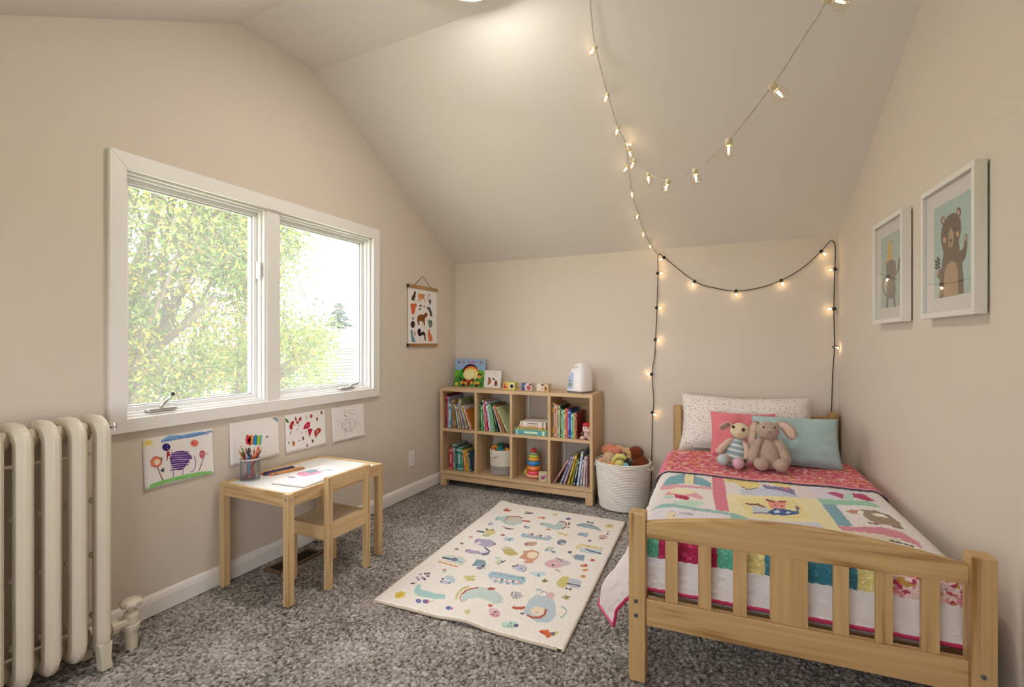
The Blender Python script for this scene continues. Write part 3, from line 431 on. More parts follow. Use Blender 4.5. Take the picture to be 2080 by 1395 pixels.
    'quilt': '!e6e0ea:36,191,48,324,105,398,332,393,350,287,345,102,43,-24;!d87d92:265,1008,320,1006,332,704,337,428,288,439,274,655;!96bfc0:31,314,73,432,130,465,230,450,332,422,337,373,220,405,116,402,62,356;!93c2b8:335,414,402,413,398,195,352,176,343,304;!dba0ac:39,689,46,764,143,767,268,779,268,735,145,728,43,655;!c9cee2:391,790,481,841,620,823,629,741,393,705;!ece2b6:329,702,393,705,629,741,697,755,713,423,710,280,677,266,654,429,406,375,339,428;!e6d9dc:634,984,697,989,697,755,630,746;!dcd8e6:697,989,887,1035,932,835,704,768;!9accb8:700,766,749,771,902,801,931,725,864,726,707,686;!7fa9bb:707,686,759,702,763,422,713,419,709,550;!ece6e6:761,702,864,726,931,725,946,468,857,455,763,422;!d88ea2:711,417,762,418,857,455,913,431,942,355,934,291,895,368,839,384,720,373;!e4d8c8:720,373,839,384,895,368,934,291,938,148,713,253;!d6d6e4:406,369,654,425,677,266,405,183;78a6b4:50,729,49,794,65,879,131,969,140,792;78a6b4:187,930,226,901,266,832,263,772,188,797;8a80a8:128,990,186,1014,190,795,138,786;e4dcae:136,962,181,980,184,796,143,786;dfa0aa:64,576,83,663,119,712,200,662,233,615,228,584,177,604,114,601;ece0c4:78,674,118,727,192,691,203,661,150,624,92,629;b62a52:110,612,176,599,174,545,117,555;bcd6cc:111,565,110,554,107,544,102,534,95,528,88,525,80,525,74,529,69,536,67,546,67,557,70,567,75,576,82,583,90,587,97,585,104,581,109,574;c4dccf:241,528,237,510,226,491,210,474,189,460,167,451,146,448,128,451,116,460,110,474,113,491,124,511,141,528,162,543,185,552,207,556,225,552,237,542;8a7a78:195,402,266,430,266,436,195,408;ecdcc8:143,294,144,277,141,260,136,247,131,239,124,236,117,239,110,247,105,261,103,277,102,295,104,311,109,324,115,334,122,337,130,333,137,324,141,310;a89888:105,272,109,318,130,336,141,295,143,298,130,341,109,322,103,274;8a6a50:135,288,135,285,134,281,133,280,132,280,130,282,130,286,130,289,130,292,131,294,133,294,134,292;c4b8d0:197,347,196,342,192,335,186,328,178,323,170,320,161,318,155,319,151,323,149,328,150,334,153,340,160,347,168,352,176,355,184,357,191,356,195,353;b0a4c4:203,337,202,331,199,325,193,322,188,321,184,323,182,328,183,334,186,340,192,344,198,344,202,342;30303a:153,251,153,247,152,244,151,243,150,243,148,246,148,249,148,253,149,256,150,257,152,256,153,254;e6cf8c:325,957,371,997,452,989,492,899,468,836,422,801,399,833,368,888,328,891;a8905c:335,956,362,909,377,973,402,917,403,928,378,985,363,920,337,967;60506c:398,827,425,791,468,829,468,842,426,804,399,840;7f7ca6:492,899,535,884,603,886,623,854,620,770,559,818,499,833;ecd886:524,938,577,995,634,990,618,897,573,889;bcd8b8:599,992,631,995,624,926,604,945;c87a98:613,874,609,863,602,853,593,846,584,846,578,850,577,860,581,872,588,882,598,889,606,890,611,884;e8da9e:373,645,610,702,636,460,525,443,409,431;c9d0dc:425,565,484,565,492,508,476,472,432,454;8a5448:403,574,416,567,450,577,475,546,479,569,454,601,418,591,406,598;e6968c:494,654,570,670,554,570,520,543,499,554;8a4a40:489,656,501,645,522,632,526,657,505,671,493,682;8a4a40:539,647,568,655,570,676,541,668;a0404c:513,590,528,595,529,604,514,597;a0404c:538,587,550,596,551,605,538,595;3f5a94:482,494,516,557,559,555,602,533,594,506,539,470,491,465;cdd8ec:503,509,525,537,532,509,511,487;cdd8ec:567,516,565,508,562,502,558,498,554,499,552,503,551,510,554,517,557,523,561,526,564,526,567,522;8f86ac:424,445,459,464,485,465,488,489,461,487,427,469;4c6c8c:595,519,606,577,604,622,595,603,597,569,588,521;c8586c:598,610,611,575,615,588,602,624;b8507c:752,865,794,890,823,868,805,797,782,831;b8406c:859,897,905,904,930,809,897,798,855,835;bcd8d0:829,885,860,893,852,806,802,786;d8ceb0:828,972,824,961,819,951,810,942,801,935,792,931,784,931,777,934,774,940,774,949,777,959,783,970,792,979,801,986,811,990,819,990,825,987,828,981;b0a888:841,986,886,1004,906,962,909,970,888,1013,844,994;c08a70:779,615,806,653,837,654,819,595,794,594;a08c78:831,652,892,674,928,622,938,538,931,462,903,490,849,499,835,556;f0ece6:844,630,838,614,832,600,825,594,820,596,818,605,820,620,824,637,832,650,838,657,844,656,846,646;f0ece6:870,633,909,638,917,590,874,597;8f6468:827,500,867,496,872,485,825,476;8f6468:900,497,923,482,926,459,901,468;6a5a50:837,657,891,669,927,618,937,526,940,533,930,626,893,677,840,665;f4f2f0:918,280,907,257,894,238,878,224,862,216,847,217,836,226,829,241,828,261,832,285,842,308,856,330,872,345,890,352,906,352,916,342,923,325,924,304;a8a090:831,266,856,318,896,355,918,329,919,334,897,360,857,322,830,269;6a5c40:851,332,882,325,912,300,918,314,887,338,855,347;58646c:872,283,869,279,867,276,865,274,863,274,862,276,862,279,864,283,867,287,869,289,871,289,872,287;58646c:911,274,909,270,906,266,902,263,899,263,898,265,898,270,900,274,903,279,908,281,911,281,911,279;6a4038:563,345,581,352,614,328,608,307,584,310,568,318;404858:483,341,481,336,476,330,471,326,466,325,463,327,461,333,464,338,468,343,473,347,478,348,482,346',
    'drawing_sheep': 'e8cf4c:12,376,78,418,74,422,8,382;e8cf4c:24,398,72,384,72,390,26,404;e8cf4c:8,428,78,406,80,412,8,434;e8cf4c:34,426,62,392,66,394,38,430;e8cf4c:16,370,84,430,80,436,12,376;e8cf4c:6,396,84,408,82,414,4,402;e8cf4c:16,402,50,424,46,430,12,408;e8cf4c:24,396,58,422,54,428,20,402;e8cf4c:16,400,60,436,56,440,12,406;f0dfa0:76,392,120,390,120,392,76,396;f0dfa0:66,372,96,346,98,348,68,374;f0dfa0:44,368,44,338,46,338,48,368;f0dfa0:26,384,-6,370,-4,368,26,382;f0dfa0:18,408,-24,416,-24,412,18,406;f0dfa0:26,428,0,364,2,362,30,426;f0dfa0:48,430,52,336,54,336,50,430;f0dfa0:68,414,102,350,104,352,70,416;8fb4da:148,408,214,444,340,428,450,432,540,424,588,398,494,394,384,390,298,406,214,390,154,388;4a7ab8:160,392,190,400,220,394,220,398,188,406,158,396;4a7ab8:174,398,204,408,234,400,234,404,204,412,174,402;4a7ab8:190,396,220,406,250,398,250,402,220,410,188,400;4a7ab8:206,408,236,418,266,410,266,414,234,422,204,412;4a7ab8:220,388,250,396,282,390,282,394,250,402,218,392;4a7ab8:236,390,266,400,298,392,298,398,266,404,234,396;4a7ab8:252,410,282,420,314,412,314,416,282,424,250,414;4a7ab8:266,404,298,414,330,406,330,412,296,418,266,408;4a7ab8:282,394,314,404,346,396,346,400,312,408,280,398;4a7ab8:298,394,330,404,362,396,362,402,328,410,296,400;4a7ab8:314,390,346,398,378,390,378,396,344,404,312,394;4a7ab8:330,402,362,412,394,404,394,410,362,416,328,406;4a7ab8:346,392,378,402,410,394,410,398,378,406,344,396;4a7ab8:362,396,394,406,428,398,428,402,394,410,360,400;4a7ab8:378,406,412,416,444,408,444,412,410,420,376,410;4a7ab8:396,398,428,408,460,400,460,404,426,412,394,402;4a7ab8:412,390,444,400,478,392,478,396,444,404,410,394;4a7ab8:428,392,462,402,494,394,494,398,460,406,426,396;4a7ab8:444,400,478,410,512,402,512,408,478,416,442,406;4a7ab8:462,398,496,408,528,400,530,406,494,414,460,404;4a7ab8:478,414,512,424,546,416,546,420,512,428,476,418;4a7ab8:496,408,530,418,564,410,564,414,528,422,494,412;4a7ab8:512,394,546,404,582,394,582,400,546,408,510,398;4a7ab8:530,404,564,414,600,406,600,410,564,418,528,408;4a7ab8:548,410,582,420,616,412,618,418,582,426,546,414;4a7ab8:564,400,600,410,634,402,636,406,598,414,562,404;2c2470:230,334,228,322,222,314,212,308,202,306,190,308,178,314,168,324,162,336,160,348,162,360,168,368,178,374,190,376,202,374,212,368,222,358,228,346;4a4298:216,346,214,342,210,338,204,338,198,340,194,346,192,352,194,356,198,360,204,360,210,358,214,352;c05a70:214,324,214,320,210,318,206,318,202,320,200,324,198,326,200,330,202,332,206,332,210,330,214,326;b8303c:200,302,220,298,230,248,212,262,202,216,198,216;9a5a8a:226,294,252,304,250,308,224,298;5c2f80:224,232,240,272,282,286,340,280,378,260,416,220,428,190,394,174,372,140,340,108,308,106,272,130,240,170;4a2070:240,280,298,278,402,260,402,264,298,280,240,284;7a48a0:234,274,298,270,388,256,388,262,298,276,232,280;d8c8e4:236,268,298,264,408,246,408,250,298,268,236,272;4a2070:236,260,298,256,386,242,384,248,298,262,236,266;7a48a0:236,256,298,252,364,242,364,246,298,254,236,258;d8c8e4:226,250,298,244,404,226,404,232,298,248,226,256;4a2070:248,240,298,238,398,222,396,224,298,242,246,244;7a48a0:234,236,298,230,372,220,372,224,298,236,234,240;d8c8e4:236,230,298,224,420,204,420,206,298,228,236,232;4a2070:242,220,298,218,394,202,394,206,298,222,242,226;7a48a0:244,214,298,212,376,200,376,202,298,216,244,218;d8c8e4:236,208,298,204,418,182,418,188,298,210,236,214;4a2070:238,202,298,198,388,184,388,186,298,202,238,206;7a48a0:230,196,298,190,394,174,394,180,298,196,230,202;d8c8e4:246,188,298,186,362,176,362,180,298,188,246,192;4a2070:242,182,298,178,410,158,410,164,298,184,242,186;7a48a0:244,176,298,172,406,152,406,156,298,176,244,178;d8c8e4:244,168,298,164,388,150,386,154,298,170,242,174;4a2070:238,164,298,160,376,146,376,150,298,162,238,168;7a48a0:226,160,298,152,398,134,398,140,298,158,226,164;d8c8e4:238,152,298,146,352,138,352,142,298,150,238,154;4a2070:236,144,298,138,364,128,364,134,298,144,236,150;7a48a0:232,140,298,134,350,126,350,128,298,136,232,142;d8c8e4:238,130,298,126,360,116,360,120,298,132,236,136;4a2070:238,126,298,120,346,114,346,116,298,124,238,128;7a48a0:226,120,298,112,328,110,326,116,298,118,224,126;8a7890:258,134,252,80,248,50,254,48,258,78,264,132;8a7890:342,120,334,60,340,58,348,118;7c5a98:436,214,458,166,452,100,426,66,408,74,406,68,430,60,458,98,464,164,442,216;e88a6a:62,236,80,268,104,278,138,260,158,240,154,200,130,178,94,186,66,208;f6e0c8:90,234,114,250,144,234,134,198,104,200;c8504c:64,234,88,270,114,270,156,244,152,202,104,184,68,212,64,206,104,178,156,198,162,248,114,276,84,276,58,238;8a7c78:138,256,162,256,154,216;9a6a60:118,180,136,118,160,48,168,50,142,118,126,180;5a5c64:144,148,176,162,178,124,154,126;e8836c:486,324,484,312,476,304,466,298,454,296,440,298,428,306,418,314,412,326,410,338,412,348,418,358,428,364,440,366,454,362,466,356,476,348,484,336;c84c48:470,326,466,320,458,316,448,316,436,320,428,326,424,334,428,342,436,346,448,346,458,342,466,336;f0b0a0:460,332,460,328,456,326,452,326,448,328,444,332,442,336,444,338,448,340,452,340,456,338,460,336;d87c84:554,202,552,190,546,178,538,172,528,170,518,172,508,178,500,188,496,202,494,214,496,228,500,238,508,246,518,248,528,246,538,240,546,228,552,216;a8384c:502,232,522,240,542,204,528,170,502,204,498,200,530,164,550,204,524,246,498,240;d8c0c8:546,216,588,218,540,176;9a7068:528,168,508,110,482,58,488,54,516,106,534,166;8cc878:38,2,56,40,134,50,246,54,350,56,472,50,606,32,614,10,472,16,340,20,214,20,114,14,56,-2;5aae48:66,34,94,18,96,22,66,38;a4d890:78,14,108,12,106,16,78,18;5aae48:90,16,120,12,120,16,90,20;a4d890:102,32,130,10,132,14,102,36;5aae48:116,20,144,32,142,36,114,24;a4d890:126,38,156,34,156,38,126,42;5aae48:140,16,170,26,168,30,138,20;a4d890:150,36,180,16,182,20,152,40;5aae48:164,28,194,32,194,36,164,34;a4d890:176,34,206,18,208,22,176,38;5aae48:188,34,220,26,220,30,188,38;a4d890:202,18,232,20,232,26,200,22;5aae48:214,30,246,20,246,24,214,34;a4d890:226,38,258,22,258,26,228,42;5aae48:240,26,272,28,270,32,240,30;a4d890:252,36,284,8,286,12,254,40;5aae48:266,24,298,28,296,32,266,28;a4d890:278,20,310,10,310,14,280,24;5aae48:292,38,324,32,324,38,292,42;a4d890:304,34,336,14,338,16,306,38;5aae48:318,34,350,14,352,18,320,38;a4d890:332,18,364,18,364,22,332,22;5aae48:344,32,376,6,378,10,346,36;a4d890:360,14,392,18,390,22,358,18;5aae48:372,32,404,14,406,18,372,36;a4d890:386,26,418,16,420,20,386,32;5aae48:400,30,432,16,434,20,400,34;a4d890:414,38,446,24,446,28,414,42;5aae48:428,8,462,8,460,12,426,14;a4d890:440,30,474,8,476,12,442,34;5aae48:454,30,488,6,490,10,456,34;a4d890:470,16,504,20,502,26,468,20;5aae48:484,32,518,32,516,38,482,36;a4d890:498,12,534,32,530,36,496,16;5aae48:512,14,546,4,546,10,512,18;a4d890:528,20,562,28,560,32,526,26;5aae48:540,12,576,4,576,8,540,16;a4d890:556,16,590,18,590,22,554,22;5aae48:570,26,606,22,604,28,570,32;a4d890:584,32,620,14,620,18,586,36',
    'drawing_rainbow': 'd8304c:192,290,184,236,190,190,206,188,200,232,208,286;e04858:208,282,200,232,206,182,222,182,216,228,226,276;e85058:226,272,216,230,222,176,240,174,234,226,242,268;e88a3c:242,282,234,226,240,170,256,168,250,222,258,278;e8a840:258,272,250,224,256,178,272,176,268,220,276,268;3c7ac0:276,264,268,220,264,174,282,170,284,216,292,258;3888c8:292,274,284,218,282,166,298,162,300,214,310,268;2c8aa0:310,264,300,214,298,160,316,156,318,210,326,260;b8c838:326,256,318,212,316,168,332,164,336,208,344,250;a8c840:344,264,336,208,332,160,350,156,352,204,360,260;38a898:362,256,352,206,350,154,366,150,370,200,378,250;d8304c:184,232,212,282,198,216,230,274,210,192,244,234,222,176,234,172,254,238,220,192,240,278,202,224,218,290,176,238;3c2c5c:414,218,448,240,450,226,436,214;8fa8c8:504,420,564,424,580,396,572,364,550,388;5a6c8c:510,412,548,398,574,368,578,372,550,402,512,418;d8c050:482,420,588,424,588,432,480,426;c8c8d4:366,382,366,380,364,380,362,380,360,380,358,382,358,382,358,384,360,384,362,384,364,384,366,382;c8c8d4:386,394,386,392,384,392,382,392,380,392,378,394,376,396,378,396,380,398,382,398,384,396,386,396;c8c8d4:404,406,404,406,402,404,400,404,398,406,396,406,396,408,396,410,398,410,400,410,402,410,404,408;c8c8d4:424,372,424,372,422,370,420,370,418,372,416,372,416,374,416,376,418,376,420,376,422,376,424,374;c8c8d4:444,386,442,384,440,384,438,384,436,384,434,386,434,386,434,388,436,388,438,388,440,388,442,386',
    'drawing_berries': '4a7a3c:0,404,28,394,60,348,28,346,8,376;b03038:62,308,84,346,110,362,134,338,110,308,100,260,68,268;a84034:140,398,150,404,168,368,156,342,140,364;a84034:202,384,228,394,236,358,206,334,194,350;b04a40:196,328,194,320,186,316,176,314,166,318,158,326,156,334,158,342,166,348,176,348,186,344,194,338;c02848:256,242,280,288,324,318,364,308,360,254,332,238,288,234;c84864:288,272,324,296,342,272,306,250;b8283c:324,226,368,232,400,212,368,160,354,124,342,166;a83a34:422,188,488,220,530,200,526,164,478,142,450,104,432,136;d88a60:450,184,482,200,496,176,460,152;9aa0a0:300,398,302,348,314,346,312,396;b86048:400,374,396,364,388,356,378,354,366,358,358,368,356,380,358,392,366,400,378,402,388,398,396,388;98403c:482,328,480,314,476,306,468,304,462,308,458,318,456,332,458,344,462,352,468,356,476,350,480,340;98505c:554,398,552,386,546,378,538,376,530,380,526,390,524,402,526,414,530,422,538,424,546,420,552,410;8a3c40:270,128,268,116,264,108,256,106,250,112,246,120,244,132,246,144,250,152,256,154,264,150,268,140;c87048:140,90,138,76,130,68,120,66,110,70,104,82,100,96,104,110,110,118,120,120,130,114,138,104;6a9858:132,116,130,112,124,110,118,110,110,112,104,116,102,120,104,124,110,126,118,126,124,124,130,120;8a4044:324,34,322,24,318,18,314,16,308,20,304,28,302,38,304,48,308,54,314,56,318,52,322,44;7a8470:62,114,62,106,58,100,54,98,50,102,48,108,46,118,48,126,50,132,54,134,58,130,62,124;6a5a58:382,94,420,88,404,52,390,58;8a9488:88,250,68,198,76,196,96,246;7a8880:176,248,176,244,172,242,168,242,164,244,160,246,160,252,160,256,164,258,168,258,172,256,176,252;9aa49c:216,110,214,106,208,104,202,104,194,106,190,110,188,114,190,118,194,120,202,120,208,118,214,114;9aa49c:34,156,32,154,30,152,28,152,24,154,22,156,20,158,22,162,24,162,28,162,30,162,32,160;8a9a88:244,196,242,192,240,190,236,190,232,192,230,194,230,198,230,202,232,204,236,204,240,202,242,200;7a8870:140,306,140,302,138,300,134,300,130,300,128,304,128,308,128,312,130,316,134,316,138,314,140,310;7a8870:200,294,200,290,196,286,194,286,190,288,188,292,186,296,188,300,190,302,194,302,196,302,200,298;7a8870:82,222,82,218,80,216,76,216,72,218,70,220,70,224,70,228,72,232,76,232,80,230,82,226;7a8870:304,200,304,196,300,194,298,192,294,194,292,198,290,202,292,206,294,208,298,210,300,208,304,204',
    'drawing_sketch': '9a8888:194,162,190,222,234,254,320,264,406,246,426,188,394,130,318,100,244,124,192,162,190,160,242,120,320,96,398,128,432,188,408,248,318,268,232,258,184,224,188,162;9a8888:192,224,120,258,80,302,106,272,110,274,76,300,118,256,190,222;604a50:220,320,270,302,274,308,224,326;9a8888:224,326,224,388,298,386,384,366,430,368,428,372,384,370,298,388,220,390,220,326;9a8888:408,190,474,196,530,172,532,174,474,198,406,192;9a8888:432,194,466,254,462,256,428,196;9a8888:234,124,242,48,246,48,240,122;9a8888:360,120,350,82,354,80,366,118;9a8888:274,364,362,322,430,322,430,324,364,326,276,368;9a8888:254,228,340,200,384,148,276,150,276,146,386,146,342,202,256,230;9a8888:224,202,298,230,362,212,364,214,296,232,222,204;9a8888:432,314,476,340,474,342,428,316;7a6468:258,140,256,136,252,134,244,134,236,136,230,140,228,144,230,148,236,150,244,150,252,148,256,144;b09a98:252,268,232,186,318,124,320,126,236,186,256,268;b09a98:316,260,328,124,332,124,322,258',
    'poster': '4a3f38:96,720,118,764,162,798,170,842,206,850,224,814,206,782,214,718,180,696,128,698;d8d0c8:214,730,212,718,204,710,194,706,184,708,176,716,172,726,176,736,184,744,194,748,204,746,212,740;e0a878:278,776,286,820,314,834,340,814,442,818,462,834,470,804,452,770,468,738,468,694,442,692,434,742,360,736,356,692,332,690,322,738,296,692,272,696,290,746;e88a60:386,786,384,772,376,758,364,746,348,740,334,740,318,744,306,752,298,764,296,778,298,794,306,806,318,818,334,824,348,826,364,822,376,814,384,800;a8a060:426,790,424,774,420,760,412,750,404,744,396,744,386,748,380,758,376,770,374,786,376,800,380,814,386,824,396,830,404,830,412,826,420,816,424,804;7a7478:612,828,608,820,598,814,586,812,572,812,562,816,558,822,562,830,572,836,586,838,598,838,608,834;d8d0d0:608,760,606,738,598,716,588,702,574,692,558,692,544,698,534,712,526,732,524,754,526,776,534,796,544,812,558,822,574,824,588,816,598,802,606,782;3c3838:586,736,634,752,644,718,614,660,594,664;d86a3c:76,614,92,652,144,644,224,660,250,614,214,596,188,516,162,476,110,484,96,562;5c5044:304,612,340,658,386,624,332,604;5c5044:296,580,350,588,340,556,304,554;c87858:466,624,462,614,454,606,442,602,432,604,424,610,420,620,424,630,432,638,442,642,454,640,462,632;545866:514,588,528,616,576,630,614,606,662,546,682,474,614,470,594,538,556,580;8a4f26:254,434,286,472,340,486,442,490,480,526,528,522,542,480,508,456,468,432,462,312,434,310,424,376,396,314,396,380,314,382,314,312,286,312,268,370,254,310;3c3236:76,320,102,364,136,376,180,366,198,320,170,270,110,264;8a8478:170,414,166,400,156,390,144,386,132,390,124,398,120,412,124,424,132,434,144,438,156,436,166,426;7a8c7c:546,392,586,420,672,396,678,306,604,272,566,314;4a5450:670,384,668,376,658,370,644,368,630,370,620,376,616,382,620,390,630,396,644,400,658,398,668,392;7a98b0:76,222,106,238,136,222,144,164,180,102,212,38,162,38,110,48,96,132;2c2428:260,230,304,264,350,248,350,190,414,218,470,196,494,66,462,70,442,148,396,162,340,136,286,146,264,188;d8c8b8:318,134,322,60,330,60,328,136;d8c8b8:448,126,438,66,448,66,456,126;d87a50:546,210,566,254,604,250,614,204,672,128,692,88,644,50,586,50,556,126;c89888:218,176,218,166,214,156,208,148,200,144,194,144,186,148,180,156,178,164,176,176,178,186,180,196,186,204,194,208,200,208,208,204,214,196,218,188;7a5a4c:520,160,518,154,514,150,508,148,502,150,498,154,498,158,498,164,502,168,508,170,514,168,518,164;e0c0b0:464,268,462,262,458,256,452,254,446,256,442,260,440,268,442,274,446,278,452,280,458,278,462,274',
    'bear_print': '6f5a4c:3169,3274,3167,3264,3161,3256,3151,3250,3141,3250,3129,3252,3117,3258,3107,3268,3101,3278,3099,3290,3101,3300,3107,3308,3117,3312,3129,3314,3141,3310,3151,3304,3161,3296,3167,3284;d6a898:3157,3276,3155,3266,3149,3262,3139,3260,3129,3266,3121,3274,3119,3284,3121,3294,3129,3300,3139,3300,3149,3294,3155,3286;6f5a4c:3398,3278,3396,3268,3390,3258,3381,3254,3371,3252,3359,3254,3349,3262,3341,3270,3335,3282,3333,3294,3335,3304,3341,3314,3349,3318,3359,3320,3371,3316,3381,3310,3390,3300,3396,3290;d6a898:3381,3276,3377,3268,3371,3262,3361,3262,3351,3266,3345,3276,3343,3286,3345,3296,3351,3300,3361,3302,3371,3296,3377,3288;6f5a4c:3075,2724,3081,2858,3034,2890,3024,2920,3069,2930,3107,2940,3141,3042,3101,3136,3101,3196,3135,3256,3207,3298,3289,3300,3355,3274,3394,3222,3400,3152,3365,3086,3384,3014,3436,3036,3440,3090,3450,3116,3466,3118,3482,3100,3480,3030,3458,2962,3412,2932,3430,2840,3432,2728,3365,2730;b99a7c:3149,2724,3155,2894,3187,2948,3269,2970,3327,2946,3355,2886,3361,2726;b99a7c:3211,3082,3217,3162,3239,3200,3265,3202,3289,3166,3297,3108,3279,3070,3245,3064;2c2424:3223,3122,3259,3126,3273,3114,3249,3100;4a3830:3223,3090,3249,3082,3271,3092,3265,3096,3247,3086,3225,3094;d8a494:3181,3130,3177,3120,3169,3114,3155,3114,3143,3120,3133,3130,3129,3140,3133,3150,3143,3156,3155,3158,3169,3152,3177,3142;d8a494:3371,3136,3367,3126,3361,3120,3349,3120,3339,3124,3331,3134,3329,3144,3331,3154,3339,3160,3349,3160,3361,3154,3367,3146;3a2c28:3197,3184,3195,3178,3191,3176,3183,3176,3175,3180,3171,3184,3169,3190,3171,3194,3175,3196,3183,3196,3191,3194,3195,3188;3a2c28:3329,3184,3327,3178,3323,3176,3315,3176,3309,3180,3303,3184,3301,3190,3303,3194,3309,3196,3315,3196,3323,3194,3327,3190;d6a898:3468,3088,3468,3080,3462,3074,3456,3072,3450,3076,3446,3084,3444,3094,3446,3104,3450,3110,3456,3110,3462,3108,3468,3098;d6a898:3067,2910,3065,2902,3057,2896,3049,2894,3041,2898,3032,2906,3030,2914,3032,2924,3041,2930,3049,2930,3057,2926,3065,2920;3c3c38:3045,3002,3049,2996,3047,2990,3041,2986,3030,2988,3018,2992,3008,2998,3002,3006,3004,3012,3010,3014,3022,3014,3034,3008;3c3c38:3083,2998,3075,2994,3063,2992,3053,2996,3045,3000,3045,3006,3049,3012,3059,3014,3071,3016,3081,3014,3087,3008,3089,3002;3c3c38:3045,2978,3049,2970,3047,2964,3041,2962,3030,2962,3018,2968,3008,2974,3002,2980,3004,2986,3010,2988,3022,2988,3034,2984;3c3c38:3083,2972,3075,2968,3063,2968,3053,2970,3045,2976,3045,2982,3049,2986,3059,2990,3071,2990,3081,2988,3087,2984,3089,2978;3c3c38:3045,2952,3049,2946,3047,2940,3041,2938,3030,2938,3018,2942,3008,2948,3002,2956,3004,2960,3010,2964,3022,2962,3034,2958;3c3c38:3083,2946,3075,2942,3063,2942,3053,2944,3045,2948,3045,2954,3049,2960,3059,2964,3071,2964,3081,2962,3087,2958,3089,2952;3c3c38:3045,3032,3045,2938,3053,2936,3053,3032;3c3c38:3063,3020,3061,3014,3055,3010,3049,3010,3043,3012,3037,3018,3034,3024,3037,3030,3043,3034,3049,3034,3055,3032,3061,3026',
    'giraffe_print': 'dfb85c:2000,3156,2006,3294,2022,3342,2084,3342,2118,3298,2112,3152;dfb85c:2126,3298,2118,3284,2102,3278,2078,3278,2052,3286,2034,3300,2028,3316,2034,3328,2052,3334,2078,3334,2102,3326,2118,3312;5a4a3c:2086,3326,2148,3324,2142,3330,2082,3332;5a4a3c:1961,3262,1976,3248,1994,3246,1980,3262;dfb85c:1925,3142,1992,3196,2000,3118;77706e:1955,3106,1996,3156,2118,3162,2202,3126,2218,3026,2186,2964,2212,2870,2186,2812,2212,2720,2166,2720,2136,2798,2032,2806,2000,2722,1955,2724,1970,2838,1996,2968;77706e:2220,3010,2288,3032,2312,3096,2306,3140,2262,3146,2268,3104,2246,3044,2184,3024;77706e:1961,3022,1875,3004,1841,2946,1881,2874,1959,2834,1996,2840,1927,2876,1891,2942,1919,2992,1994,3006;c04c40:2092,3000,2088,2996,2078,2996,2066,2996,2054,2998,2046,3002,2042,3006,2046,3010,2054,3012,2066,3010,2078,3008,2088,3004',
    'pad': 'e8a0bc:-4104,3650,-4164,3696,-4158,3774,-4072,3868,-3968,3864,-3964,3764,-4006,3636;c86890:-4102,3642,-4148,3706,-4134,3784,-4066,3830,-4086,3848,-4154,3800,-4168,3720,-4116,3652;90a8b0:-4156,3786,-4160,3854,-4110,3902,-4026,3848,-4048,3750;c8d0d4:-3982,3910,-3974,3898,-3974,3886,-3982,3878,-3996,3876,-4012,3880,-4026,3888,-4034,3900,-4034,3912,-4026,3920,-4012,3922,-3996,3918;b0a8c0:-4056,3586,-4048,3574,-4044,3564,-4048,3552,-4056,3544,-4068,3538,-4084,3534,-4102,3536,-4118,3542,-4132,3550,-4140,3560,-4142,3572,-4140,3582,-4132,3592,-4118,3598,-4102,3600,-4086,3600,-4068,3594;a88a9a:-4104,3898,-4096,3956,-4108,3966,-4116,3908;c8c4d8:-3932,3960,-3926,3950,-3924,3940,-3926,3930,-3936,3922,-3946,3916,-3960,3914,-3976,3916,-3990,3920,-4000,3928,-4006,3938,-4008,3948,-4006,3958,-3996,3966,-3986,3972,-3970,3974,-3956,3972,-3942,3968',
}

def art_polys(key, unit):
    out = []
    for s in ART[key].split(';'):
        c, p = s.split(':')
        p = [float(t) / unit for t in p.split(',')]
        out.append((c, [(p[i], p[i + 1]) for i in range(0, len(p), 2)]))
    return out

def decals(name, key, fn, parent, unit=2000.0):
    """flat printed marks a hair above a sheet; fn(u, v, lift) -> 3D point"""
    mb = MB()
    for i, (c, poly) in enumerate(art_polys(key, unit)):
        mb.col(c)
        q = [fn(u, v, 0.0004 + i * 0.000012) for u, v in poly]
        mb.add(q, [tuple(range(len(q)))])
    return mb.obj(name, PRINT, parent)

def in_poly(px, py, poly):
    xs = [p[0] for p in poly]; ys = [p[1] for p in poly]
    sel = np.where((px >= min(xs)) & (px <= max(xs)) & (py >= min(ys)) & (py <= max(ys)))[0]
    if len(sel) == 0:
        return sel
    x = px[sel]; y = py[sel]
    ins = np.zeros(len(sel), bool)
    n = len(poly)
    for i in range(n):
        x1, y1 = poly[i]; x2, y2 = poly[(i + 1) % n]
        if y1 == y2:
            continue
        cr = ((y1 > y) != (y2 > y)) & (x < (x2 - x1) * (y - y1) / (y2 - y1) + x1)
        ins ^= cr
    return sel[ins]

# ------------------------------------------------------------------ room shell
LX, BY, FY = -2.364, 3.85, -0.55
CAP0, CAP1, CAPZ = 1.722, 2.226, 2.845
def roof(y):
    if y < CAP0: return CAPZ - 0.547 * (CAP0 - y)
    if y <= CAP1: return CAPZ
    return CAPZ - 0.581 * (y - CAP1)
SKEW = 0.05          # the ridge runs slightly askew to the end wall
def roof2(x, y):
    k = SKEW * (x - LX)
    c0, c1 = CAP0 - k, CAP1 - k
    if y < c0: return CAPZ - 0.547 * (c0 - y)
    if y <= c1: return CAPZ
    return CAPZ - (CAPZ - 1.9) * (y - c1) / (BY - c1)
def wallr(y):
    return 0.565 + 0.075 * (BY - y)

def gable_strip(y0, y1, z0=0.0, over=0.05):
    ys = [y0] + [q for q in (CAP0, CAP1) if y0 < q < y1] + [y1]
    return [(y0, z0), (y1, z0)] + [(q, roof(q) + over) for q in reversed(ys)]

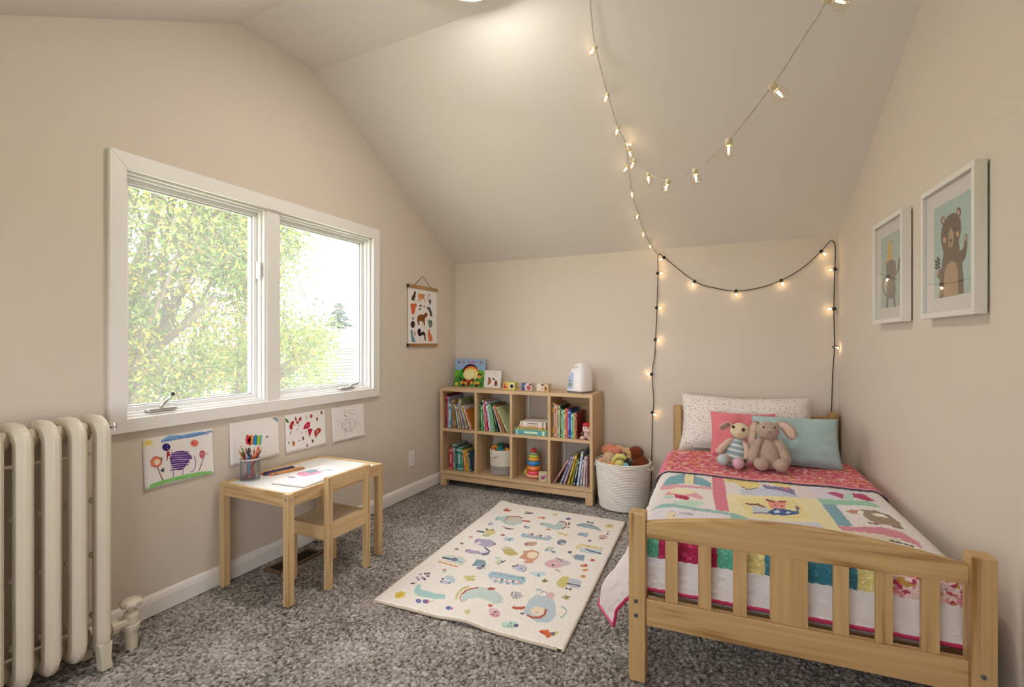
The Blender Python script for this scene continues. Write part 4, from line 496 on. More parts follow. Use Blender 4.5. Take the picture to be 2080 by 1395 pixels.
WY0, WY1, WZ0, WZ1 = 1.20, 2.725, 0.877, 1.93      # window opening
mb = MB()
mb.prism(gable_strip(FY, WY0), LX - 0.14, LX, 'x')
mb.prism(gable_strip(WY1, BY + 0.1), LX - 0.14, LX, 'x')
mb.prism(gable_strip(WY0, WY1, WZ1), LX - 0.14, LX, 'x')
mb.prism([(WY0, -0.1), (WY1, -0.1), (WY1, WZ0), (WY0, WZ0)], LX - 0.14, LX, 'x')
struct(mb.obj('wall_left', WALL))
struct(B(LX, wallr(BY) + 0.15, BY, BY + 0.1, -0.1, 1.96).obj('wall_back', WALL))
V0, V1, VZ0, VZ1 = -1.55, 0.05, 0.68, 1.53  # opening cut for the added fill window
mb = MB()
mb.box(LX, V0, FY - 0.1, FY, -0.1, 1.75).box(V1, 1.05, FY - 0.1, FY, -0.1, 1.75).box(V0, V1, FY - 0.1, FY, -0.1, VZ0).box(V0, V1, FY - 0.1, FY, VZ1, 1.75)
struct(mb.obj('wall_front', WALL))
# right wall runs slightly askew
wl = math.hypot(0.075, 1.0)
MR = Matrix(((0.075 / wl, 1 / wl, 0, 0.565), (-1 / wl, 0.075 / wl, 0, BY), (0, 0, 1, 0), (0, 0, 0, 1)))  # local x along wall (towards viewer), y = outwards
LEN = (BY - FY) * wl + 0.1
def rstrip():
    ys = [(-0.1)]
    pts = [(-0.1, -0.1), (LEN, -0.1)]
    for q in (LEN, (BY - CAP0) * wl, (BY - CAP1) * wl, -0.1):
        pts.append((q, roof(BY - q / wl) + 0.05))
    return pts
mb = MB(); mb.prism(rstrip(), 0.0, 0.1, 'y', MR)
struct(mb.obj('wall_right', WALL))
mb = MB()
prof = [(FY - 0.05, roof(FY - 0.05)), (CAP0, CAPZ), (CAP1, CAPZ), (BY + 0.05, roof(BY + 0.05)), (BY + 0.05, roof(BY + 0.05) + 0.12), (CAP1, CAPZ + 0.12), (CAP0, CAPZ + 0.12), (FY - 0.05, roof(FY - 0.05) + 0.12)]
xa, xb = LX - 0.02, 1.05
ring_a = [(xa, p[0], p[1]) for p in prof]
ka = SKEW * (xb - LX)
yq = [FY - 0.05, CAP0 - ka, CAP1 - ka, BY + 0.05]
zq = [roof2(xb, q) for q in yq]
ring_b = [(xb, y, z) for y, z in zip(yq, zq)] + [(xb, y, z + 0.12) for y, z in zip(yq[::-1], zq[::-1])]
mb.add(ring_a + ring_b, [tuple(range(8)), tuple(range(8, 16))[::-1]] + [(i, 8 + i, 8 + (i + 1) % 8, (i + 1) % 8) for i in range(8)])
struct(mb.obj('ceiling', CEIL))

# carpet: a fine grid of tufts
def carpet():
    st = 0.0068
    xs = np.arange(LX - 0.01, 0.86, st); ys = np.arange(0.62, BY + 0.01, st)
    rs = np.random.RandomState(4)
    X, Y = np.meshgrid(xs, ys)
    nx, ny = len(xs), len(ys)
    X = X + rs.uniform(-0.0022, 0.0022, X.shape); Y = Y + rs.uniform(-0.0022, 0.0022, Y.shape)
    h = rs.uniform(0, 1, X.shape)
    low = rs.uniform(0, 1, (ny // 24 + 2, nx // 24 + 2))
    yi = np.arange(ny) / 24.0; xi = np.arange(nx) / 24.0
    y0 = yi.astype(int); x0 = xi.astype(int); fy = (yi - y0)[:, None]; fx = (xi - x0)[None, :]
    fy = fy * fy * (3 - 2 * fy); fx = fx * fx * (3 - 2 * fx)
    lf = (low[np.ix_(y0, x0)] * (1 - fy) * (1 - fx) + low[np.ix_(y0 + 1, x0)] * fy * (1 - fx) + low[np.ix_(y0, x0 + 1)] * (1 - fy) * fx + low[np.ix_(y0 + 1, x0 + 1)] * fy * fx)
    Z = -0.011 + 0.011 * h + 0.002 * (lf - 0.5)
    d, l = np.array(C('40372f')), np.array(C('d6cec8'))
    k = np.clip(0.10 + 0.55 * h + 0.46 * rs.normal(0, 0.5, h.shape) + 0.30 * (lf - 0.5), 0, 1)[..., None]
    colr = d * (1 - k) + l * k
    me = bpy.data.meshes.new('floor')
    v = np.stack([X, Y, Z], -1).reshape(-1, 3)
    i = (np.arange(ny - 1)[:, None] * nx + np.arange(nx - 1)[None, :]).reshape(-1)
    q = np.stack([i, i + 1, i + nx + 1, i + nx], -1)
    me.vertices.add(len(v)); me.vertices.foreach_set('co', v.astype(np.float32).reshape(-1))
    me.loops.add(q.size); me.loops.foreach_set('vertex_index', q.reshape(-1).astype(np.int32))
    me.polygons.add(len(q)); me.polygons.foreach_set('loop_start', (np.arange(len(q)) * 4).astype(np.int32))
    me.update(calc_edges=True)
    a = me.color_attributes.new('Col', 'FLOAT_COLOR', 'POINT')
    a.data.foreach_set('color', np.concatenate([colr.reshape(-1, 3), np.ones((len(v), 1))], 1).astype(np.float32).reshape(-1))
    me.materials.append(vcol_mat('carpet_pile', 0.95, 0.3, 500, 0.15))
    o = bpy.data.objects.new('floor', me); COL.objects.link(o)
    struct(o)
    # the flat underlay carries on behind the viewer
    b = B(LX - 0.05, 1.05, FY - 0.05, BY + 0.05, -0.1, -0.0125).obj('underlay', mat('underlay_grey', '8f857c', 0.95, 0.3, 300, 0.2, 60), o)
carpet()

def baseboard(name, pts, thick_dir):
    pass
bbp = [(0, 0), (0.017, 0), (0.017, 0.062), (0.013, 0.078), (0.006, 0.088), (0, 0.09)]
mb = MB(); mb.prism([(LX + p[0], p[1]) for p in bbp], FY, BY, 'y'); struct(mb.obj('baseboard_left', TRIM, smooth=False))
mb = MB(); mb.prism([(BY - p[0], p[1]) for p in bbp], LX + 0.017, wallr(BY), 'x'); struct(mb.obj('baseboard_back', TRIM))
mb = MB()
mb.prism([(p[0] * -1, p[1]) for p in bbp], 0.03, LEN - 0.15, 'x', MR)
struct(mb.obj('baseboard_right', TRIM))

# ------------------------------------------------------------------ window
win = bpy.data.objects.new('window_1', None); COL.objects.link(win); win.location = (LX, 1.96, WZ0)
win['kind'] = 'structure'; win['label'] = 'white double casement window above the little table'
WO = Vector((LX, 1.96, WZ0))
def wpart(mb, name, m, parent=None, bevel=0.0015, **k):
    mb.v = [tuple(Vector(p) - WO) for p in mb.v]
    return mb.obj(name, m, parent or win, bevel=bevel, **k)
ct = 0.022   # casing proud of the wall
wpart(MB().prism([(1.136, 1.998), (2.795, 1.998), (2.727, 1.928), (1.2, 1.928)], LX, LX + ct), 'casing_board', TRIM, bevel=0.003)
wpart(MB().prism([(1.136, 0.82), (2.795, 0.82), (2.727, 0.879), (1.2, 0.879)], LX, LX + ct + 0.003), 'casing_board', TRIM, bevel=0.003)
wpart(MB().prism([(1.136, 0.82), (1.2, 0.879), (1.2, 1.928), (1.136, 1.998)], LX, LX + ct), 'casing_board', TRIM, bevel=0.003)
wpart(MB().prism([(2.795, 0.82), (2.727, 0.879), (2.727, 1.928), (2.795, 1.998)], LX, LX + ct), 'casing_board', TRIM, bevel=0.003)
wpart(B(LX - 0.11, LX + 0.004, 1.888, 1.966, WZ0, WZ1), 'mullion', TRIM, bevel=0.002)
def ring(y0, y1, z0, z1, w, x0, x1):
    mb = MB()
    mb.box(x0, x1, y0, y1, z1 - w, z1).box(x0, x1, y0, y1, z0, z0 + w)
    mb.box(x0, x1, y0, y0 + w, z0 + w, z1 - w).box(x0, x1, y1 - w, y1, z0 + w, z1 - w)
    return mb
GLASS = thin_glass('window_pane_glass', (1, 1, 1), 0.042, 0.05)  # whitish mix in the panes imitates veiling glare from the bright outdoors
VINYL = mat('window_vinyl', 'f0efee', 0.3, spec=0.4)
for y0, y1 in ((WY0, 1.888), (1.966, WY1)):
    wpart(ring(y0, y1, WZ0, WZ1, 0.012, LX - 0.125, LX - 0.004), 'jamb', TRIM)
    wpart(ring(y0 + 0.012, y1 - 0.012, WZ0 + 0.012, WZ1 - 0.012, 0.010, LX - 0.125, LX - 0.026), 'stop_bead', VINYL)
    s = wpart(ring(y0 + 0.022, y1 - 0.022, WZ0 + 0.022, WZ1 - 0.022, 0.020, LX - 0.098, LX - 0.05), 'sash', VINYL)
    wpart(ring(y0 + 0.042, y1 - 0.042, WZ0 + 0.042, WZ1 - 0.042, 0.005, LX - 0.088, LX - 0.062), 'glazing_bead', mat('glazing_gasket', 'b9bcc0', 0.5), s, bevel=0)
    wpart(B(LX - 0.078, LX - 0.074, y0 + 0.042, y1 - 0.042, WZ0 + 0.042, WZ1 - 0.042), 'pane', GLASS, s, bevel=0)
CHROME = mat('satin_nickel', 'c9c6c2', 0.3, metal=0.9)
DKM = mat('dark_metal', '4a4640', 0.4, metal=0.7)
def crank(yc, flip):
    hz = WZ0 + 0.013
    h = wpart(B(LX - 0.034, LX + 0.002, yc - 0.062, yc + 0.062, hz, hz + 0.016), 'crank_base', CHROME, bevel=0.006, seg=3)
    if not flip:
        pts = [(LX - 0.012, yc - 0.006, hz + 0.016), (LX - 0.008, yc + 0.004, hz + 0.03), (LX + 0.004, yc + 0.035, hz + 0.07)]
        wpart(MB().tube(pts, [0.009, 0.008, 0.006], 10), 'crank_arm', CHROME, h, bevel=0, smooth=True)
        wpart(MB().ell((LX + 0.005, yc + 0.038, hz + 0.075), (0.009, 0.009, 0.009)), 'crank_knob', DKM, h, bevel=0, smooth=True)
    else:
        pts = [(LX - 0.012, yc + 0.03, hz + 0.016), (LX - 0.006, yc + 0.045, hz + 0.026), (LX - 0.003, yc + 0.085, hz + 0.03)]
        wpart(MB().tube(pts, [0.009, 0.008, 0.006], 10), 'crank_arm', CHROME, h, bevel=0, smooth=True)
        wpart(MB().ell((LX - 0.002, yc + 0.09, hz + 0.034), (0.01, 0.01, 0.01)), 'crank_knob', CHROME, h, bevel=0, smooth=True)
crank(1.355, False)
crank(2.50, True)
lk = wpart(B(LX - 0.052, LX - 0.018, 1.858, 1.872, 1.545, 1.64), 'sash_lock', VINYL, bevel=0.003)
wpart(B(LX - 0.03, LX - 0.012, 1.872, 1.884, 1.56, 1.625), 'lock_lever', CHROME, lk, bevel=0.002)

# unseen window added behind the viewer to let in fill light
w2 = bpy.data.objects.new('window_2', None); COL.objects.link(w2); w2.location = (0, 0, 0)
w2['kind'] = 'structure'; w2['label'] = 'white casement window added unseen behind the viewer for fill light'
def ring2(x0, x1, z0, z1, w, y0, y1):
    return MB().box(x0, x1, y0, y1, z1 - w, z1).box(x0, x1, y0, y1, z0, z0 + w).box(x0, x0 + w, y0, y1, z0 + w, z1 - w).box(x1 - w, x1, y0, y1, z0 + w, z1 - w)
ring2(V0 - 0.06, V1 + 0.06, VZ0 - 0.06, VZ1 + 0.06, 0.065, FY, FY + 0.02).obj('casing_board', TRIM, w2)
ring2(V0, V1, VZ0, VZ1, 0.04, FY - 0.09, FY - 0.04).obj('sash', VINYL, w2)
B((V0 + V1) / 2 - 0.03, (V0 + V1) / 2 + 0.03, FY - 0.09, FY - 0.03, VZ0 + 0.04, VZ1 - 0.04).obj('mullion', VINYL, w2)
B(V0 + 0.04, V1 - 0.04, FY - 0.07, FY - 0.066, VZ0 + 0.04, VZ1 - 0.04).obj('pane', GLASS, w2)

# wall outlet
o = thing('wall_outlet', 'white duplex wall outlet low on the left wall beside the bookshelf', 'outlet', (LX, 3.19, 0.29))
B(0, 0.006, -0.036, 0.036, -0.06, 0.06).obj('cover_plate', TRIM, o, bevel=0.003)
for dz in (-0.022, 0.022):
    s = B(0.004, 0.0085, -0.016, 0.016, dz - 0.015, dz + 0.015).obj('socket', VINYL, o, bevel=0.003)
    B(0.0085, 0.0088, -0.008, -0.005, dz - 0.004, dz + 0.007).box(0.0085, 0.0088, 0.005, 0.008, dz - 0.004, dz + 0.007).obj('slot', DKM, s)

# floor register
o = thing('floor_vent', 'brown metal floor register set in the carpet under the little table', 'floor vent', (-2.238, 1.965, 0.0))
BRN = mat('register_brown', '7a5f48', 0.45, metal=0.4)
mb = MB(); y0, y1, x0, x1 = -0.15, 0.15, -0.062, 0.062
mb.box(x0, x1, y0, y0 + 0.02, -0.008, 0.005).box(x0, x1, y1 - 0.02, y1, -0.008, 0.005).box(x0, x0 + 0.02, y0 + 0.02, y1 - 0.02, -0.008, 0.005).box(x1 - 0.02, x1, y0 + 0.02, y1 - 0.02, -0.008, 0.005)
mb.obj('frame', BRN, o, bevel=0.0015)
B(x0 + 0.02, x1 - 0.02, y0 + 0.02, y1 - 0.02, -0.009, 0.0005).obj('well', mat('vent_dark', '17130f', 0.9), o)
for i in range(16):
    yy = y0 + 0.03 + i * 0.016
    me_o = B(x0 + 0.02, x1 - 0.02, yy - 0.0025, yy + 0.0025, 0.0005, 0.0032).obj('slat', mat('vent_slat', '3d2f24', 0.5, metal=0.3), o)

# ceiling lamp
LMP = thing('ceiling_lamp', 'round flush ceiling lamp with glowing white bowl at the ridge', 'ceiling lamp', (-1.10, 1.905, CAPZ))
MB().lathe([(0.128, -0.045), (0.140, -0.047), (0.144, -0.036), (0.142, 0.0)], 40).obj('base_ring', TRIM, LMP, smooth=True)
MB().lathe([(0.004, -0.074), (0.045, -0.0725), (0.08, -0.067), (0.11, -0.057), (0.127, -0.045)], 40).obj('glass_bowl', emit('lamp_bowl_glow', (1.0, 0.94, 0.86), LAMP_STRENGTH), LMP, smooth=True)

# ------------------------------------------------------------------ outdoors
GZ = -3.1
gm = mat('lawn_and_street', 'b9b99c', 0.9, 0.2, 3, 0.35, 0.25)
struct(B(-95, 30, -60, 80, GZ - 0.2, GZ).obj('ground', gm))
struct(B(-16.5, -12.6, -30, 60, GZ, GZ + 0.03).obj('street', mat('pale_asphalt', 'cfcdc8', 0.9, 0.1, 5, 0.06, 1)))
BARK = mat('bark', '6a5f58', 0.9, 0.5, 25, 0.25, 6)

def leaf_mat(name, a, b_):
    m, nt, b = nodes_of(name)
    at = nt.nodes.new('ShaderNodeAttribute'); at.attribute_name = 'Col'
    d = nt.nodes.new('ShaderNodeBsdfDiffuse'); t = nt.nodes.new('ShaderNodeBsdfTranslucent')
    nt.links.new(at.outputs['Color'], d.inputs[0]); nt.links.new(at.outputs['Color'], t.inputs[0])
    mx = nt.nodes.new('ShaderNodeMixShader'); mx.inputs[0].default_value = 0.45
    nt.links.new(d.outputs[0], mx.inputs[1]); nt.links.new(t.outputs[0], mx.inputs[2])
    nt.links.new(mx.outputs[0], nt.nodes['Material Output'].inputs[0])
    return m
LEAF = leaf_mat('autumn_leaf', None, None)

def leaf_cloud(name, pts, parent, rs, cols, size, per, spread):
    """thousands of small folded leaves round the twig tips"""
    pts = np.array(pts)
    n = len(pts) * per
    c = np.repeat(pts, per, 0) + rs.normal(0, spread, (n, 3)) * np.array([1, 1, 0.75])
    d = rs.normal(0, 1, (n, 3)); d[:, 2] -= 0.5; d /= np.linalg.norm(d, axis=1)[:, None]
    s = np.cross(d, rs.normal(0, 1, (n, 3))); s /= np.linalg.norm(s, axis=1)[:, None]
    L = (size * rs.uniform(0.6, 1.3, n))[:, None]
    v = np.stack([c, c + d * L * 0.5 + s * L * 0.2, c + d * L, c + d * L * 0.5 - s * L * 0.2], 1).reshape(-1, 3)
    me = bpy.data.meshes.new(name)
    me.vertices.add(len(v)); me.vertices.foreach_set('co', v.astype(np.float32).reshape(-1))
    me.loops.add(len(v)); me.loops.foreach_set('vertex_index', np.arange(len(v), dtype=np.int32))
    me.polygons.add(n); me.polygons.foreach_set('loop_start', (np.arange(n) * 4).astype(np.int32))
    me.update(calc_edges=True)
    cl = np.array([C(h) for h in cols])
    tip = rs.uniform(0, 1, len(pts))
    k = np.clip(np.repeat(tip, per) + rs.normal(0, 0.16, n), 0, 0.999) * (len(cl) - 1)
    i0 = k.astype(int); fr = (k - i0)[:, None]
    cc = cl[i0] * (1 - fr) + cl[np.minimum(i0 + 1, len(cl) - 1)] * fr
    a = me.color_attributes.new('Col', 'FLOAT_COLOR', 'POINT')
    cc = np.repeat(np.concatenate([cc, np.ones((n, 1))], 1), 4, 0)
    a.data.foreach_set('color', cc.astype(np.float32).reshape(-1))
    me.materials.append(LEAF)
    o = bpy.data.objects.new(name, me); COL.objects.link(o); o.parent = parent
    o['kind'] = 'stuff'; o['label'] = 'small yellow green leaves'
    return o

def branch_tree(root, limbs, seed, levels=3, cols=None, size=0.085, per=26, spread=0.16, box=None, cut=None):
    r = random.Random(seed)
    mb = MB(); tips = []
    def grow(p, d, length, rad, lev):
        pts = [Vector(p)]; rs_ = [rad]
        n = 5
        dd = Vector(d).normalized()
        if box and (Vector(p) + dd * length).x > box:
            dd = Vector((-abs(dd.x) * 0.3, dd.y, dd.z)).normalized()
        if box and p[0] > box: return
        for i in range(n):
            dd = (dd + Vector((r.uniform(-1, 1), r.uniform(-1, 1), r.uniform(-0.5, 0.8))) * 0.17).normalized()
            pts.append(pts[-1] + dd * length / n); rs_.append(rad * (1 - 0.62 * (i + 1) / n))
            if lev <= 1: tips.append(tuple(pts[-1]))
        if not (cut and lev < 3 and cut(pts[-1])):
            mb.tube(pts, rs_, 7 if rad > 0.03 else 5)
        if lev > 0:
            for k in range(r.randint(4, 5) if lev > 1 else r.randint(3, 5)):
                i = r.randint(2, n)
                nd = (dd + Vector((r.uniform(-1, 1), r.uniform(-1, 1), r.uniform(-0.45, 0.75))) * 0.95).normalized()
                grow(pts[i], nd, length * r.uniform(0.5, 0.72), max(rs_[i] * 0.62, 0.006), lev - 1)
    for p, d, l, rad in limbs:
        grow(p, d, l, rad, levels)
    return mb, tips

# trees and houses outside
rs = np.random.RandomState(11)
GREENS = ['48603a', '5d7544', '6f804c', '7e8a50', '918f4e', '9e8e48']
t = thing('maple_tree', 'large yellow green tree filling the view through the left sash', 'tree', (-6.6, 2.3, GZ))
limbs = [((0, 0, 0), (0.02, 0.05, 1), 3.3, 0.2),
         ((0.0, 0.1, 2.6), (0.25, 0.75, 0.75), 3.6, 0.11), ((0.0, 0.1, 2.7), (0.1, 0.25, 1), 3.6, 0.12),
         ((0.0, 0.0, 2.7), (0.3, -0.5, 0.8), 2.8, 0.09), ((0.0, 0.1, 2.5), (-0.3, 0.55, 0.7), 3.4, 0.1),
         ((0.05, 0.1, 2.5), (0.3, 0.9, 0.28), 3.3, 0.09), ((0.05, 0.1, 2.9), (0.45, 0.35, 0.9), 2.6, 0.08),
         ((0.1, 0.1, 2.4), (0.5, 0.5, 0.3), 2.3, 0.07), ((0.1, 0.3, 2.6), (0.2, 1.0, 0.45), 3.6, 0.08), ((0.1, 0.2, 2.3), (0.3, 1.0, 0.12), 3.4, 0.07)]
mb, tips = branch_tree(None, limbs, 5, box=2.3, cut=lambda p: p[1] + 2.3 > 0.93 * (6.6 - p[0]) - 0.1)
mb.obj('trunk_and_limbs', BARK, t, smooth=True, label='grey brown branching trunk')
tips = [p for p in tips if p[2] > 2.6 and p[0] < 2.3 and p[1] + 2.3 < (0.86 if 4.7 < p[2] < 5.3 else 0.93 if p[2] >= 5.3 else 1.0) * (6.6 - p[0]) - 0.15]
rr_ = random.Random(2); rr_.shuffle(tips)
leaf_cloud('foliage', tips[:2100], t, rs, GREENS, 0.062, 44, 0.15)

t = thing('street_tree', 'smaller yellow tree standing beyond the big tree across the lawn', 'tree', (-11.5, 6.6, GZ))
mb, tips = branch_tree(None, [((0, 0, 0), (0, 0, 1), 2.4, 0.12), ((0, 0, 1.9), (0.3, 0.3, 0.9), 2.0, 0.06), ((0, 0, 1.9), (-0.4, -0.3, 0.9), 2.0, 0.06), ((0, 0, 2.0), (0.1, -0.5, 0.8), 1.8, 0.06)], 9, 2)
mb.obj('trunk_and_limbs', BARK, t, smooth=True)
leaf_cloud('foliage', [p for p in tips if p[2] > 1.7][:320], t, rs, ['4a5e34', '6f7042', '8e7838', '966a38'], 0.13, 30, 0.26)

t = thing('spruce_tree', 'grey green spruce top rising behind the far roofs in the right sash', 'tree', (-32.8, 33.6, GZ))
mb = MB()
mb.tube([(0, 0, 0), (0, 0, 7.9)], [0.2, 0.02], 6); mb.obj('trunk', BARK, t)
mb = MB(); r_ = random.Random(6)
for k in range(13):
    z = 1.0 + k * 0.53; R_ = 4.2 * (1 - k / 13.4)
    for j in range(11):
        a = j * 2 * PI / 11 + k * 0.4 + r_.uniform(-0.2, 0.2); q = R_ * r_.uniform(0.75, 1.1)
        mb.tube([(0, 0, z + 0.35), (math.cos(a) * q * 0.6, math.sin(a) * q * 0.6, z + 0.12), (math.cos(a) * q, math.sin(a) * q, z - 0.05)], [0.26, 0.24, 0.04], 5, sy=0.7)
mb.obj('needle_boughs', mat('spruce_needles', '2f3b36', 0.9, 0.4, 12, 0.25, 3), t, label='grey green needle boughs')

SID = mat('white_siding', '7c7a78', 0.7, 0.05, 8, 0.03, 1)
SHG = mat('grey_shingle', '5a5754', 0.9, 0.3, 10, 0.12, 6)
PNE = mat('far_window_glass', '6d7f93', 0.1, spec=0.6)
def house(name, label, loc, rz, w, d, h, rise, wall, roofm, wins):
    t = thing(name, label, 'house', loc, rz)
    wb = B(-w / 2, w / 2, -d / 2, d / 2, 0, h).obj('wall', wall, t)
    mb = MB()
    e = 0.4
    mb.prism([(-d / 2 - e, h - 0.08), (0, h + rise), (d / 2 + e, h - 0.08), (d / 2 + e, h + 0.06), (0, h + rise + 0.16), (-d / 2 - e, h + 0.06)], -w / 2 - e, w / 2 + e, 'x')
    rf = mb.obj('roof', roofm, t)
    # shingle courses on the slope that faces the bedroom
    sl = math.hypot(d / 2 + e, rise + 0.1); n = int(sl / 0.32)
    for i in range(n):
        u = i / n
        y = -(d / 2 + e) * (1 - u); z = h + 0.07 + (rise + 0.1) * u
        B(-w / 2 - e, w / 2 + e, y, y + 0.03, z, z + 0.022).obj('shingle_course', roofm, rf)
    MB().prism([(-d / 2, h), (d / 2, h), (0, h + rise)], -w / 2, w / 2, 'x').obj('gable', wall, t)
    B(-w / 2 - e - 0.02, w / 2 + e + 0.02, -d / 2 - e - 0.06, -d / 2 - e, h - 0.14, h + 0.04).obj('gutter', SID, rf)
    for (x0, x1, z0, z1) in wins:
        f = B(x0 - 0.08, x1 + 0.08, -d / 2 - 0.05, -d / 2 - 0.001, z0 - 0.08, z1 + 0.08).obj('window', SID, t)
        B(x0, x1, -d / 2 - 0.06, -d / 2 - 0.049, z0, z1).obj('pane', PNE, f)
    return t
house('bungalow', 'white bungalow with pale shingled roof low in the right sash', (-17.6, 17.2, GZ), math.radians(38), 9.5, 7, 2.5, 1.45, SID, SHG, [(-3.6, -2.4, 1.0, 2.0), (0.5, 1.8, 1.0, 2.0)])
house('far_house', 'pale blue grey house with a row of windows behind the bungalow', (-25.6, 26.6, GZ), math.radians(40), 11, 8, 3.9, 1.2, mat('blue_grey_siding', '5c626c', 0.7), mat('far_roof', '6a6a6a', 0.8), [(-4.2, -3.2, 2.3, 3.4), (-1.8, -0.8, 2.3, 3.4), (0.6, 1.6, 2.3, 3.4), (3, 4, 2.3, 3.4)])
t = thing('hedge', 'dark green hedge across the street behind the tree', 'hedge', (-21.0, 2.0, GZ))
mb = MB(); r_ = random.Random(8)
for i in range(26):
    mb.ell((r_.uniform(-0.6, 0.6), -7 + i * 0.5, r_.uniform(0.5, 0.9)), (0.8, 0.6, r_.uniform(0.6, 0.9)), 10, 6)
mb.obj('leaf_mass', mat('hedge_leaf', '46523a', 0.9, 0.6, 14, 0.3, 5), t, smooth=True)
for i, (z0, lab) in enumerate(((3.9, 'uppermost thin utility wire across the sky of the right sash'), (2.7, 'middle thin utility wire across the sky of the right sash'), (0.55, 'lowest utility wire running in front of the far roofs'))):
    o = MB().tube([(-19 - i + 3 * i, -4 + k * 3.2, z0 + 0.016 * (k - 5) ** 2) for k in range(11)], 0.014, 5).obj('utility_wire', mat('wire_grey', '77777c', 0.6), org=(-19 - i + 3 * i, 12, z0))
    tag(o, lab, 'wire', 'utility wires')
o = thing('brick_chimney', 'small red brick chimney block seen low in the left sash', 'chimney', (-22.0, 11.3, GZ))
B(-0.5, 0.5, -0.5, 0.5, 0, 1.9).obj('stack', mat('red_brick', 'b0664e', 0.85, 0.3, 20, 0.1, 6), o); B(-0.6, 0.6, -0.6, 0.6, 1.9, 2.05).obj('cap', SID, o)

# ------------------------------------------------------------------ radiator
RADM = mat('radiator_enamel', 'd8cdbb', 0.38, 0.12, 25, 0.05, 7, spec=0.45)
RX0, RX1 = -2.10, -2.305
rad = thing('radiator', 'tall old cream cast iron column radiator under the window edge', 'radiator', (-2.2, 0.75, 0))
RO = Vector((-2.2, 0.75, 0))
def rpart(mb, name, m=RADM, parent=None, **k):
    mb.v = [tuple(Vector(p) - RO) for p in mb.v]
    return mb.obj(name, m, parent or rad, **k)
def ring_path(x0, x1, z0, z1, r, n=6):
    pts = []
    for cx, cz, a0 in ((x0 - r, z1 - r, 0), (x1 + r, z1 - r, PI / 2), (x1 + r, z0 + r, PI), (x0 - r, z0 + r, 1.5 * PI)):
        for i in range(n + 1):
            a = a0 + PI / 2 * i / n
            pts.append((cx + r * math.cos(a), cz + r * math.sin(a)))
    return pts
def section(yc, end=False):
    hw, hd = 0.0225, 0.028
    path = ring_path(RX0 - hd, RX1 + hd, 0.055 + hd, 0.93 - hd, 0.045)
    cs = [(-0.36, 1.0), (0.36, 1.0), (1.0, 0.15), (1.0, -1.0), (-1.0, -1.0), (-1.0, 0.15)]   # (y/hw, outward/hd)
    vs = []; fs = []
    m = len(path); n = len(cs)
    for i, p in enumerate(path):
        a = path[(i - 1) % m]; b = path[(i + 1) % m]
        tx, tz = b[0] - a[0], b[1] - a[1]; l = math.hypot(tx, tz)
        ox, oz = tz / l, -tx / l
        for cy, co in cs:
            vs.append((p[0] + ox * co * hd, yc + cy * hw, p[1] + oz * co * hd))
    for i in range(m):
        j = (i + 1) % m
        for k in range(n):
            l = (k + 1) % n
            fs.append((i * n + k, j * n + k, j * n + l, i * n + l))
    s = rpart(MB().add(vs, fs), 'section', bevel=0.0035)
    # recessed web with its cast lugs
    w = rpart(MB().box(RX0 - 0.085, RX0 - 0.05, yc - 0.010, yc + 0.010, 0.10, 0.885), 'web', RADM, s, bevel=0.003)
    for z in (0.2, 0.42, 0.62):
        rpart(MB().lathe([(0.012, 0), (0.012, 0.012), (0.007, 0.016)], 10, M=Matrix.Translation((RX0 - 0.066, yc - 0.010, z)) @ Matrix.Rotation(PI / 2, 4, 'X')), 'lug', RADM, s)
    if end:
        for xx in (RX0 - 0.03, RX1 + 0.04):
            mb = MB()
            mb.prism([(yc - 0.022, 0.10), (yc + 0.022, 0.10), (yc + 0.017, 0.04), (yc + 0.024, 0.0), (yc - 0.012, 0.0), (yc - 0.014, 0.04)], xx - 0.022, xx + 0.022, 'x')
            rpart(mb, 'foot', RADM, s, bevel=0.005)
NSEC = 9
for i in range(NSEC):
    section(1.0125 - i * 0.0735, i in (0, NSEC - 1))
for z in (0.115, 0.87):
    for i in range(NSEC - 1):
        y1 = 1.0125 - i * 0.0735 - 0.02
        rpart(MB().tube([(-2.2, y1, z), (-2.2, y1 - 0.034, z)], 0.035, 16), 'hub', smooth=True)
for z in (0.17, 0.795):
    rpart(MB().tube([(-2.155, 1.03, z), (-2.155, 0.4, z)], 0.0055, 8), 'tie_rod')
v = rpart(MB().tube([(-2.19, 1.035, 0.105), (-2.19, 1.06, 0.105), (-2.19, 1.061, 0.105), (-2.19, 1.083, 0.105), (-2.19, 1.084, 0.105), (-2.19, 1.12, 0.105)], [0.02, 0.02, 0.029, 0.029, 0.02, 0.02], 12), 'valve_union', smooth=False)
VX, VY = -2.19, 1.135
vb = rpart(MB().lathe([(0.021, -0.01), (0.021, 0.07), (0.03, 0.071), (0.03, 0.09), (0.026, 0.092), (0.027, 0.125), (0.022, 0.14), (0.014, 0.142), (0.014, 0.162)], 18, (VX, VY, 0)), 'valve_body', smooth=False)
prof = []
mb = MB()
nn = 40
hv = []; hf = []
for (r0, z, lob) in ((0.012, 0.158, 0), (0.03, 0.160, 1), (0.036, 0.168, 1), (0.036, 0.178, 1), (0.03, 0.186, 1), (0.012, 0.188, 0)):
    for k in range(nn):
        a = 2 * PI * k / nn
        r = r0 * (1 + 0.07 * lob * math.cos(8 * a))
        hv.append((VX + r * math.cos(a), VY + r * math.sin(a), z))
for i in range(5):
    for k in range(nn):
        hf.append((i * nn + k, i * nn + (k + 1) % nn, (i + 1) * nn + (k + 1) % nn, (i + 1) * nn + k))
hf.append(tuple(5 * nn + k for k in range(nn)))
rpart(MB().add(hv, hf), 'valve_handle', RADM, vb, smooth=True)
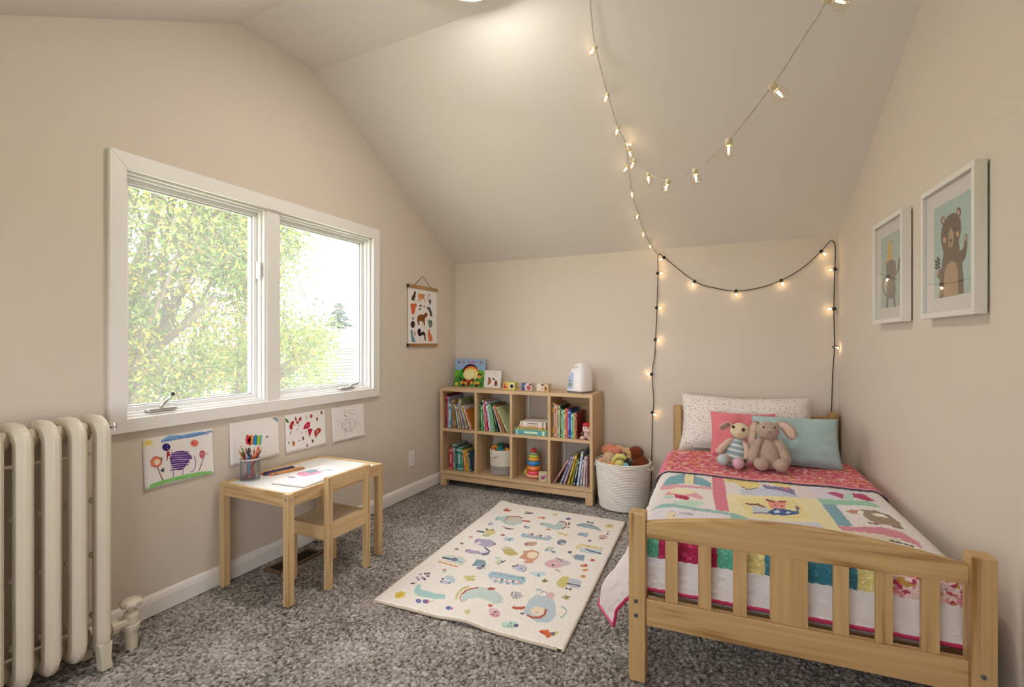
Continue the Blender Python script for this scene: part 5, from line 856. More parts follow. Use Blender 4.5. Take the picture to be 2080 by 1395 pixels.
rpart(MB().tube([(-2.13, 1.036, 0.885), (-2.13, 1.055, 0.885)], 0.006, 10).tube([(-2.13, 1.05, 0.872), (-2.13, 1.05, 0.9)], 0.006, 10), 'bleed_vent', CHROME)

# ------------------------------------------------------------------ kids' table and chair
TX0, TX1, TY0, TY1, TZ = -2.338, -1.862, 1.598, 2.245, 0.512
tb = thing('kids_table', 'small pine play table with white top under the window drawings', 'table', (-2.10, 1.92, 0))
TO = Vector((-2.10, 1.92, 0))
def tp(mb, name, m, parent=None, o=TO, p=tb, **k):
    mb.v = [tuple(Vector(q) - o) for q in mb.v]
    return mb.obj(name, m, parent or p, **k)
lw = 0.034
for (x, y) in ((TX0, TY0), (TX1 - lw, TY0), (TX0, TY1 - lw), (TX1 - lw, TY1 - lw)):
    outx = x == TX0
    mb = MB()
    mb.box(x, x + lw * 0.47, y, y + lw, 0, TZ - 0.002).box(x + lw * 0.53, x + lw, y, y + lw, 0, TZ - 0.002)
    mb.box(x + 0.003, x + lw - 0.003, y + 0.003, y + lw - 0.003, 0, TZ - 0.003)
    lg = tp(mb, 'leg', kid('z'), bevel=0.0012)
    yy = y if y == TY0 else y + lw
    for dz in (-0.028,):
        sy = -0.0012 if y == TY0 else 0.0012
        tp(MB().tube([(x + lw / 2, yy, TZ + dz), (x + lw / 2, yy + sy, TZ + dz)], 0.006, 12), 'screw', CHROME, lg)
        sx = x + lw if not outx else x
        tp(MB().tube([(sx, y + lw / 2, TZ + dz), (sx + (0.0012 if not outx else -0.0012), y + lw / 2, TZ + dz)], 0.006, 12), 'screw', CHROME, lg)
ap = 0.062
tp(MB().box(TX0 + lw, TX1 - lw, TY0 + 0.003, TY0 + 0.019, TZ - ap, TZ), 'apron', kid('x'), bevel=0.0015)
tp(MB().box(TX0 + lw, TX1 - lw, TY1 - 0.019, TY1 - 0.003, TZ - ap, TZ), 'apron', kid('x'), bevel=0.0015)
tp(MB().box(TX0 + 0.003, TX0 + 0.019, TY0 + lw, TY1 - lw, TZ - ap, TZ), 'apron', kid('y'), bevel=0.0015)
tp(MB().box(TX1 - 0.019, TX1 - 0.003, TY0 + lw, TY1 - lw, TZ - ap, TZ), 'apron', kid('y'), bevel=0.0015)
tp(MB().box(TX0 + 0.019, TX1 - 0.019, TY0 + 0.019, TY1 - 0.019, TZ - 0.016, TZ - 0.008), 'tabletop', mat('white_laminate', 'efeeec', 0.35, spec=0.45), label='white laminate top panel')
TT = TZ - 0.008

ch = thing('kids_chair', 'small pine chair tucked into the play table with its back to the room', 'chair', (-1.95, 1.94, 0))
CO = Vector((-1.95, 1.94, 0))
CX1 = -1.815; CX0 = -2.085; CY0, CY1 = 1.79, 2.088; SZ = 0.305
def cp(mb, name, m, parent=None, **k): return tp(mb, name, m, parent, CO, ch, **k)
cw = 0.030
for y in (CY0, CY1 - cw):
    u = cp(MB().box(CX1 - cw, CX1, y, y + cw * 0.45, 0, 0.545).box(CX1 - cw, CX1, y + cw * 0.55, y + cw, 0, 0.545).box(CX1 - cw + 0.003, CX1 - 0.003, y + 0.003, y + cw - 0.003, 0, 0.543), 'back_leg', kid('z'), bevel=0.0012)
    for z in (0.275,):
        cp(MB().tube([(CX1, y + cw / 2, z), (CX1 + 0.0012, y + cw / 2, z)], 0.006, 12), 'screw', CHROME, u)
    cp(MB().box(CX0, CX0 + cw, y, y + cw, 0, SZ), 'front_leg', kid('z'), bevel=0.0012)
cp(MB().box(CX1 - 0.021, CX1 - 0.004, CY0 + cw, CY1 - cw, 0.478, 0.545), 'backrest', kid('y'), bevel=0.002)
cp(MB().box(CX1 - 0.021, CX1 - 0.004, CY0 + cw, CY1 - cw, SZ - 0.068, SZ), 'seat_rail', kid('y'), bevel=0.0015)
cp(MB().box(CX0 + 0.004, CX0 + 0.02, CY0 + cw, CY1 - cw, SZ - 0.068, SZ), 'seat_rail', kid('y'), bevel=0.0015)
for y in (CY0 + 0.004, CY1 - 0.02):
    cp(MB().box(CX0 + cw, CX1 - cw, y, y + 0.016, SZ - 0.068, SZ), 'seat_rail', kid('x'), bevel=0.0015)
cp(MB().box(CX0 + 0.02, CX1 - 0.021, CY0 + 0.02, CY1 - 0.02, SZ - 0.014, SZ - 0.006), 'seat', mat('seat_board', 'd9c3a6', 0.5), label='pale seat panel')

# pencil cup, pencils, markers, pad
PCX, PCY = -2.272, 1.718
cup = thing('pencil_cup', 'round silver wire mesh pencil cup on the play table', 'pencil cup', (PCX, PCY, TT))
CW = mat('cup_wire', '9a9aa0', 0.4, metal=0.6)
MB().lathe([(0.044, 0), (0.046, 0.001), (0.046, 0.005), (0.042, 0.0055)], 36).obj('base', CW, cup)
MB().lathe([(0.0455, 0.101), (0.0475, 0.103), (0.0475, 0.107), (0.0455, 0.109), (0.0445, 0.105), (0.0455, 0.101)], 36, cap=False).obj('rim', mat('cup_rim', 'd8d8da', 0.35, metal=0.4), cup, smooth=True)
mb = MB()
for k in range(64):
    a = 2 * PI * k / 64
    for sgn in (-1, 1):
        pts = [(0.0455 * math.cos(a + sgn * 0.9 * z / 0.102), 0.0455 * math.sin(a + sgn * 0.9 * z / 0.102), z + 0.004) for z in (0, 0.034, 0.068, 0.1)]
        mb.tube(pts, 0.00042, 3)
mb.obj('wire_wall', CW, cup, label='fine silver wire mesh wall')
PCOL = [('c8452c', 'red orange'), ('3a2a28', 'dark brown'), ('e0703a', 'orange'), ('d4553a', 'vermilion'), ('7a2436', 'maroon'), ('8c2c34', 'wine red'), ('2f2b33', 'black'), ('4a7d3a', 'green'), ('3c3f48', 'charcoal'), ('d8924c', 'amber'), ('55301f', 'chestnut'), ('d89aa4', 'pink'), ('3c4a86', 'indigo'), ('e2764c', 'coral')]
pr = random.Random(21)
for i, (hc, cn) in enumerate(PCOL):
    a = 2 * PI * i / len(PCOL) + 0.3
    R1 = 0.033 + 0.004 * (i % 2)
    top = Vector((R1 * 1.5 * math.cos(a) , R1 * 1.5 * math.sin(a), 0.150 + 0.02 * ((i * 5) % 4) / 3))
    bot = Vector((-0.024 * math.cos(a + 0.8), -0.024 * math.sin(a + 0.8), 0.012))
    lp = bot + (top - bot) * (0.108 / (top.z)); 
    k_ = math.hypot(lp.x, lp.y)
    if k_ > 0.038:
        top = Vector((top.x * 0.038 / k_, top.y * 0.038 / k_, top.z))
    p = thing('colored_pencil', '%s coloured pencil standing in the wire mesh cup' % cn, 'pencil', (PCX + bot.x, PCY + bot.y, TT + bot.z), group='pencils in the mesh cup')
    d = top - bot; L = d.length; d.normalize()
    MB().tube([(0, 0, 0), d * (L * 0.90)], 0.0036, 6).obj('barrel', mat('pencil_' + hc, hc, 0.4), p)
    MB().tube([d * (L * 0.90), d * (L * 0.975)], [0.0035, 0.0012], 6).obj('sharpened_wood', mat('pencil_wood', 'd9b487', 0.6), p)
    MB().tube([d * (L * 0.975), d * L], [0.0012, 0.0003], 6).obj('lead', mat('lead_' + hc, hc, 0.5), p)
o = thing('blue_marker', 'bright blue marker with dark cap standing in the mesh cup', 'marker', (PCX + 0.008, PCY - 0.012, TT + 0.01))
d = Vector((0.07, -0.06, 1)).normalized()
MB().tube([(0, 0, 0), d * 0.115], 0.0065, 12).obj('barrel', mat('marker_blue', '2f9cc0', 0.35), o, smooth=True)
MB().tube([d * 0.115, d * 0.155], [0.006, 0.0048], 12).obj('cap', mat('marker_cap', '39403f', 0.35), o, smooth=True)
for i, (hc, label, x, y, an, L, two) in enumerate((('3a3358', 'navy crayon lying on the table next to the mesh cup', -2.286, 1.803, 82, 0.17, 'd0683c'), ('4a4468', 'dusky purple crayon lying between the navy and the tan ones', -2.262, 1.800, 84, 0.165, '3a3358'), ('d09a5c', 'tan orange crayon lying nearest the sketch pad', -2.236, 1.812, 80, 0.17, 'd8643c'), ('c98a54', 'light brown crayon lying across the crayon row', -2.222, 1.835, 76, 0.15, 'b0704a'))):
    o = thing('crayon', label, 'crayon', (x, y, TT + 0.0065), math.radians(an), 'crayons lying on the play table')
    MB().tube([(0, 0, 0), (L, 0, 0)], 0.0063, 12).obj('barrel', mat('crayon_' + hc, hc, 0.5), o, smooth=True)
    MB().tube([(-0.012, 0, 0), (-0.0101, 0, 0), (0, 0, 0)], [0.003, 0.0058, 0.0064], 12).obj('tip', mat('crayon_tip_' + two, two, 0.5), o, smooth=True)
PADC = [(-2.095, 1.700), (-1.895, 1.722), (-1.925, 2.075), (-2.130, 2.062)]
o = thing('sketch_pad', 'white sketch pad with a pink doodle open on the play table', 'sketch pad', (-2.01, 1.89, TT))
def padp(mb): 
    mb.v = [(q[0] + 2.01, q[1] - 1.89, q[2] - TT) for q in mb.v]; return mb
padp(MB().prism(PADC, TT, TT + 0.004, 'z')).obj('backing_board', mat('grey_board', '9d9a96', 0.8), o)
padp(MB().prism([(p[0] * 0.998 - 0.004, p[1] * 0.999 + 0.002) for p in PADC], TT + 0.004, TT + 0.011, 'z')).obj('paper_block', WHITE, o)
decals('doodle', 'pad', lambda u, v, l: (u + 2.01 - 0.03, v - 1.89 + 0.02, 0.011 + l), o)

# drawings taped under the window
for key, label, y0, y1, z0, z1, tilt in (
        ('drawing_sheep', 'child drawing of a purple sheep with flowers, sun and green grass', 1.268, 1.578, 0.556, 0.779, 0.045),
        ('drawing_rainbow', 'child drawing with a small scribbled rainbow patch on white paper', 1.668, 1.958, 0.570, 0.790, 0.02),
        ('drawing_berries', 'child drawing of scattered red berries and leaves', 2.004, 2.298, 0.566, 0.784, 0.03),
        ('drawing_sketch', 'child drawing in faint pencil lines, nearest the bookshelf', 2.355, 2.645, 0.560, 0.782, 0.055)):
    o = thing('child_drawing', label, 'drawing', (LX, y0, z0), group='drawings taped below the window')
    w, h = y1 - y0, z1 - z0
    def curl(u, v, l, w=w, h=h, t_=tilt):
        a = max(0.0, 1 - v / 0.06); b = max(0.0, (abs(u / w - 0.5) - 0.4) / 0.1)
        sk = t_ * (h - v) * 0.6
        return (0.0025 + l + 0.006 * a * a + 0.004 * b * b * (1 - v / h), u + sk, v)
    vs = []; fs = []
    n = 14
    for i in range(n + 1):
        for j in range(n + 1):
            vs.append(curl(w * i / n, h * j / n, 0))
    m = len(vs)
    vs += [(p[0] - 0.0004, p[1], p[2]) for p in vs]
    for i in range(n):
        for j in range(n):
            a = i * (n + 1) + j
            fs.append((a, a + n + 1, a + n + 2, a + 1)); fs.append((a + m, a + m + 1, a + m + n + 2, a + m + n + 1))
    for i in range(n):
        a, b = i, i + 1
        fs += [(a, b, b + m, a + m)]
        a, b = i * (n + 1), (i + 1) * (n + 1)
        fs += [(b, a, a + m, b + m)]
    MB().add(vs, fs).obj('sheet', WHITE, o, smooth=True)
    decals('crayon_marks', key, lambda u, v, l: curl(u - tilt * (h - v) * 0.6, v, l), o)

# animal poster on wooden hangers
o = thing('hanging_poster', 'animal poster hung by wooden rails from a string near the corner', 'poster', (LX, 3.335, 1.17))
y0, y1, z0, z1 = -0.205, 0.205, 0.0, 0.475
B(0.008, 0.0092, y0 + 0.008, y1 - 0.008, 0.005, 0.47).obj('sheet', WHITE, o)
for z in (0.0, 0.462):
    r_ = B(0.002, 0.016, y0, y1, z - 0.005, z + 0.02).obj('hanger_rail', wood('poster_rail', 'b08a5c', '8a6238', 'y'), o, bevel=0.001)
    B(0.0018, 0.0162, y0 - 0.001, y0 + 0.012, z - 0.0052, z + 0.0202).obj('end_cap', mat('dark_tape', '33261e', 0.6), r_)
MB().tube([(0.009, -0.12, 0.48), (0.006, 0.0, 0.565), (0.009, 0.12, 0.48)], 0.0022, 6).obj('string', mat('poster_string', '5b4e44', 0.8), o)
decals('animal_print', 'poster', lambda u, v, l: (0.0092 + l, u + 3.128 - 3.335, v + 1.18 - 1.17), o)

# framed prints on the right wall
FRM = mat('white_frame', 'e4e0db', 0.35, spec=0.4)
FGL = thin_glass('picture_glass', (1, 1, 1), 0.0, 0.05)
for key, s0, s1, label, p0, p1, bgc in (('bear_print', 1.408, 1.815, 'white framed print of a waving brown bear, nearer the room', 1.491, 1.763, 'b5cfcb'), ('giraffe_print', 0.835, 1.216, 'white framed print of a grey elephant and giraffe, nearer the corner', 0.909, 1.173, 'b4c8c8')):
    o = thing('framed_print', label, 'picture', tuple(MR @ Vector(((s0 + s1) / 2, 0, 1.29))), 0, 'framed animal prints')
    o.rotation_euler = MR.to_euler()
    hw = (s1 - s0) / 2; H_ = 0.488; fw = 0.02; dp = 0.04
    sc_ = (s0 + s1) / 2
    mb = MB()
    mb.box(-hw, hw, -dp, -0.006, 0, fw).box(-hw, hw, -dp, -0.006, H_ - fw, H_).box(-hw, -hw + fw, -dp, -0.006, fw, H_ - fw).box(hw - fw, hw, -dp, -0.006, fw, H_ - fw)
    mb.obj('frame', FRM, o, bevel=0.001)
    B(-hw + 0.01, hw - 0.01, -0.007, -0.001, 0.01, H_ - 0.01).obj('backing', DKM, o)
    B(-hw + fw, hw - fw, -dp + 0.014, -0.008, fw, H_ - fw).obj('mat_board', mat('mat_board', 'e9e4e0', 0.8), o)
    a0, a1 = p0 - sc_, p1 - sc_
    B(a0, a1, -dp + 0.0132, -dp + 0.0142, 0.073, 0.410).obj('print_paper', mat('print_' + bgc, bgc, 0.7), o, label='pale blue green print background')
    decals('animal_print', key, lambda u, v, l: (u - sc_, -dp + 0.0132 - l, v - 1.29), o)
    B(-hw + fw, hw - fw, -dp + 0.008, -dp + 0.0095, fw, H_ - fw).obj('glazing', FGL, o)

# ------------------------------------------------------------------ bookshelf
SX0, SX1, SY0, SY1, STZ = -2.315, -0.998, 3.525, 3.838, 0.815
SMID = 0.478; SBOT = 0.125; TK = 0.022
sh = thing('bookshelf', 'pale wood bookshelf with eight open cubbies on short legs', 'bookshelf', ((SX0 + SX1) / 2, (SY0 + SY1) / 2, 0))
SO = Vector(((SX0 + SX1) / 2, (SY0 + SY1) / 2, 0))
def sp_(mb, name, m, parent=None, **k):
    mb.v = [tuple(Vector(q) - SO) for q in mb.v]
    return mb.obj(name, m, parent or sh, **k)
sp_(B(SX0, SX1, SY0, SY1, STZ - 0.025, STZ), 'top_board', oak('x'), bevel=0.001)
sp_(B(SX0, SX1, SY0, SY1, SBOT - 0.025, SBOT), 'bottom_board', oak('x'), bevel=0.001)
sp_(B(SX0, SX0 + TK, SY0, SY1, SBOT, STZ - 0.025), 'side_panel', oak('z'), bevel=0.001)
sp_(B(SX1 - TK, SX1, SY0, SY1, SBOT, STZ - 0.025), 'side_panel', oak('z'), bevel=0.001)
DIV = [-1.975, -1.657, -1.338]
for x in DIV:
    sp_(B(x - TK / 2, x + TK / 2, SY0 + 0.002, SY1 - 0.05, SBOT, SMID - TK), 'divider', oak('z'), bevel=0.0008)
    sp_(B(x - TK / 2, x + TK / 2, SY0 + 0.002, SY1 - 0.05, SMID, STZ - 0.025), 'divider', oak('z'), bevel=0.0008)
sp_(B(SX0 + TK, SX1 - TK, SY0 + 0.002, SY1, SMID - TK, SMID), 'middle_shelf', oak('x'), bevel=0.0008)
sp_(B(DIV[2] + TK / 2, SX1 - TK, SY1 - 0.012, SY1 - 0.004, SMID, STZ - 0.025), 'back_panel', oak('x'))
for x, z0, z1 in ((DIV[1] + 0.022, SMID, STZ - 0.025), (DIV[2] + 0.022, SBOT, SMID - TK)):
    sp_(B(x - 0.008, x + 0.008, SY1 - 0.012, SY1 - 0.002, z0, z1), 'back_strip', TRIM)
sp_(B(SX0 + 0.055, SX1 - 0.055, SY0 + 0.006, SY0 + 0.026, 0.052, 0.096), 'base_rail', oak('x'), bevel=0.001)
sp_(B(SX0 + 0.055, SX1 - 0.055, SY1 - 0.03, SY1 - 0.01, 0.052, 0.096), 'base_rail', oak('x'), bevel=0.001)
for x in (SX0, SX1 - 0.055):
    for y in (SY0 + 0.002, SY1 - 0.057):
        sp_(B(x, x + 0.055, y, y + 0.055, 0, 0.097), 'leg', oak('z'), bevel=0.0015)

PAGES = mat('book_pages', 'e6ddc9', 0.8, 0.2, 400, 0.05, 40)
def book(label, loc, th, h, dp, hexc, tilt=0.0, accent=None, rot=None, group='books on the shelf', name='book', pages=True):
    """spine faces -y; tilt > 0 leans the top to the left, < 0 to the right"""
    t_ = math.radians(tilt)
    o = thing(name, label, 'book', loc, 0, group, rot or (0, -t_, 0))
    x0 = 0.0 if tilt >= 0 else -th
    cv = mat('cover_' + hexc, hexc, 0.45, 0, var=0.06, vscale=60)
    mb = MB()
    c = 0.0022
    mb.box(x0, x0 + c, 0, dp, 0, h).box(x0 + th - c, x0 + th, 0, dp, 0, h).box(x0 + c, x0 + th - c, 0, c, 0, h)
    mb.obj('cover', cv, o, bevel=0.0008)
    B(x0 + c, x0 + th - c, c, dp - 0.004, 0.003, h - 0.004).obj('pages', PAGES, o)
    if accent:
        am = mat('accent_' + accent, accent, 0.5)
        mb = MB()
        mb.box(x0 + 0.0006, x0 + th - 0.0006, -0.0006, 0.0002, h * 0.86, h * 0.93).box(x0 + 0.0006, x0 + th - 0.0006, -0.0006, 0.0002, h * 0.06, h * 0.10)
        mb.box(x0 + th * 0.3, x0 + th * 0.7, -0.0007, 0.0002, h * 0.3, h * 0.72)
        mb.obj('spine_print', am, o)
    return o

def row(x, z, y, cub, specs, k=1.0):
    """specs: (thickness, height, depth, hex, accent, tilt, phrase); leaning books rest on their neighbour"""
    pt, ph_ = 0.0, 0.3
    for i, (th, h, dp, hx, ac, tl, ph) in enumerate(specs):
        th *= k
        a = math.radians(abs(tl)); p = math.radians(abs(pt))
        if tl >= 0 and pt >= 0 and i:
            x += max(0.0, h * (math.sin(a) - math.cos(a) * math.tan(p)))
        elif tl < 0 and i:
            x += max(0.0, ph_ * (math.sin(p) - math.cos(p) * math.tan(a)))
        w = th / math.cos(a)
        px = x if tl >= 0 else x + w
        book('%s, %s' % (ph, cub), (px, y, z + 0.0005), th, h, dp, hx, tl, ac, group='books in the ' + cub)
        x += w + 0.0008
        pt, ph_ = tl, h
    return x
yb = SY0 + 0.03
row(-2.284, SMID, yb, 'top left cubby', [
    (0.020, 0.285, 0.22, '7d2430', 'b84a50', 0, 'tall dark red picture book at the left end'),
    (0.009, 0.262, 0.21, 'b9b0cc', '7a6f98', 0, 'thin lavender white picture book'),
    (0.023, 0.215, 0.18, '6f98ae', 'd8d8c8', 0, 'thick light blue book standing straight'),
    (0.012, 0.232, 0.2, 'a5926b', '6d5a3a', 3, 'olive tan book leaning very slightly'),
    (0.013, 0.242, 0.2, 'b08858', '5e4a34', 4, 'orange brown book beside the olive one'),
    (0.012, 0.200, 0.17, '7fb4c8', 'e8e0c8', 9, 'small pale aqua leaning book'),
    (0.014, 0.196, 0.17, 'a08a4c', 'd8c890', 11, 'small mustard olive leaning book'),
    (0.011, 0.225, 0.18, 'a898c8', 'd8d0e8', 14, 'lilac leaning book'),
    (0.019, 0.262, 0.2, '8f8f68', 'd8d0a8', 17, 'tall sage and cream book leaning left'),
    (0.011, 0.205, 0.2, 'e0d8d4', 'c86a48', 21, 'white leaning book with orange cover marks'),
    (0.013, 0.175, 0.18, 'c0762f', '6f3f1c', 21, 'burnt orange book at the right end')], 1.12)
row(-1.955, SMID, yb, 'second top cubby', [
    (0.010, 0.235, 0.2, '2f5a3c', '7fae70', 0, 'dark green book at the left end'),
    (0.014, 0.205, 0.18, '4f9a5c', 'c8e0b0', 2, 'bright green book beside the dark green one'),
    (0.010, 0.248, 0.22, 'd8d4d0', '26283c', 4, 'tall white book with navy edge'),
    (0.016, 0.238, 0.2, 'c8405c', 'e890a0', 6, 'raspberry red leaning book'),
    (0.011, 0.240, 0.2, 'e4e4e6', '3c4c80', 9, 'white and navy leaning book'),
    (0.012, 0.220, 0.2, '8fb0c4', 'e0e8ec', 9, 'pale blue leaning book'),
    (0.014, 0.220, 0.2, 'a4cc9c', '4a7a50', 10, 'mint green leaning book'),
    (0.010, 0.224, 0.2, '3f8a52', 'a8d890', 11, 'grass green thin leaning book'),
    (0.010, 0.205, 0.19, '2c3236', 'b8b8b0', 15, 'charcoal leaning book'),
    (0.010, 0.214, 0.2, 'e0d6c8', '8a5c40', 20, 'cream thin book leaning steeply'),
    (0.016, 0.235, 0.2, '9a6a4a', 'd87838', 23, 'brown and orange book leaning steeply'),
    (0.012, 0.222, 0.2, 'c9d4a8', '7f9a70', 26, 'pale green book with grey cover at the right end')])
# stack lying flat in the third cubby
sx = -1.640
z = SMID + 0.0005
for th, w, dp, hx, ac, dx, ph in ((0.038, 0.272, 0.2, '62a6ac', 'd8e8c8', 0.004, 'thick teal book at the bottom of the flat stack'),
                                  (0.010, 0.275, 0.2, 'b8c06a', '6f9a60', 0.002, 'yellow green book second in the flat stack'),
                                  (0.012, 0.242, 0.19, 'c4a478', '8a6a48', 0.028, 'tan book in the middle of the flat stack'),
                                  (0.016, 0.222, 0.19, 'e6cfc4', 'c89a4c', 0.046, 'pinkish cream book second from top of the flat stack'),
                                  (0.024, 0.214, 0.185, 'e8e2d8', '9a8f80', 0.052, 'white book on top of the flat stack')):
    o = book(ph, (sx + dx, SY0 + 0.022, z + th), th, w, dp, hx, 0.0, ac, rot=(0, PI / 2, 0), group='flat stack in the third top cubby')
    z += th + 0.0006
row(-1.320, SMID, yb, 'top right cubby', [
    (0.012, 0.262, 0.22, 'd8b44c', '2c6a9a', 0, 'tall yellow and blue book at the left end'),
    (0.012, 0.255, 0.22, 'd8836a', 'f0c8a8', 0, 'coral pink tall book'),
    (0.010, 0.250, 0.22, 'd89a9c', 'f0d8d0', 0, 'dusty pink tall book'),
    (0.011, 0.245, 0.21, 'a8b48c', '6a7a50', 0, 'sage green tall book'),
    (0.011, 0.240, 0.21, 'd8cfa4', '9a8a58', 0, 'pale straw yellow book'),
    (0.009, 0.238, 0.21, '2f4a3c', '7f9a88', 0, 'very dark green thin book'),
    (0.014, 0.212, 0.19, '6fae84', 'd0e8c8', 0, 'jade green book'),
    (0.016, 0.208, 0.19, 'c8d8b4', '5a8a60', 0, 'pale green and white book'),
    (0.018, 0.220, 0.2, 'e07a5c', 'c03838', 0, 'orange coral book in the middle'),
    (0.014, 0.214, 0.2, '6a5aa0', 'b8a8dc', 0, 'violet book beside the orange one'),
    (0.012, 0.218, 0.2, '2a4c9c', '6f90d0', 0, 'royal blue book'),
    (0.012, 0.190, 0.18, '4cb4cc', 'c8ecec', 0, 'cyan short book'),
    (0.010, 0.190, 0.18, 'a4b84c', 'e0e8a0', 0, 'lime green short book'),
    (0.012, 0.192, 0.2, 'c8b088', '8a6f48', 0, 'tan short book'),
    (0.012, 0.196, 0.2, '8c2f34', 'c86a60', 0, 'dark red book beside the toy monkey')])
row(-2.255, SBOT, yb + 0.015, 'bottom left cubby', [
    (0.029, 0.180, 0.14, 'b8303a', 'e89aa0', 0, 'stout red book at the left end'),
    (0.018, 0.215, 0.2, '9cb4b0', '3c4a50', 2, 'tall grey patterned book with red back'),
    (0.016, 0.195, 0.2, '2c4a44', '6f8a80', 2, 'dark green book'),
    (0.036, 0.190, 0.18, '3c8a8c', 'b8d8d4', 2, 'wide teal book'),
    (0.012, 0.186, 0.17, '4f8a5c', 'c8d8b0', 3, 'mid green thin book'),
    (0.016, 0.176, 0.16, 'e0824c', 'f0c890', 6, 'orange leaning book'),
    (0.018, 0.176, 0.16, 'd8b43c', '7a8a30', 7, 'yellow leaning book'),
    (0.015, 0.170, 0.16, '3f5a70', 'd8a8b4', 8, 'slate blue leaning book')], 1.15)
row(-1.318, SBOT, yb, 'bottom right cubby', [
    (0.012, 0.225, 0.2, 'a87a78', 'd8b4a8', -32, 'dusty rose book slumped furthest over'),
    (0.014, 0.232, 0.2, 'b4b0c8', '5a6488', -23, 'lavender blue patterned slumped book'),
    (0.012, 0.228, 0.2, 'cdbcd0', '8a7a98', -20, 'pale mauve slumped book'),
    (0.016, 0.245, 0.21, 'a8882c', 'e0c860', -16, 'mustard yellow slumped book'),
    (0.014, 0.205, 0.19, 'b0a848', '6a6a28', -14, 'olive yellow slumped book'),
    (0.012, 0.202, 0.19, '343f68', 'e0e0e0', -12, 'navy book with white edge'),
    (0.016, 0.262, 0.21, 'a9c0d4', 'e8eef4', -8, 'tall powder blue book'),
    (0.012, 0.200, 0.19, 'd8d4e0', '8a84a0', -6, 'whitish lavender book'),
    (0.013, 0.225, 0.2, 'e4d8dc', 'c89aa4', -3, 'white and pink book'),
    (0.010, 0.230, 0.2, 'c8a8b4', '8a6070', -1, 'pink mauve book against the right panel')])

# display books on top of the shelf
YT = 3.74
o = thing('picture_book', 'large picture book with a round hill scene propped on the shelf end', 'book', (-2.315, YT - 0.005, STZ + 0.0005), 0, 'books displayed on the shelf top', (math.radians(-9), 0, 0))
B(0, 0.30, 0, 0.003, 0, 0.24).box(0, 0.3, 0.013, 0.016, 0, 0.24).box(0, 0.003, 0, 0.016, 0, 0.24).obj('cover', mat('book_sky_blue', '8fb0d4', 0.35), o)
B(0.004, 0.297, 0.003, 0.013, 0.003, 0.237).obj('pages', PAGES, o)
mb = MB(); 
def lay(c, poly, k):
    mb.col(c); mb.add([(p[0] * 0.30, -0.0004 - k * 0.00003, p[1] * 0.24) for p in poly], [tuple(range(len(poly)))])
def circ(cx, cy, rx, ry, n=20, a0=0, a1=2 * PI):
    return [(cx + rx * math.cos(a0 + (a1 - a0) * i / n), cy + ry * math.sin(a0 + (a1 - a0) * i / n)) for i in range(n + (0 if a1 - a0 > 6.2 else 1))]
lay('6fa83c', [(0, 0), (1, 0), (1, 0.55), (0.85, 0.62), (0.7, 0.6), (0.3, 0.58), (0, 0.6)], 1)
lay('4a8a3a', [(0, 0), (1, 0), (1, 0.35), (0.8, 0.42), (0.5, 0.35), (0.2, 0.45), (0, 0.3)], 2)
lay('3a9a30', circ(0.3, 0.48, 0.12, 0.18), 3)
lay('3a1a3a', circ(0.53, 0.5, 0.27, 0.32, 20, 0.1, PI), 4)
lay('e8842c', circ(0.56, 0.5, 0.25, 0.24), 5)
lay('e8dc94', circ(0.55, 0.44, 0.25, 0.22), 6)
lay('f0e6b0', circ(0.52, 0.44, 0.15, 0.13), 7)
lay('5a2a2c', [(0.3, 0.33), (0.5, 0.22), (0.68, 0.33), (0.66, 0.1), (0.34, 0.1)], 8)
lay('2c3a20', [(0.16, 0.36), (0.26, 0.3), (0.28, 0.15), (0.22, 0.2)], 8)
lay('3c2a18', circ(0.85, 0.42, 0.07, 0.07), 8)
lay('e0a05c', circ(0.85, 0.36, 0.06, 0.07), 9)
for i, (cx, cy, c) in enumerate(((0.28, 0.14, 'd89a3c'), (0.4, 0.12, 'e0b048'), (0.5, 0.07, '8a3a30'), (0.6, 0.15, 'e0a040'), (0.72, 0.14, 'd8a848'), (0.82, 0.14, 'e8b850'), (0.1, 0.08, 'e8c848'), (0.9, 0.1, '3c5a28'), (0.46, 0.2, 'c0502c'), (0.34, 0.05, '4a2018'), (0.78, 0.05, '4a3a20'))):
    lay(c, circ(cx, cy, 0.055, 0.06, 10), 10 + i)
for i, (cx, w, c) in enumerate(((0.13, 0.06, '40406a'), (0.17, 0.04, 'd8684c'), (0.29, 0.045, 'c8485c'), (0.45, 0.03, 'c8485c'), (0.51, 0.03, 'd05060'), (0.57, 0.03, 'c8485c'), (0.64, 0.05, 'c8485c'), (0.85, 0.05, '5a6a90'), (0.9, 0.06, 'd8785c'))):
    lay(c, circ(cx, 0.88, w / 2 * 1.3, 0.035, 10), 22 + i)
mb.obj('cover_picture', PRINT, o)
o = thing('board_book', 'small white board book with two foxes beside the large picture book', 'book', (-2.005, YT - 0.02, STZ + 0.0005), 0, 'books displayed on the shelf top', (math.radians(-7), 0, 0))
B(0, 0.158, 0, 0.016, 0, 0.146).obj('cover', mat('board_white', 'e6e0dc', 0.4), o, bevel=0.002)
mb = MB()
def lay2(c, poly, k):
    mb.col(c); mb.add([(p[0] * 0.158, -0.0004 - k * 0.00003, p[1] * 0.146) for p in poly], [tuple(range(len(poly)))])
lay2('b06a54', [(0.26, 0.62), (0.34, 0.52), (0.44, 0.5), (0.44, 0.25), (0.3, 0.2), (0.25, 0.35)], 1)
lay2('4a3a3a', [(0.24, 0.6), (0.28, 0.62), (0.4, 0.5), (0.3, 0.5)], 2); lay2('4a4448', [(0.22, 0.25), (0.28, 0.3), (0.3, 0.12), (0.24, 0.14)], 2)
lay2('efe6e0', circ(0.52, 0.27, 0.08, 0.13), 2); lay2('3c3438', [(0.52, 0.57), (0.56, 0.58), (0.7, 0.45), (0.55, 0.45)], 3)
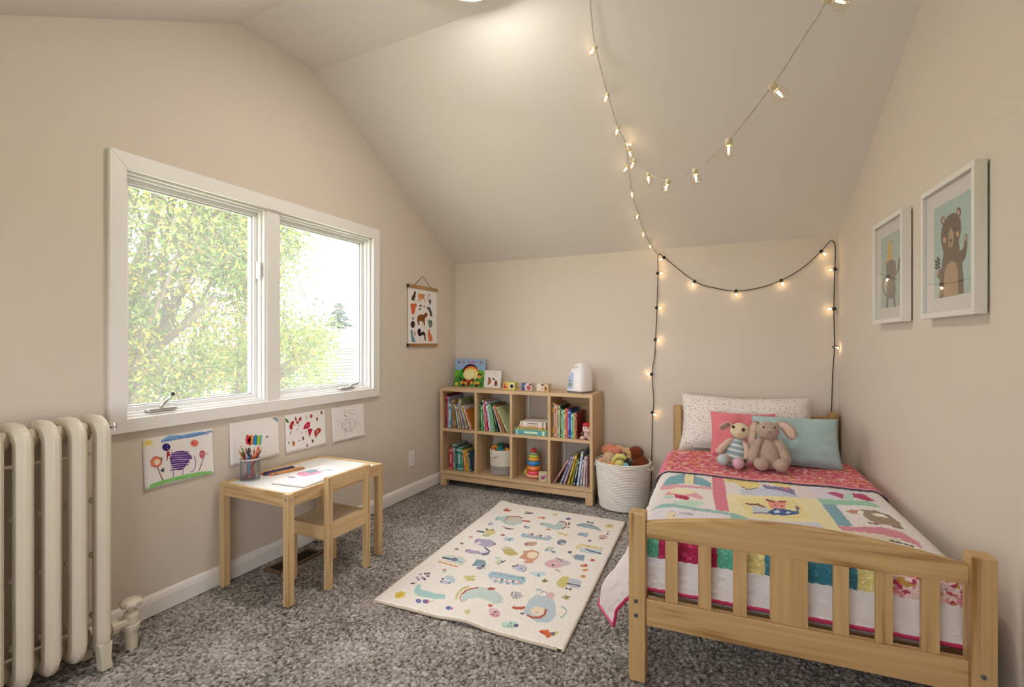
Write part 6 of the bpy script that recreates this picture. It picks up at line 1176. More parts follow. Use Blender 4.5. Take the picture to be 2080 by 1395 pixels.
lay2('8a4a44', circ(0.72, 0.28, 0.09, 0.16), 2); lay2('5a4a4c', [(0.6, 0.12), (0.88, 0.12), (0.86, 0.15), (0.62, 0.16)], 3)
for i in range(5): lay2('8a8688', circ(0.52 + i * 0.055, 0.86 - (i % 2) * 0.02, 0.02, 0.02, 8), 4)
for i in range(8): lay2('a8a4a4', circ(0.46 + i * 0.045, 0.68, 0.014, 0.012, 6), 4)
mb.obj('cover_picture', PRINT, o)

# toy blocks on the shelf top
def block(label, x, y, s, w, rz, base, marks):
    o = thing('toy_block', label, 'toy block', (x, y, STZ), rz, 'picture blocks on the shelf top')
    B(-w / 2, w / 2, -s / 2, s / 2, 0, s).obj('cube', mat('block_' + base, base, 0.5, var=0.05), o, bevel=0.003)
    mb = MB()
    for i, (c, cx, cz, rx, rz_) in enumerate(marks):
        mb.col(c); q = [(p[0] * w, -s / 2 - 0.0004 - i * 0.00004, p[1] * s) for p in circ(cx, cz, rx, rz_, 14)]
        mb.add(q, [tuple(range(len(q)))])
    mb.obj('face_picture', PRINT, o)
block('yellow toy block with a red fruit picture, left end of the block row', -1.752, 3.655, 0.06, 0.056, 0.18, 'd8c268', [('c8683c', -0.2, 0.7, 0.2, 0.2), ('c04c4c', -0.15, 0.35, 0.28, 0.2), ('d8746c', 0.12, 0.3, 0.2, 0.15)])
block('yellow toy block with a dark purple dot', -1.690, 3.64, 0.06, 0.06, -0.06, 'd8cf74', [('e8e2d0', 0.05, 0.52, 0.34, 0.34), ('2f1f48', 0.05, 0.52, 0.26, 0.26)])
block('navy and white toy block in the middle of the block row', -1.596, 3.655, 0.058, 0.045, 0.45, '4a5488', [('d8dce8', 0.2, 0.35, 0.2, 0.3), ('9aa4c8', -0.1, 0.6, 0.15, 0.18)])
block('cream toy block with a dark red apple picture', -1.546, 3.645, 0.058, 0.056, 0.0, 'd8ccc0', [('8a3a48', 0.3, 0.85, 0.2, 0.14), ('a8404c', 0.05, 0.42, 0.3, 0.32), ('c87878', 0.08, 0.48, 0.12, 0.12)])
block('plain cream toy block beside the animal block', -1.462, 3.655, 0.058, 0.05, 0.3, 'e2dac8', [('e8e4dc', 0.0, 0.5, 0.3, 0.3)])
block('tan toy block with a brown animal picture, right end of the block row', -1.405, 3.635, 0.06, 0.068, -0.1, 'd4b896', [('4a3c2c', -0.2, 0.85, 0.18, 0.1), ('e8d8d0', -0.25, 0.45, 0.2, 0.3), ('c07858', -0.22, 0.42, 0.1, 0.1), ('8a5028', 0.2, 0.38, 0.14, 0.26)])

# humidifier
o = thing('humidifier', 'white rounded humidifier with pale blue front at the right end of the shelf top', 'humidifier', (-1.142, 3.675, STZ), -0.5)
mb = MB(); prof = []
nn = 40; zs = [0.0, 0.004, 0.02, 0.05, 0.08, 0.11, 0.135, 0.16, 0.18, 0.196, 0.206, 0.212, 0.214]
vs = []; fs = []
for z in zs:
    q = z / 0.214
    s_ = 0.0 if q >= 1 else (1 - q ** 3.2) ** 0.5
    w = (0.088 * s_ + 0.002) * (1 - 0.08 * q); d = (0.078 * s_ + 0.002)
    yo = 0.018 * q
    for k in range(nn):
        a = 2 * PI * k / nn
        ca, sa = math.cos(a), math.sin(a)
        e = 0.62
        vs.append((w * math.copysign(abs(ca) ** e, ca), yo + d * math.copysign(abs(sa) ** e, sa), z + 0.014))
for i in range(len(zs) - 1):
    for k in range(nn):
        fs.append((i * nn + k, i * nn + (k + 1) % nn, (i + 1) * nn + (k + 1) % nn, (i + 1) * nn + k))
fs.append(tuple((len(zs) - 1) * nn + k for k in range(nn))); fs.append(tuple(range(nn))[::-1])
HP = mat('humidifier_plastic', 'eeeaec', 0.3, spec=0.45)
MB().add(vs, fs).obj('body', HP, o, smooth=True)
B(-0.078, 0.078, -0.066, 0.07, 0, 0.016).obj('base', mat('humidifier_base', '8a8490', 0.4), o, bevel=0.012, seg=3)
vs = []; fs = []
m = 12
for i in range(m + 1):
    u = i / m; z = 0.03 + 0.125 * u; q = (z - 0.014) / 0.214
    s_ = (1 - q ** 3.2) ** 0.5; yf = 0.018 * q - (0.078 * s_ + 0.002) - 0.0015
    hw = 0.03 * (1 - 0.75 * u ** 4)
    vs += [(-0.02 - hw, yf, z), (-0.02 + hw, yf, z), (-0.02 - hw, yf + 0.01, z), (-0.02 + hw, yf + 0.01, z)]
for i in range(m):
    a = i * 4
    fs += [(a, a + 1, a + 5, a + 4), (a + 2, a, a + 4, a + 6), (a + 1, a + 3, a + 7, a + 5)]
MB().add(vs, fs).obj('front_panel', mat('humidifier_blue', 'b8c6e4', 0.35), o, smooth=True, label='pale blue front panel')
MB().tube([(-0.02, -0.0815, 0.062), (-0.02, -0.0795, 0.062)], 0.012, 18).obj('dial', mat('dial_green', '8a9a4c', 0.4), o, label='round green knob')
MB().tube([(-0.028, -0.0795, 0.09), (-0.022, -0.0805, 0.096), (-0.014, -0.0805, 0.096), (-0.008, -0.0795, 0.088), (-0.012, -0.0795, 0.084)], 0.0016, 6).obj('logo_swirl', mat('logo_navy', '3a4468', 0.5), o)
MB().tube([(-0.034 + 0.028 + 0.024 * math.cos(a), -0.04 + 0.012 * math.sin(a), 0.193 + 0.004 * math.cos(2 * a)) for a in [2 * PI * k / 20 for k in range(20)]], 0.003, 6, closed=True).obj('vent_ring', mat('vent_ring', 'c8c0b4', 0.4), o, smooth=True)

# toy monkey in red cap
o = thing('toy_monkey', 'small pink toy monkey with a red cap at the end of the book row', 'toy', (-1.052, SY0 + 0.045, SMID), 0.1)
PKM = mat('toy_pink', 'e4bcb8', 0.6, 0.1, 200)
MB().ell((0, 0, 0.04), (0.028, 0.022, 0.035)).obj('body', PKM, o, smooth=True)
MB().ell((0, -0.006, 0.085), (0.034, 0.028, 0.026)).ell((0, -0.022, 0.072), (0.03, 0.016, 0.02)).obj('head', PKM, o, smooth=True)
MB().lathe([(0.034, 0), (0.034, 0.012), (0.028, 0.02), (0.01, 0.024)], 20, (0, 0, 0.102)).obj('cap', mat('cap_red', 'c8343c', 0.5), o, smooth=True)
for s in (-1, 1):
    MB().ell((s * 0.011, -0.033, 0.09), (0.004, 0.003, 0.005)).obj('eye', mat('bead_black', '241c1c', 0.2), o, smooth=True)
    MB().ell((s * 0.03, -0.02, 0.014), (0.02, 0.022, 0.014)).obj('foot', PKM, o, smooth=True)
    MB().tube([(s * 0.024, -0.004, 0.06), (s * 0.036, -0.014, 0.045), (s * 0.03, -0.024, 0.03)], [0.009, 0.01, 0.008], 10).obj('arm', mat('toy_brown', '6f4a38', 0.6), o, smooth=True)

# rope basket in the cubby with small toys
def rope_basket(name, label, loc, r_top, r_bot, h, white, grey, split, sx, sy, pitch, handles, cat='basket'):
    o = thing(name, label, cat, loc)
    prof = []
    n = int(h / pitch)
    def rad(z): return r_bot + (r_top - r_bot) * min(1, (z / h)) ** 0.8
    lowp = [(r_bot * 0.2, 0.0), (r_bot * 0.94, 0.0)]; upp = []
    for i in range(n):
        z0 = 0.004 + i * pitch
        pr_ = [(rad(z0) , z0), (rad(z0) + pitch * 0.45, z0 + pitch * 0.5)]
        if z0 < h * split: lowp += pr_
        else: upp += pr_
    zt = 0.004 + n * pitch
    if upp:
        lowp.append(upp[0])
    upp_out = upp + [(rad(zt), zt), (rad(zt) + 0.004, zt + 0.006), (rad(zt) - 0.004, zt + 0.011), (rad(zt) - 0.012, zt + 0.006), (rad(zt) - 0.013, zt - 0.02), (r_bot - 0.012, 0.02), (0.01, 0.02)]
    if split > 0:
        MB().lathe(lowp, 48, sx=sx, sy=sy, cap=False).obj('lower_coil', grey, o, smooth=False, label='grey lower band')
        MB().lathe(upp_out, 48, sx=sx, sy=sy, cap=False).obj('coil_wall', white, o, smooth=False)
    else:
        MB().lathe(lowp[:2] + upp_out, 48, sx=sx, sy=sy, cap=False).obj('coil_wall', white, o, smooth=False)
    for (a, zz, L) in handles:
        pts = []
        R_ = rad(zz) + 0.004
        for k in range(9):
            u = k / 8 - 0.5
            aa = a + u * L / R_
            b = 0.011 * math.cos(u * PI) ** 0.5 if abs(u) < 0.5 else 0
            pts.append(((R_ + b) * sx * math.cos(aa), (R_ + b) * sy * math.sin(aa), zz - 0.012 * math.cos(u * PI)))
        MB().tube(pts, 0.0065, 8).obj('handle', white, o, smooth=True)
    return o
RW = mat('rope_white', 'e2dcd2', 0.85, 0.4, 250, 0.03, 60)
RG = mat('rope_grey', 'a29c9a', 0.85, 0.4, 250, 0.05, 60)
BKX, BKY = -1.798, 3.665
rope_basket('rope_basket', 'small two tone rope basket of toys in the lower second cubby', (BKX, BKY, SBOT), 0.102, 0.096, 0.195, RW, RG, 0.36, 1, 1, 0.0098, [(-PI / 2 - 0.35, 0.165, 0.07)])
for i, (lab, c1, c2, x, y, z, r) in enumerate((('orange spotted toy ball in the small basket', 'e0903c', '5a2418', -0.045, -0.045, 0.2, 0.036), ('teal toy figure in the small basket', '2a8c8c', '1c5a5c', 0.005, -0.05, 0.2, 0.032), ('dark toy with purple trim in the small basket', '3a2438', '6a3a4c', 0.035, 0.0, 0.205, 0.034), ('yellow orange toy at the right of the small basket', 'd89a3c', '8a4a20', 0.06, -0.04, 0.192, 0.028), ('green toy ball at the back of the small basket', '3f8a58', '1f4a38', -0.03, 0.02, 0.21, 0.036))):
    o = thing('small_toy', lab, 'toy', (BKX + x, BKY + y, SBOT + z), 0, 'toys in the small basket')
    MB().ell((0, 0, 0), (r, r * 0.9, r)).obj('body', mat('toy_' + c1, c1, 0.45), o, smooth=True)
    mb = MB()
    for k in range(5):
        a = k * 1.3 + i
        mb.ell((r * 0.75 * math.cos(a) * 0.9, -r * 0.72, r * 0.55 * math.sin(a * 1.7)), (r * 0.22, r * 0.2, r * 0.26), 8, 6)
    mb.obj('spots', mat('toy_' + c2, c2, 0.45), o, smooth=True)

# ring stacker and picture block
SXc, SYc = -1.505, 3.63
o = thing('stacking_rings', 'rainbow ring stacking toy on a rocking base', 'toy', (SXc, SYc, SBOT))
MB().lathe([(0.02, 0.0), (0.05, 0.004), (0.066, 0.016), (0.07, 0.03), (0.06, 0.034), (0.01, 0.034)], 36, sx=1.0, sy=0.7).obj('rocking_base', mat('stack_peach', 'e8a888', 0.35), o, smooth=True)
MB().ell((-0.066, 0, 0.042), (0.014, 0.03, 0.024)).obj('base_end', mat('stack_yellow', 'c8bc4c', 0.35), o, smooth=True)
z = 0.03
for c, R_, h in (('e8506c', 0.054, 0.034), ('e8823c', 0.058, 0.04), ('2f84cc', 0.052, 0.038), ('e8a43c', 0.046, 0.03), ('b4cc58', 0.042, 0.02), ('8f9a78', 0.036, 0.022)):
    b = h / 2
    prof = [(0.008, 0)] + [(R_ - b * 0.9 + b * 0.9 * math.sin(PI * k / 8), b - b * math.cos(PI * k / 8)) for k in range(9)] + [(0.008, h)]
    MB().lathe(prof, 32, (0, 0, z)).obj('ring', mat('ring_' + c, c, 0.25, spec=0.5, coat=0.3), o, smooth=True)
    z += h * 0.96
MB().ell((0, 0, z + 0.012), (0.024, 0.024, 0.019)).obj('cap', mat('ring_red', 'd8343a', 0.25, coat=0.3), o, smooth=True)
o = thing('picture_block', 'cream picture block with a pink animal leaning by the ring stacker', 'toy block', (-1.405, SY0 + 0.05, SBOT), 0.5)
B(-0.032, 0.032, -0.02, 0.02, 0, 0.075).obj('cube', mat('block_cream', 'd8c49c', 0.5), o, bevel=0.003)
mb = MB()
for i, (c, p) in enumerate((('c8d0bc', [(-0.026, 0.008), (0.026, 0.008), (0.026, 0.068), (-0.026, 0.068)]), ('b0688c', circ(-0.006, 0.032, 0.016, 0.014)), ('c07c98', circ(0.01, 0.042, 0.012, 0.012)), ('6a3450', circ(0.004, 0.03, 0.004, 0.008)))):
    mb.col(c); mb.add([(q[0], -0.0204 - i * 0.00004, q[1]) for q in p], [tuple(range(len(p)))])
mb.obj('face_picture', PRINT, o)

# ------------------------------------------------------------------ big rope bin with plush toys
BX, BYY = -0.80, 3.635
rope_basket('rope_bin', 'large white rope bin heaped with plush toys beside the bookshelf', (BX, BYY, 0), 0.200, 0.166, 0.325, mat('bin_rope_white', 'e8e3de', 0.85, 0.3, 250, 0.02, 60), RG, 0.0, 1.0, 0.95, 0.0112, [(-0.12, 0.305, 0.11), (PI + 0.12, 0.305, 0.11)], 'storage bin')
def fur(name, c, var=0.25, vs=40): return mat(name, c, 0.95, 0.9, 130, var, vs, sheen=0.3, spec=0.1)
def plush(label, loc, parts, rz=0.0, group='plush toys in the rope bin'):
    o = thing('plush_toy', label, 'plush toy', loc, rz, group)
    for nm, m, ells in parts:
        mb = MB()
        for c, r in ells:
            mb.ell(c, r, 18, 12)
        mb.obj(nm, m, o, smooth=True)
    return o
EYE_ = mat('bead_black', '241c1c', 0.2)
CORAL = fur('plush_coral', 'd8886c'); BEIGE = fur('plush_beige', 'c4a486'); PEACH = fur('plush_peach', 'd8a884'); BROWN = fur('plush_brown', '6f3214', 0.5, 30); TAN = fur('plush_tan', 'c8a85c'); YEL = fur('plush_yellow', 'dcd07c'); DARK = fur('plush_dark', '2a2220'); AQUA = fur('plush_aqua', '6fb4c4'); ORA = fur('plush_orange', 'dc9438')
plush('coral pink plush ball at the left of the rope bin', (BX - 0.105, BYY + 0.02, 0.395), [('body', CORAL, [((0, 0, 0), (0.062, 0.055, 0.048)), ((0.045, 0.0, -0.008), (0.045, 0.045, 0.036))])])
plush('peach plush arm stretched across the back of the rope bin', (BX + 0.01, BYY + 0.07, 0.37), [('arm', PEACH, [((-0.06, 0, 0.03), (0.05, 0.03, 0.03)), ((0.0, 0, 0.012), (0.06, 0.034, 0.034)), ((0.06, 0, -0.005), (0.05, 0.034, 0.034))])])
plush('beige round plush animal below the coral ball', (BX - 0.085, BYY - 0.07, 0.345), [('head', BEIGE, [((0, 0, 0.01), (0.05, 0.045, 0.048)), ((0.006, -0.02, -0.03), (0.036, 0.034, 0.04))]), ('paw', BEIGE, [((0.045, -0.04, -0.02), (0.028, 0.025, 0.03))])])
plush('small speckled pink plush paws at the left rim of the bin', (BX - 0.135, BYY - 0.075, 0.318), [('paw', PEACH, [((-0.01, 0, 0.012), (0.026, 0.022, 0.026))]), ('second_paw', PEACH, [((0.03, -0.015, -0.004), (0.024, 0.022, 0.024))])])
plush('dark brown plush monkey with tan face at the right of the bin', (BX + 0.09, BYY - 0.01, 0.30), [('body', BROWN, [((0.04, -0.01, 0.01), (0.066, 0.06, 0.085))]), ('head', BROWN, [((0.008, -0.005, 0.10), (0.056, 0.054, 0.052))]), ('face', TAN, [((-0.030, -0.030, 0.09), (0.022, 0.024, 0.034))]), ('muzzle', fur('plush_cream', 'd8c088'), [((-0.034, -0.05, 0.076), (0.013, 0.011, 0.012))]), ('eye', EYE_, [((-0.036, -0.054, 0.094), (0.004, 0.004, 0.005))]), ('ear', TAN, [((0.058, -0.01, 0.045), (0.018, 0.02, 0.042))])])
o = plush('yellow plush with a curved trunk at the front rim of the bin', (BX + 0.0, BYY - 0.115, 0.335), [('body', YEL, [((0.0, 0, 0.0), (0.038, 0.034, 0.04))])])
MB().tube([(-0.038, -0.01, -0.01), (-0.036, -0.016, 0.03), (-0.012, -0.018, 0.058), (0.025, -0.016, 0.06), (0.048, -0.014, 0.045), (0.05, -0.013, 0.042)], [0.012, 0.016, 0.017, 0.018, 0.015, 0.006], 14).obj('trunk', YEL, o, smooth=True)
plush('orange plush knob beside the yellow plush', (BX - 0.045, BYY - 0.14, 0.325), [('body', ORA, [((0, 0, 0), (0.022, 0.02, 0.022))])])
plush('aqua blue plush ball under the monkey', (BX + 0.052, BYY - 0.14, 0.328), [('body', AQUA, [((0, 0, 0), (0.02, 0.02, 0.026))])])
plush('black plush in the middle of the rope bin', (BX + 0.0, BYY - 0.03, 0.345), [('body', DARK, [((0, 0, 0), (0.05, 0.05, 0.045)), ((0.03, -0.05, -0.02), (0.05, 0.04, 0.03))])])
o = MB().ell((BX, BYY, 0.235), (0.15, 0.14, 0.10), 20, 12).obj('plush_toy', fur('plush_brown_grey', '6a5548'), org=(BX, BYY, 0.235), smooth=True)
tag(o, 'grey brown plush lying underneath the heap in the rope bin', 'plush toy', 'plush toys in the rope bin')

# ------------------------------------------------------------------ numpy grid meshes
def grid_mesh(name, V, quads, colr, material, parent, smooth=True, point=True):
    used = np.unique(quads); remap = -np.ones(len(V), int); remap[used] = np.arange(len(used))
    q = remap[quads]; v = V[used]
    me = bpy.data.meshes.new(name)
    me.vertices.add(len(v)); me.vertices.foreach_set('co', v.astype(np.float32).reshape(-1))
    me.loops.add(q.size); me.loops.foreach_set('vertex_index', q.reshape(-1).astype(np.int32))
    me.polygons.add(len(q)); me.polygons.foreach_set('loop_start', (np.arange(len(q)) * 4).astype(np.int32))
    me.update(calc_edges=True)
    if smooth:
        me.polygons.foreach_set('use_smooth', np.ones(len(q), bool))
    if colr is not None:
        a = me.color_attributes.new('Col', 'FLOAT_COLOR', 'POINT')
        c = colr[used]
        a.data.foreach_set('color', np.concatenate([c, np.ones((len(c), 1))], 1).astype(np.float32).reshape(-1))
    me.materials.append(material)
    o = bpy.data.objects.new(name, me); COL.objects.link(o)
    if parent: o.parent = parent
    return o
def grid_quads(nx, ny):
    i = (np.arange(ny - 1)[:, None] * nx + np.arange(nx - 1)[None, :]).reshape(-1)
    return np.stack([i, i + 1, i + nx + 1, i + nx], -1)
def vnoise(x, y, sc, seed):
    r = np.random.RandomState(seed); g = r.uniform(-1, 1, (64, 64))
    X = x * sc + 100; Y = y * sc + 100
    x0 = np.floor(X).astype(int); y0 = np.floor(Y).astype(int); fx = X - x0; fy = Y - y0
    fx = fx * fx * (3 - 2 * fx); fy = fy * fy * (3 - 2 * fy)
    a = g[y0 % 64, x0 % 64]; b = g[y0 % 64, (x0 + 1) % 64]; c = g[(y0 + 1) % 64, x0 % 64]; d = g[(y0 + 1) % 64, (x0 + 1) % 64]
    return (a * (1 - fx) + b * fx) * (1 - fy) + (c * (1 - fx) + d * fx) * fy

# ------------------------------------------------------------------ rug
RBL, RBR, RTL, RTR = (-1.553, 1.812), (-.635, 1.825), (-1.641, 3.321), (-.711, 3.298)
def rug():
    W_, L_ = 0.92, 1.49
    st = 0.0032
    nx, ny = int(W_ / st) + 1, int(L_ / st) + 1
    U, Vv = np.meshgrid(np.linspace(0, 1, nx), np.linspace(0, 1, ny))
    u = U.reshape(-1); v = Vv.reshape(-1)
    X = (1 - u) * (1 - v) * RBL[0] + u * (1 - v) * RBR[0] + (1 - u) * v * RTL[0] + u * v * RTR[0]
    Y = (1 - u) * (1 - v) * RBL[1] + u * (1 - v) * RBR[1] + (1 - u) * v * RTL[1] + u * v * RTR[1]
    r = np.random.RandomState(5)
    z = 0.010 + 0.0012 * r.uniform(-1, 1, len(u)) + 0.002 * vnoise(u * W_, v * L_, 4, 3)
    # ripple running in from the near edge, and lifted far corner
    z += 0.016 * np.exp(-((u - 0.52 - 0.10 * v) / 0.10) ** 2) * np.clip(1 - v / 0.32, 0, 1)
    z += 0.010 * np.exp(-((u - 0.02) ** 2 + (v - 1) ** 2) / 0.004)
    e = np.minimum(np.minimum(u * W_, (1 - u) * W_), np.minimum(v * L_, (1 - v) * L_))
    z -= 0.003 * np.clip(1 - e / 0.008, 0, 1)
    col = np.tile(np.array(C('efe9e3')), (len(u), 1))
    wu, wv = u * W_, v * L_
    for c, poly in art_polys('rug', 1000.0):
        s = in_poly(wu, wv, poly)
        col[s] = np.array(C(c)) * (1 + 0.05 * r.normal(0, 1, (len(s), 1)))
    col = col * (1 + 0.035 * r.normal(0, 1, (len(u), 1)))
    P_ = np.stack([X, Y, z], -1)
    o = thing('rug', 'cream rug woven with pastel storybook animals on the carpet', 'rug', (-1.135, 2.56, 0))
    P_ = P_ - np.array([-1.135, 2.56, 0])
    grid_mesh('pile', P_, grid_quads(nx, ny), np.clip(col, 0, 1), vcol_mat('rug_pile', 0.95, 0.25, 600, 0.2), o)
    # bound edge
    def edge(idx):
        return [tuple(P_[i] + np.array([0, 0, -0.005])) for i in idx]
    ids = [list(range(0, nx, 8)), list(range(nx - 1, nx * ny, nx * 8)), list(range(nx * ny - 1, nx * (ny - 1), -8)), list(range(nx * (ny - 1), 0, -nx * 8))]
    for k in ids:
        MB().tube(edge(k), 0.0065, 6).obj('bound_edge', mat('rug_binding', 'cdbfae', 0.9, 0.2, 300), o, smooth=True)
rug()

# ------------------------------------------------------------------ bed
TH = 0.045
BW, BL_ = 1.013, 1.95
bed = thing('bed_frame', 'pine twin bed frame with slatted arched footboard', 'bed', (-0.37, 1.771, 0), TH)
PW = 0.058
for x in (0.0, BW - PW):
    p = B(x, x + PW, 0, 0.062, 0, 0.595).obj('footboard_post', pine('z'), bed, bevel=0.005, seg=3)
    for z in ((0.235, 0.285) if x == 0 else (0.262,)):
        b_ = MB().tube([(x + PW * 0.45, 0.0, z), (x + PW * 0.45, -0.002, z)], 0.0075, 16).obj('bolt', mat('bolt_steel', '8a8f94', 0.35, metal=0.9), p)
        MB().tube([(x + PW * 0.45, -0.0019, z), (x + PW * 0.45, -0.0024, z)], 0.003, 6).obj('hex_socket', DKM, b_)
    B(x, x + PW, BL_, BL_ + 0.055, 0, 0.746).obj('headboard_post', pine('z'), bed, bevel=0.005, seg=3)
n = 32
top = [(PW + (BW - 2 * PW) * i / n, 0.562 + 0.052 * math.sin(PI * i / n) ** 0.9) for i in range(n + 1)]
MB().prism([(PW, 0.508), (BW - PW, 0.508)] + top[::-1], 0.014, 0.042, 'y').obj('footboard_top_rail', pine('x'), bed, bevel=0.003)
B(PW, BW - PW, 0.014, 0.042, 0.198, 0.292).obj('footboard_bottom_rail', pine('x'), bed, bevel=0.003)
for a, b in ((0.123, 0.165), (0.231, 0.273), (0.34, 0.382), (0.450, 0.557), (0.625, 0.667), (0.735, 0.778), (0.846, 0.890)):
    B(a, b, 0.020, 0.036, 0.292, 0.508).obj('footboard_slat', pine('z'), bed, bevel=0.0015)
B(PW, BW - PW, BL_ + 0.014, BL_ + 0.042, 0.648, 0.714).obj('headboard_top_rail', pine('x'), bed, bevel=0.003)
B(PW, BW - PW, BL_ + 0.014, BL_ + 0.042, 0.25, 0.34).obj('headboard_bottom_rail', pine('x'), bed, bevel=0.003)
for a, b in ((0.123, 0.165), (0.231, 0.273), (0.34, 0.382), (0.450, 0.557), (0.625, 0.667), (0.735, 0.778), (0.846, 0.890)):
    B(a, b, BL_ + 0.02, BL_ + 0.036, 0.34, 0.648).obj('headboard_slat', pine('z'), bed, bevel=0.0015)
for x in (0.016, BW - 0.040):
    B(x, x + 0.024, 0.062, BL_, 0.198, 0.292).obj('side_rail', pine('y'), bed, bevel=0.002)
for k in range(9):
    B(0.04, BW - 0.04, 0.16 + k * 0.21, 0.23 + k * 0.21, 0.235, 0.252).obj('bed_slat', pine('x'), bed)

def bed_thing(name, label, cat, loc=(0, 0, 0), group=None):
    ex = Vector((math.cos(TH), math.sin(TH), 0)); ey = Vector((-math.sin(TH), math.cos(TH), 0))
    p = Vector((-0.37, 1.771, 0)) + ex * loc[0] + ey * loc[1] + Vector((0, 0, loc[2]))
    return thing(name, label, cat, p, TH, group)

SHEET = dotted('dotted_sheet', 'e4dcd8', '6a6270', 72, 0.21, 'a88a94')
mt = bed_thing('mattress', 'mattress in a white fitted sheet with tiny dots under the quilt', 'mattress', (0.5, 1.0, 0.253))
B(-0.462, 0.470, -0.895, 0.925, 0, 0.232).obj('fitted_sheet', SHEET, mt, bevel=0.045, seg=4, smooth=True)

# quilt, draped; s across (m), t along from foot (m)
QZ, XL, XR, YF = 0.505, 0.055, 0.955, 0.135
def bend(d, r=0.05, thm=1.47):
    d = np.maximum(d, 0)
    a = np.minimum(d / r, thm)
    ex_ = np.maximum(d - r * thm, 0)
    return r * np.sin(a) + ex_ * math.cos(thm), r * (1 - np.cos(a)) + ex_ * math.sin(thm)
def drape(s, t, lift=0.0, flare=True):
    r = 0.05 + lift
    dl = np.maximum(XL - s, 0); dr = np.maximum(s - XR, 0); df = np.maximum(YF - t, 0)
    dx = dl + dr
    d = np.hypot(dx, df)
    out, down = bend(d, r)
    ux = np.where(d > 1e-9, (dr - dl) / np.maximum(d, 1e-9), 0); uy = np.where(d > 1e-9, -df / np.maximum(d, 1e-9), 0)
    x = np.clip(s, XL, XR) + ux * out; y = np.maximum(t, YF) + uy * out
    z = QZ + lift - down
    # cloth billows out at the free left side near the foot, and softly all along
    k = np.clip((dl - 0.06) / 0.2, 0, 1)
    if flare:
        x = x - k * (0.018 + 0.085 * np.exp(-((t - 0.02) / 0.16) ** 2)) - k * 0.012 * np.sin(t * 22)
        kr = np.clip((dr - 0.06) / 0.2, 0, 1)
        x = x + kr * 0.02
    # keep clear of the footboard posts and slats
    inp = (y < 0.068) & (x < 0.064) & (x > -0.016) & (dl >= df * 0.35)
    x = np.where(inp, -0.016, x)
    inp = (y < 0.068) & (x < 0.064) & (x > -0.015)
    y = np.where(inp, 0.068, y)
    inp = (y < 0.068) & (x > BW - 0.064) & (x < BW + 0.016)
    x = np.where(inp & (dr >= df * 0.35), BW + 0.018, x); y = np.where(inp & (dr < df * 0.35), 0.068, y)
    y = np.maximum(y, np.where((x > 0) & (x < BW), 0.050, -0.2))
    x = np.minimum(x, 1.066)
    # soft body and quilting
    top = np.clip(1 - d / 0.05, 0, 1)
    z = z + top * (0.006 * vnoise(s, t, 3.5, 21) + 0.004 * vnoise(s, t, 9, 22)) + 0.0016 * np.sin(s * 2 * PI / 0.03) * np.sin(t * 2 * PI / 0.022) 
    pz = (1 - top) * 0.004 * vnoise(s * 2, t * 2, 18, 23)
    y = y + np.where(df > 0.05, np.abs(pz), 0); x = x + np.where(dx > 0.05, pz, 0)
    return np.stack([x, y, z], -1)

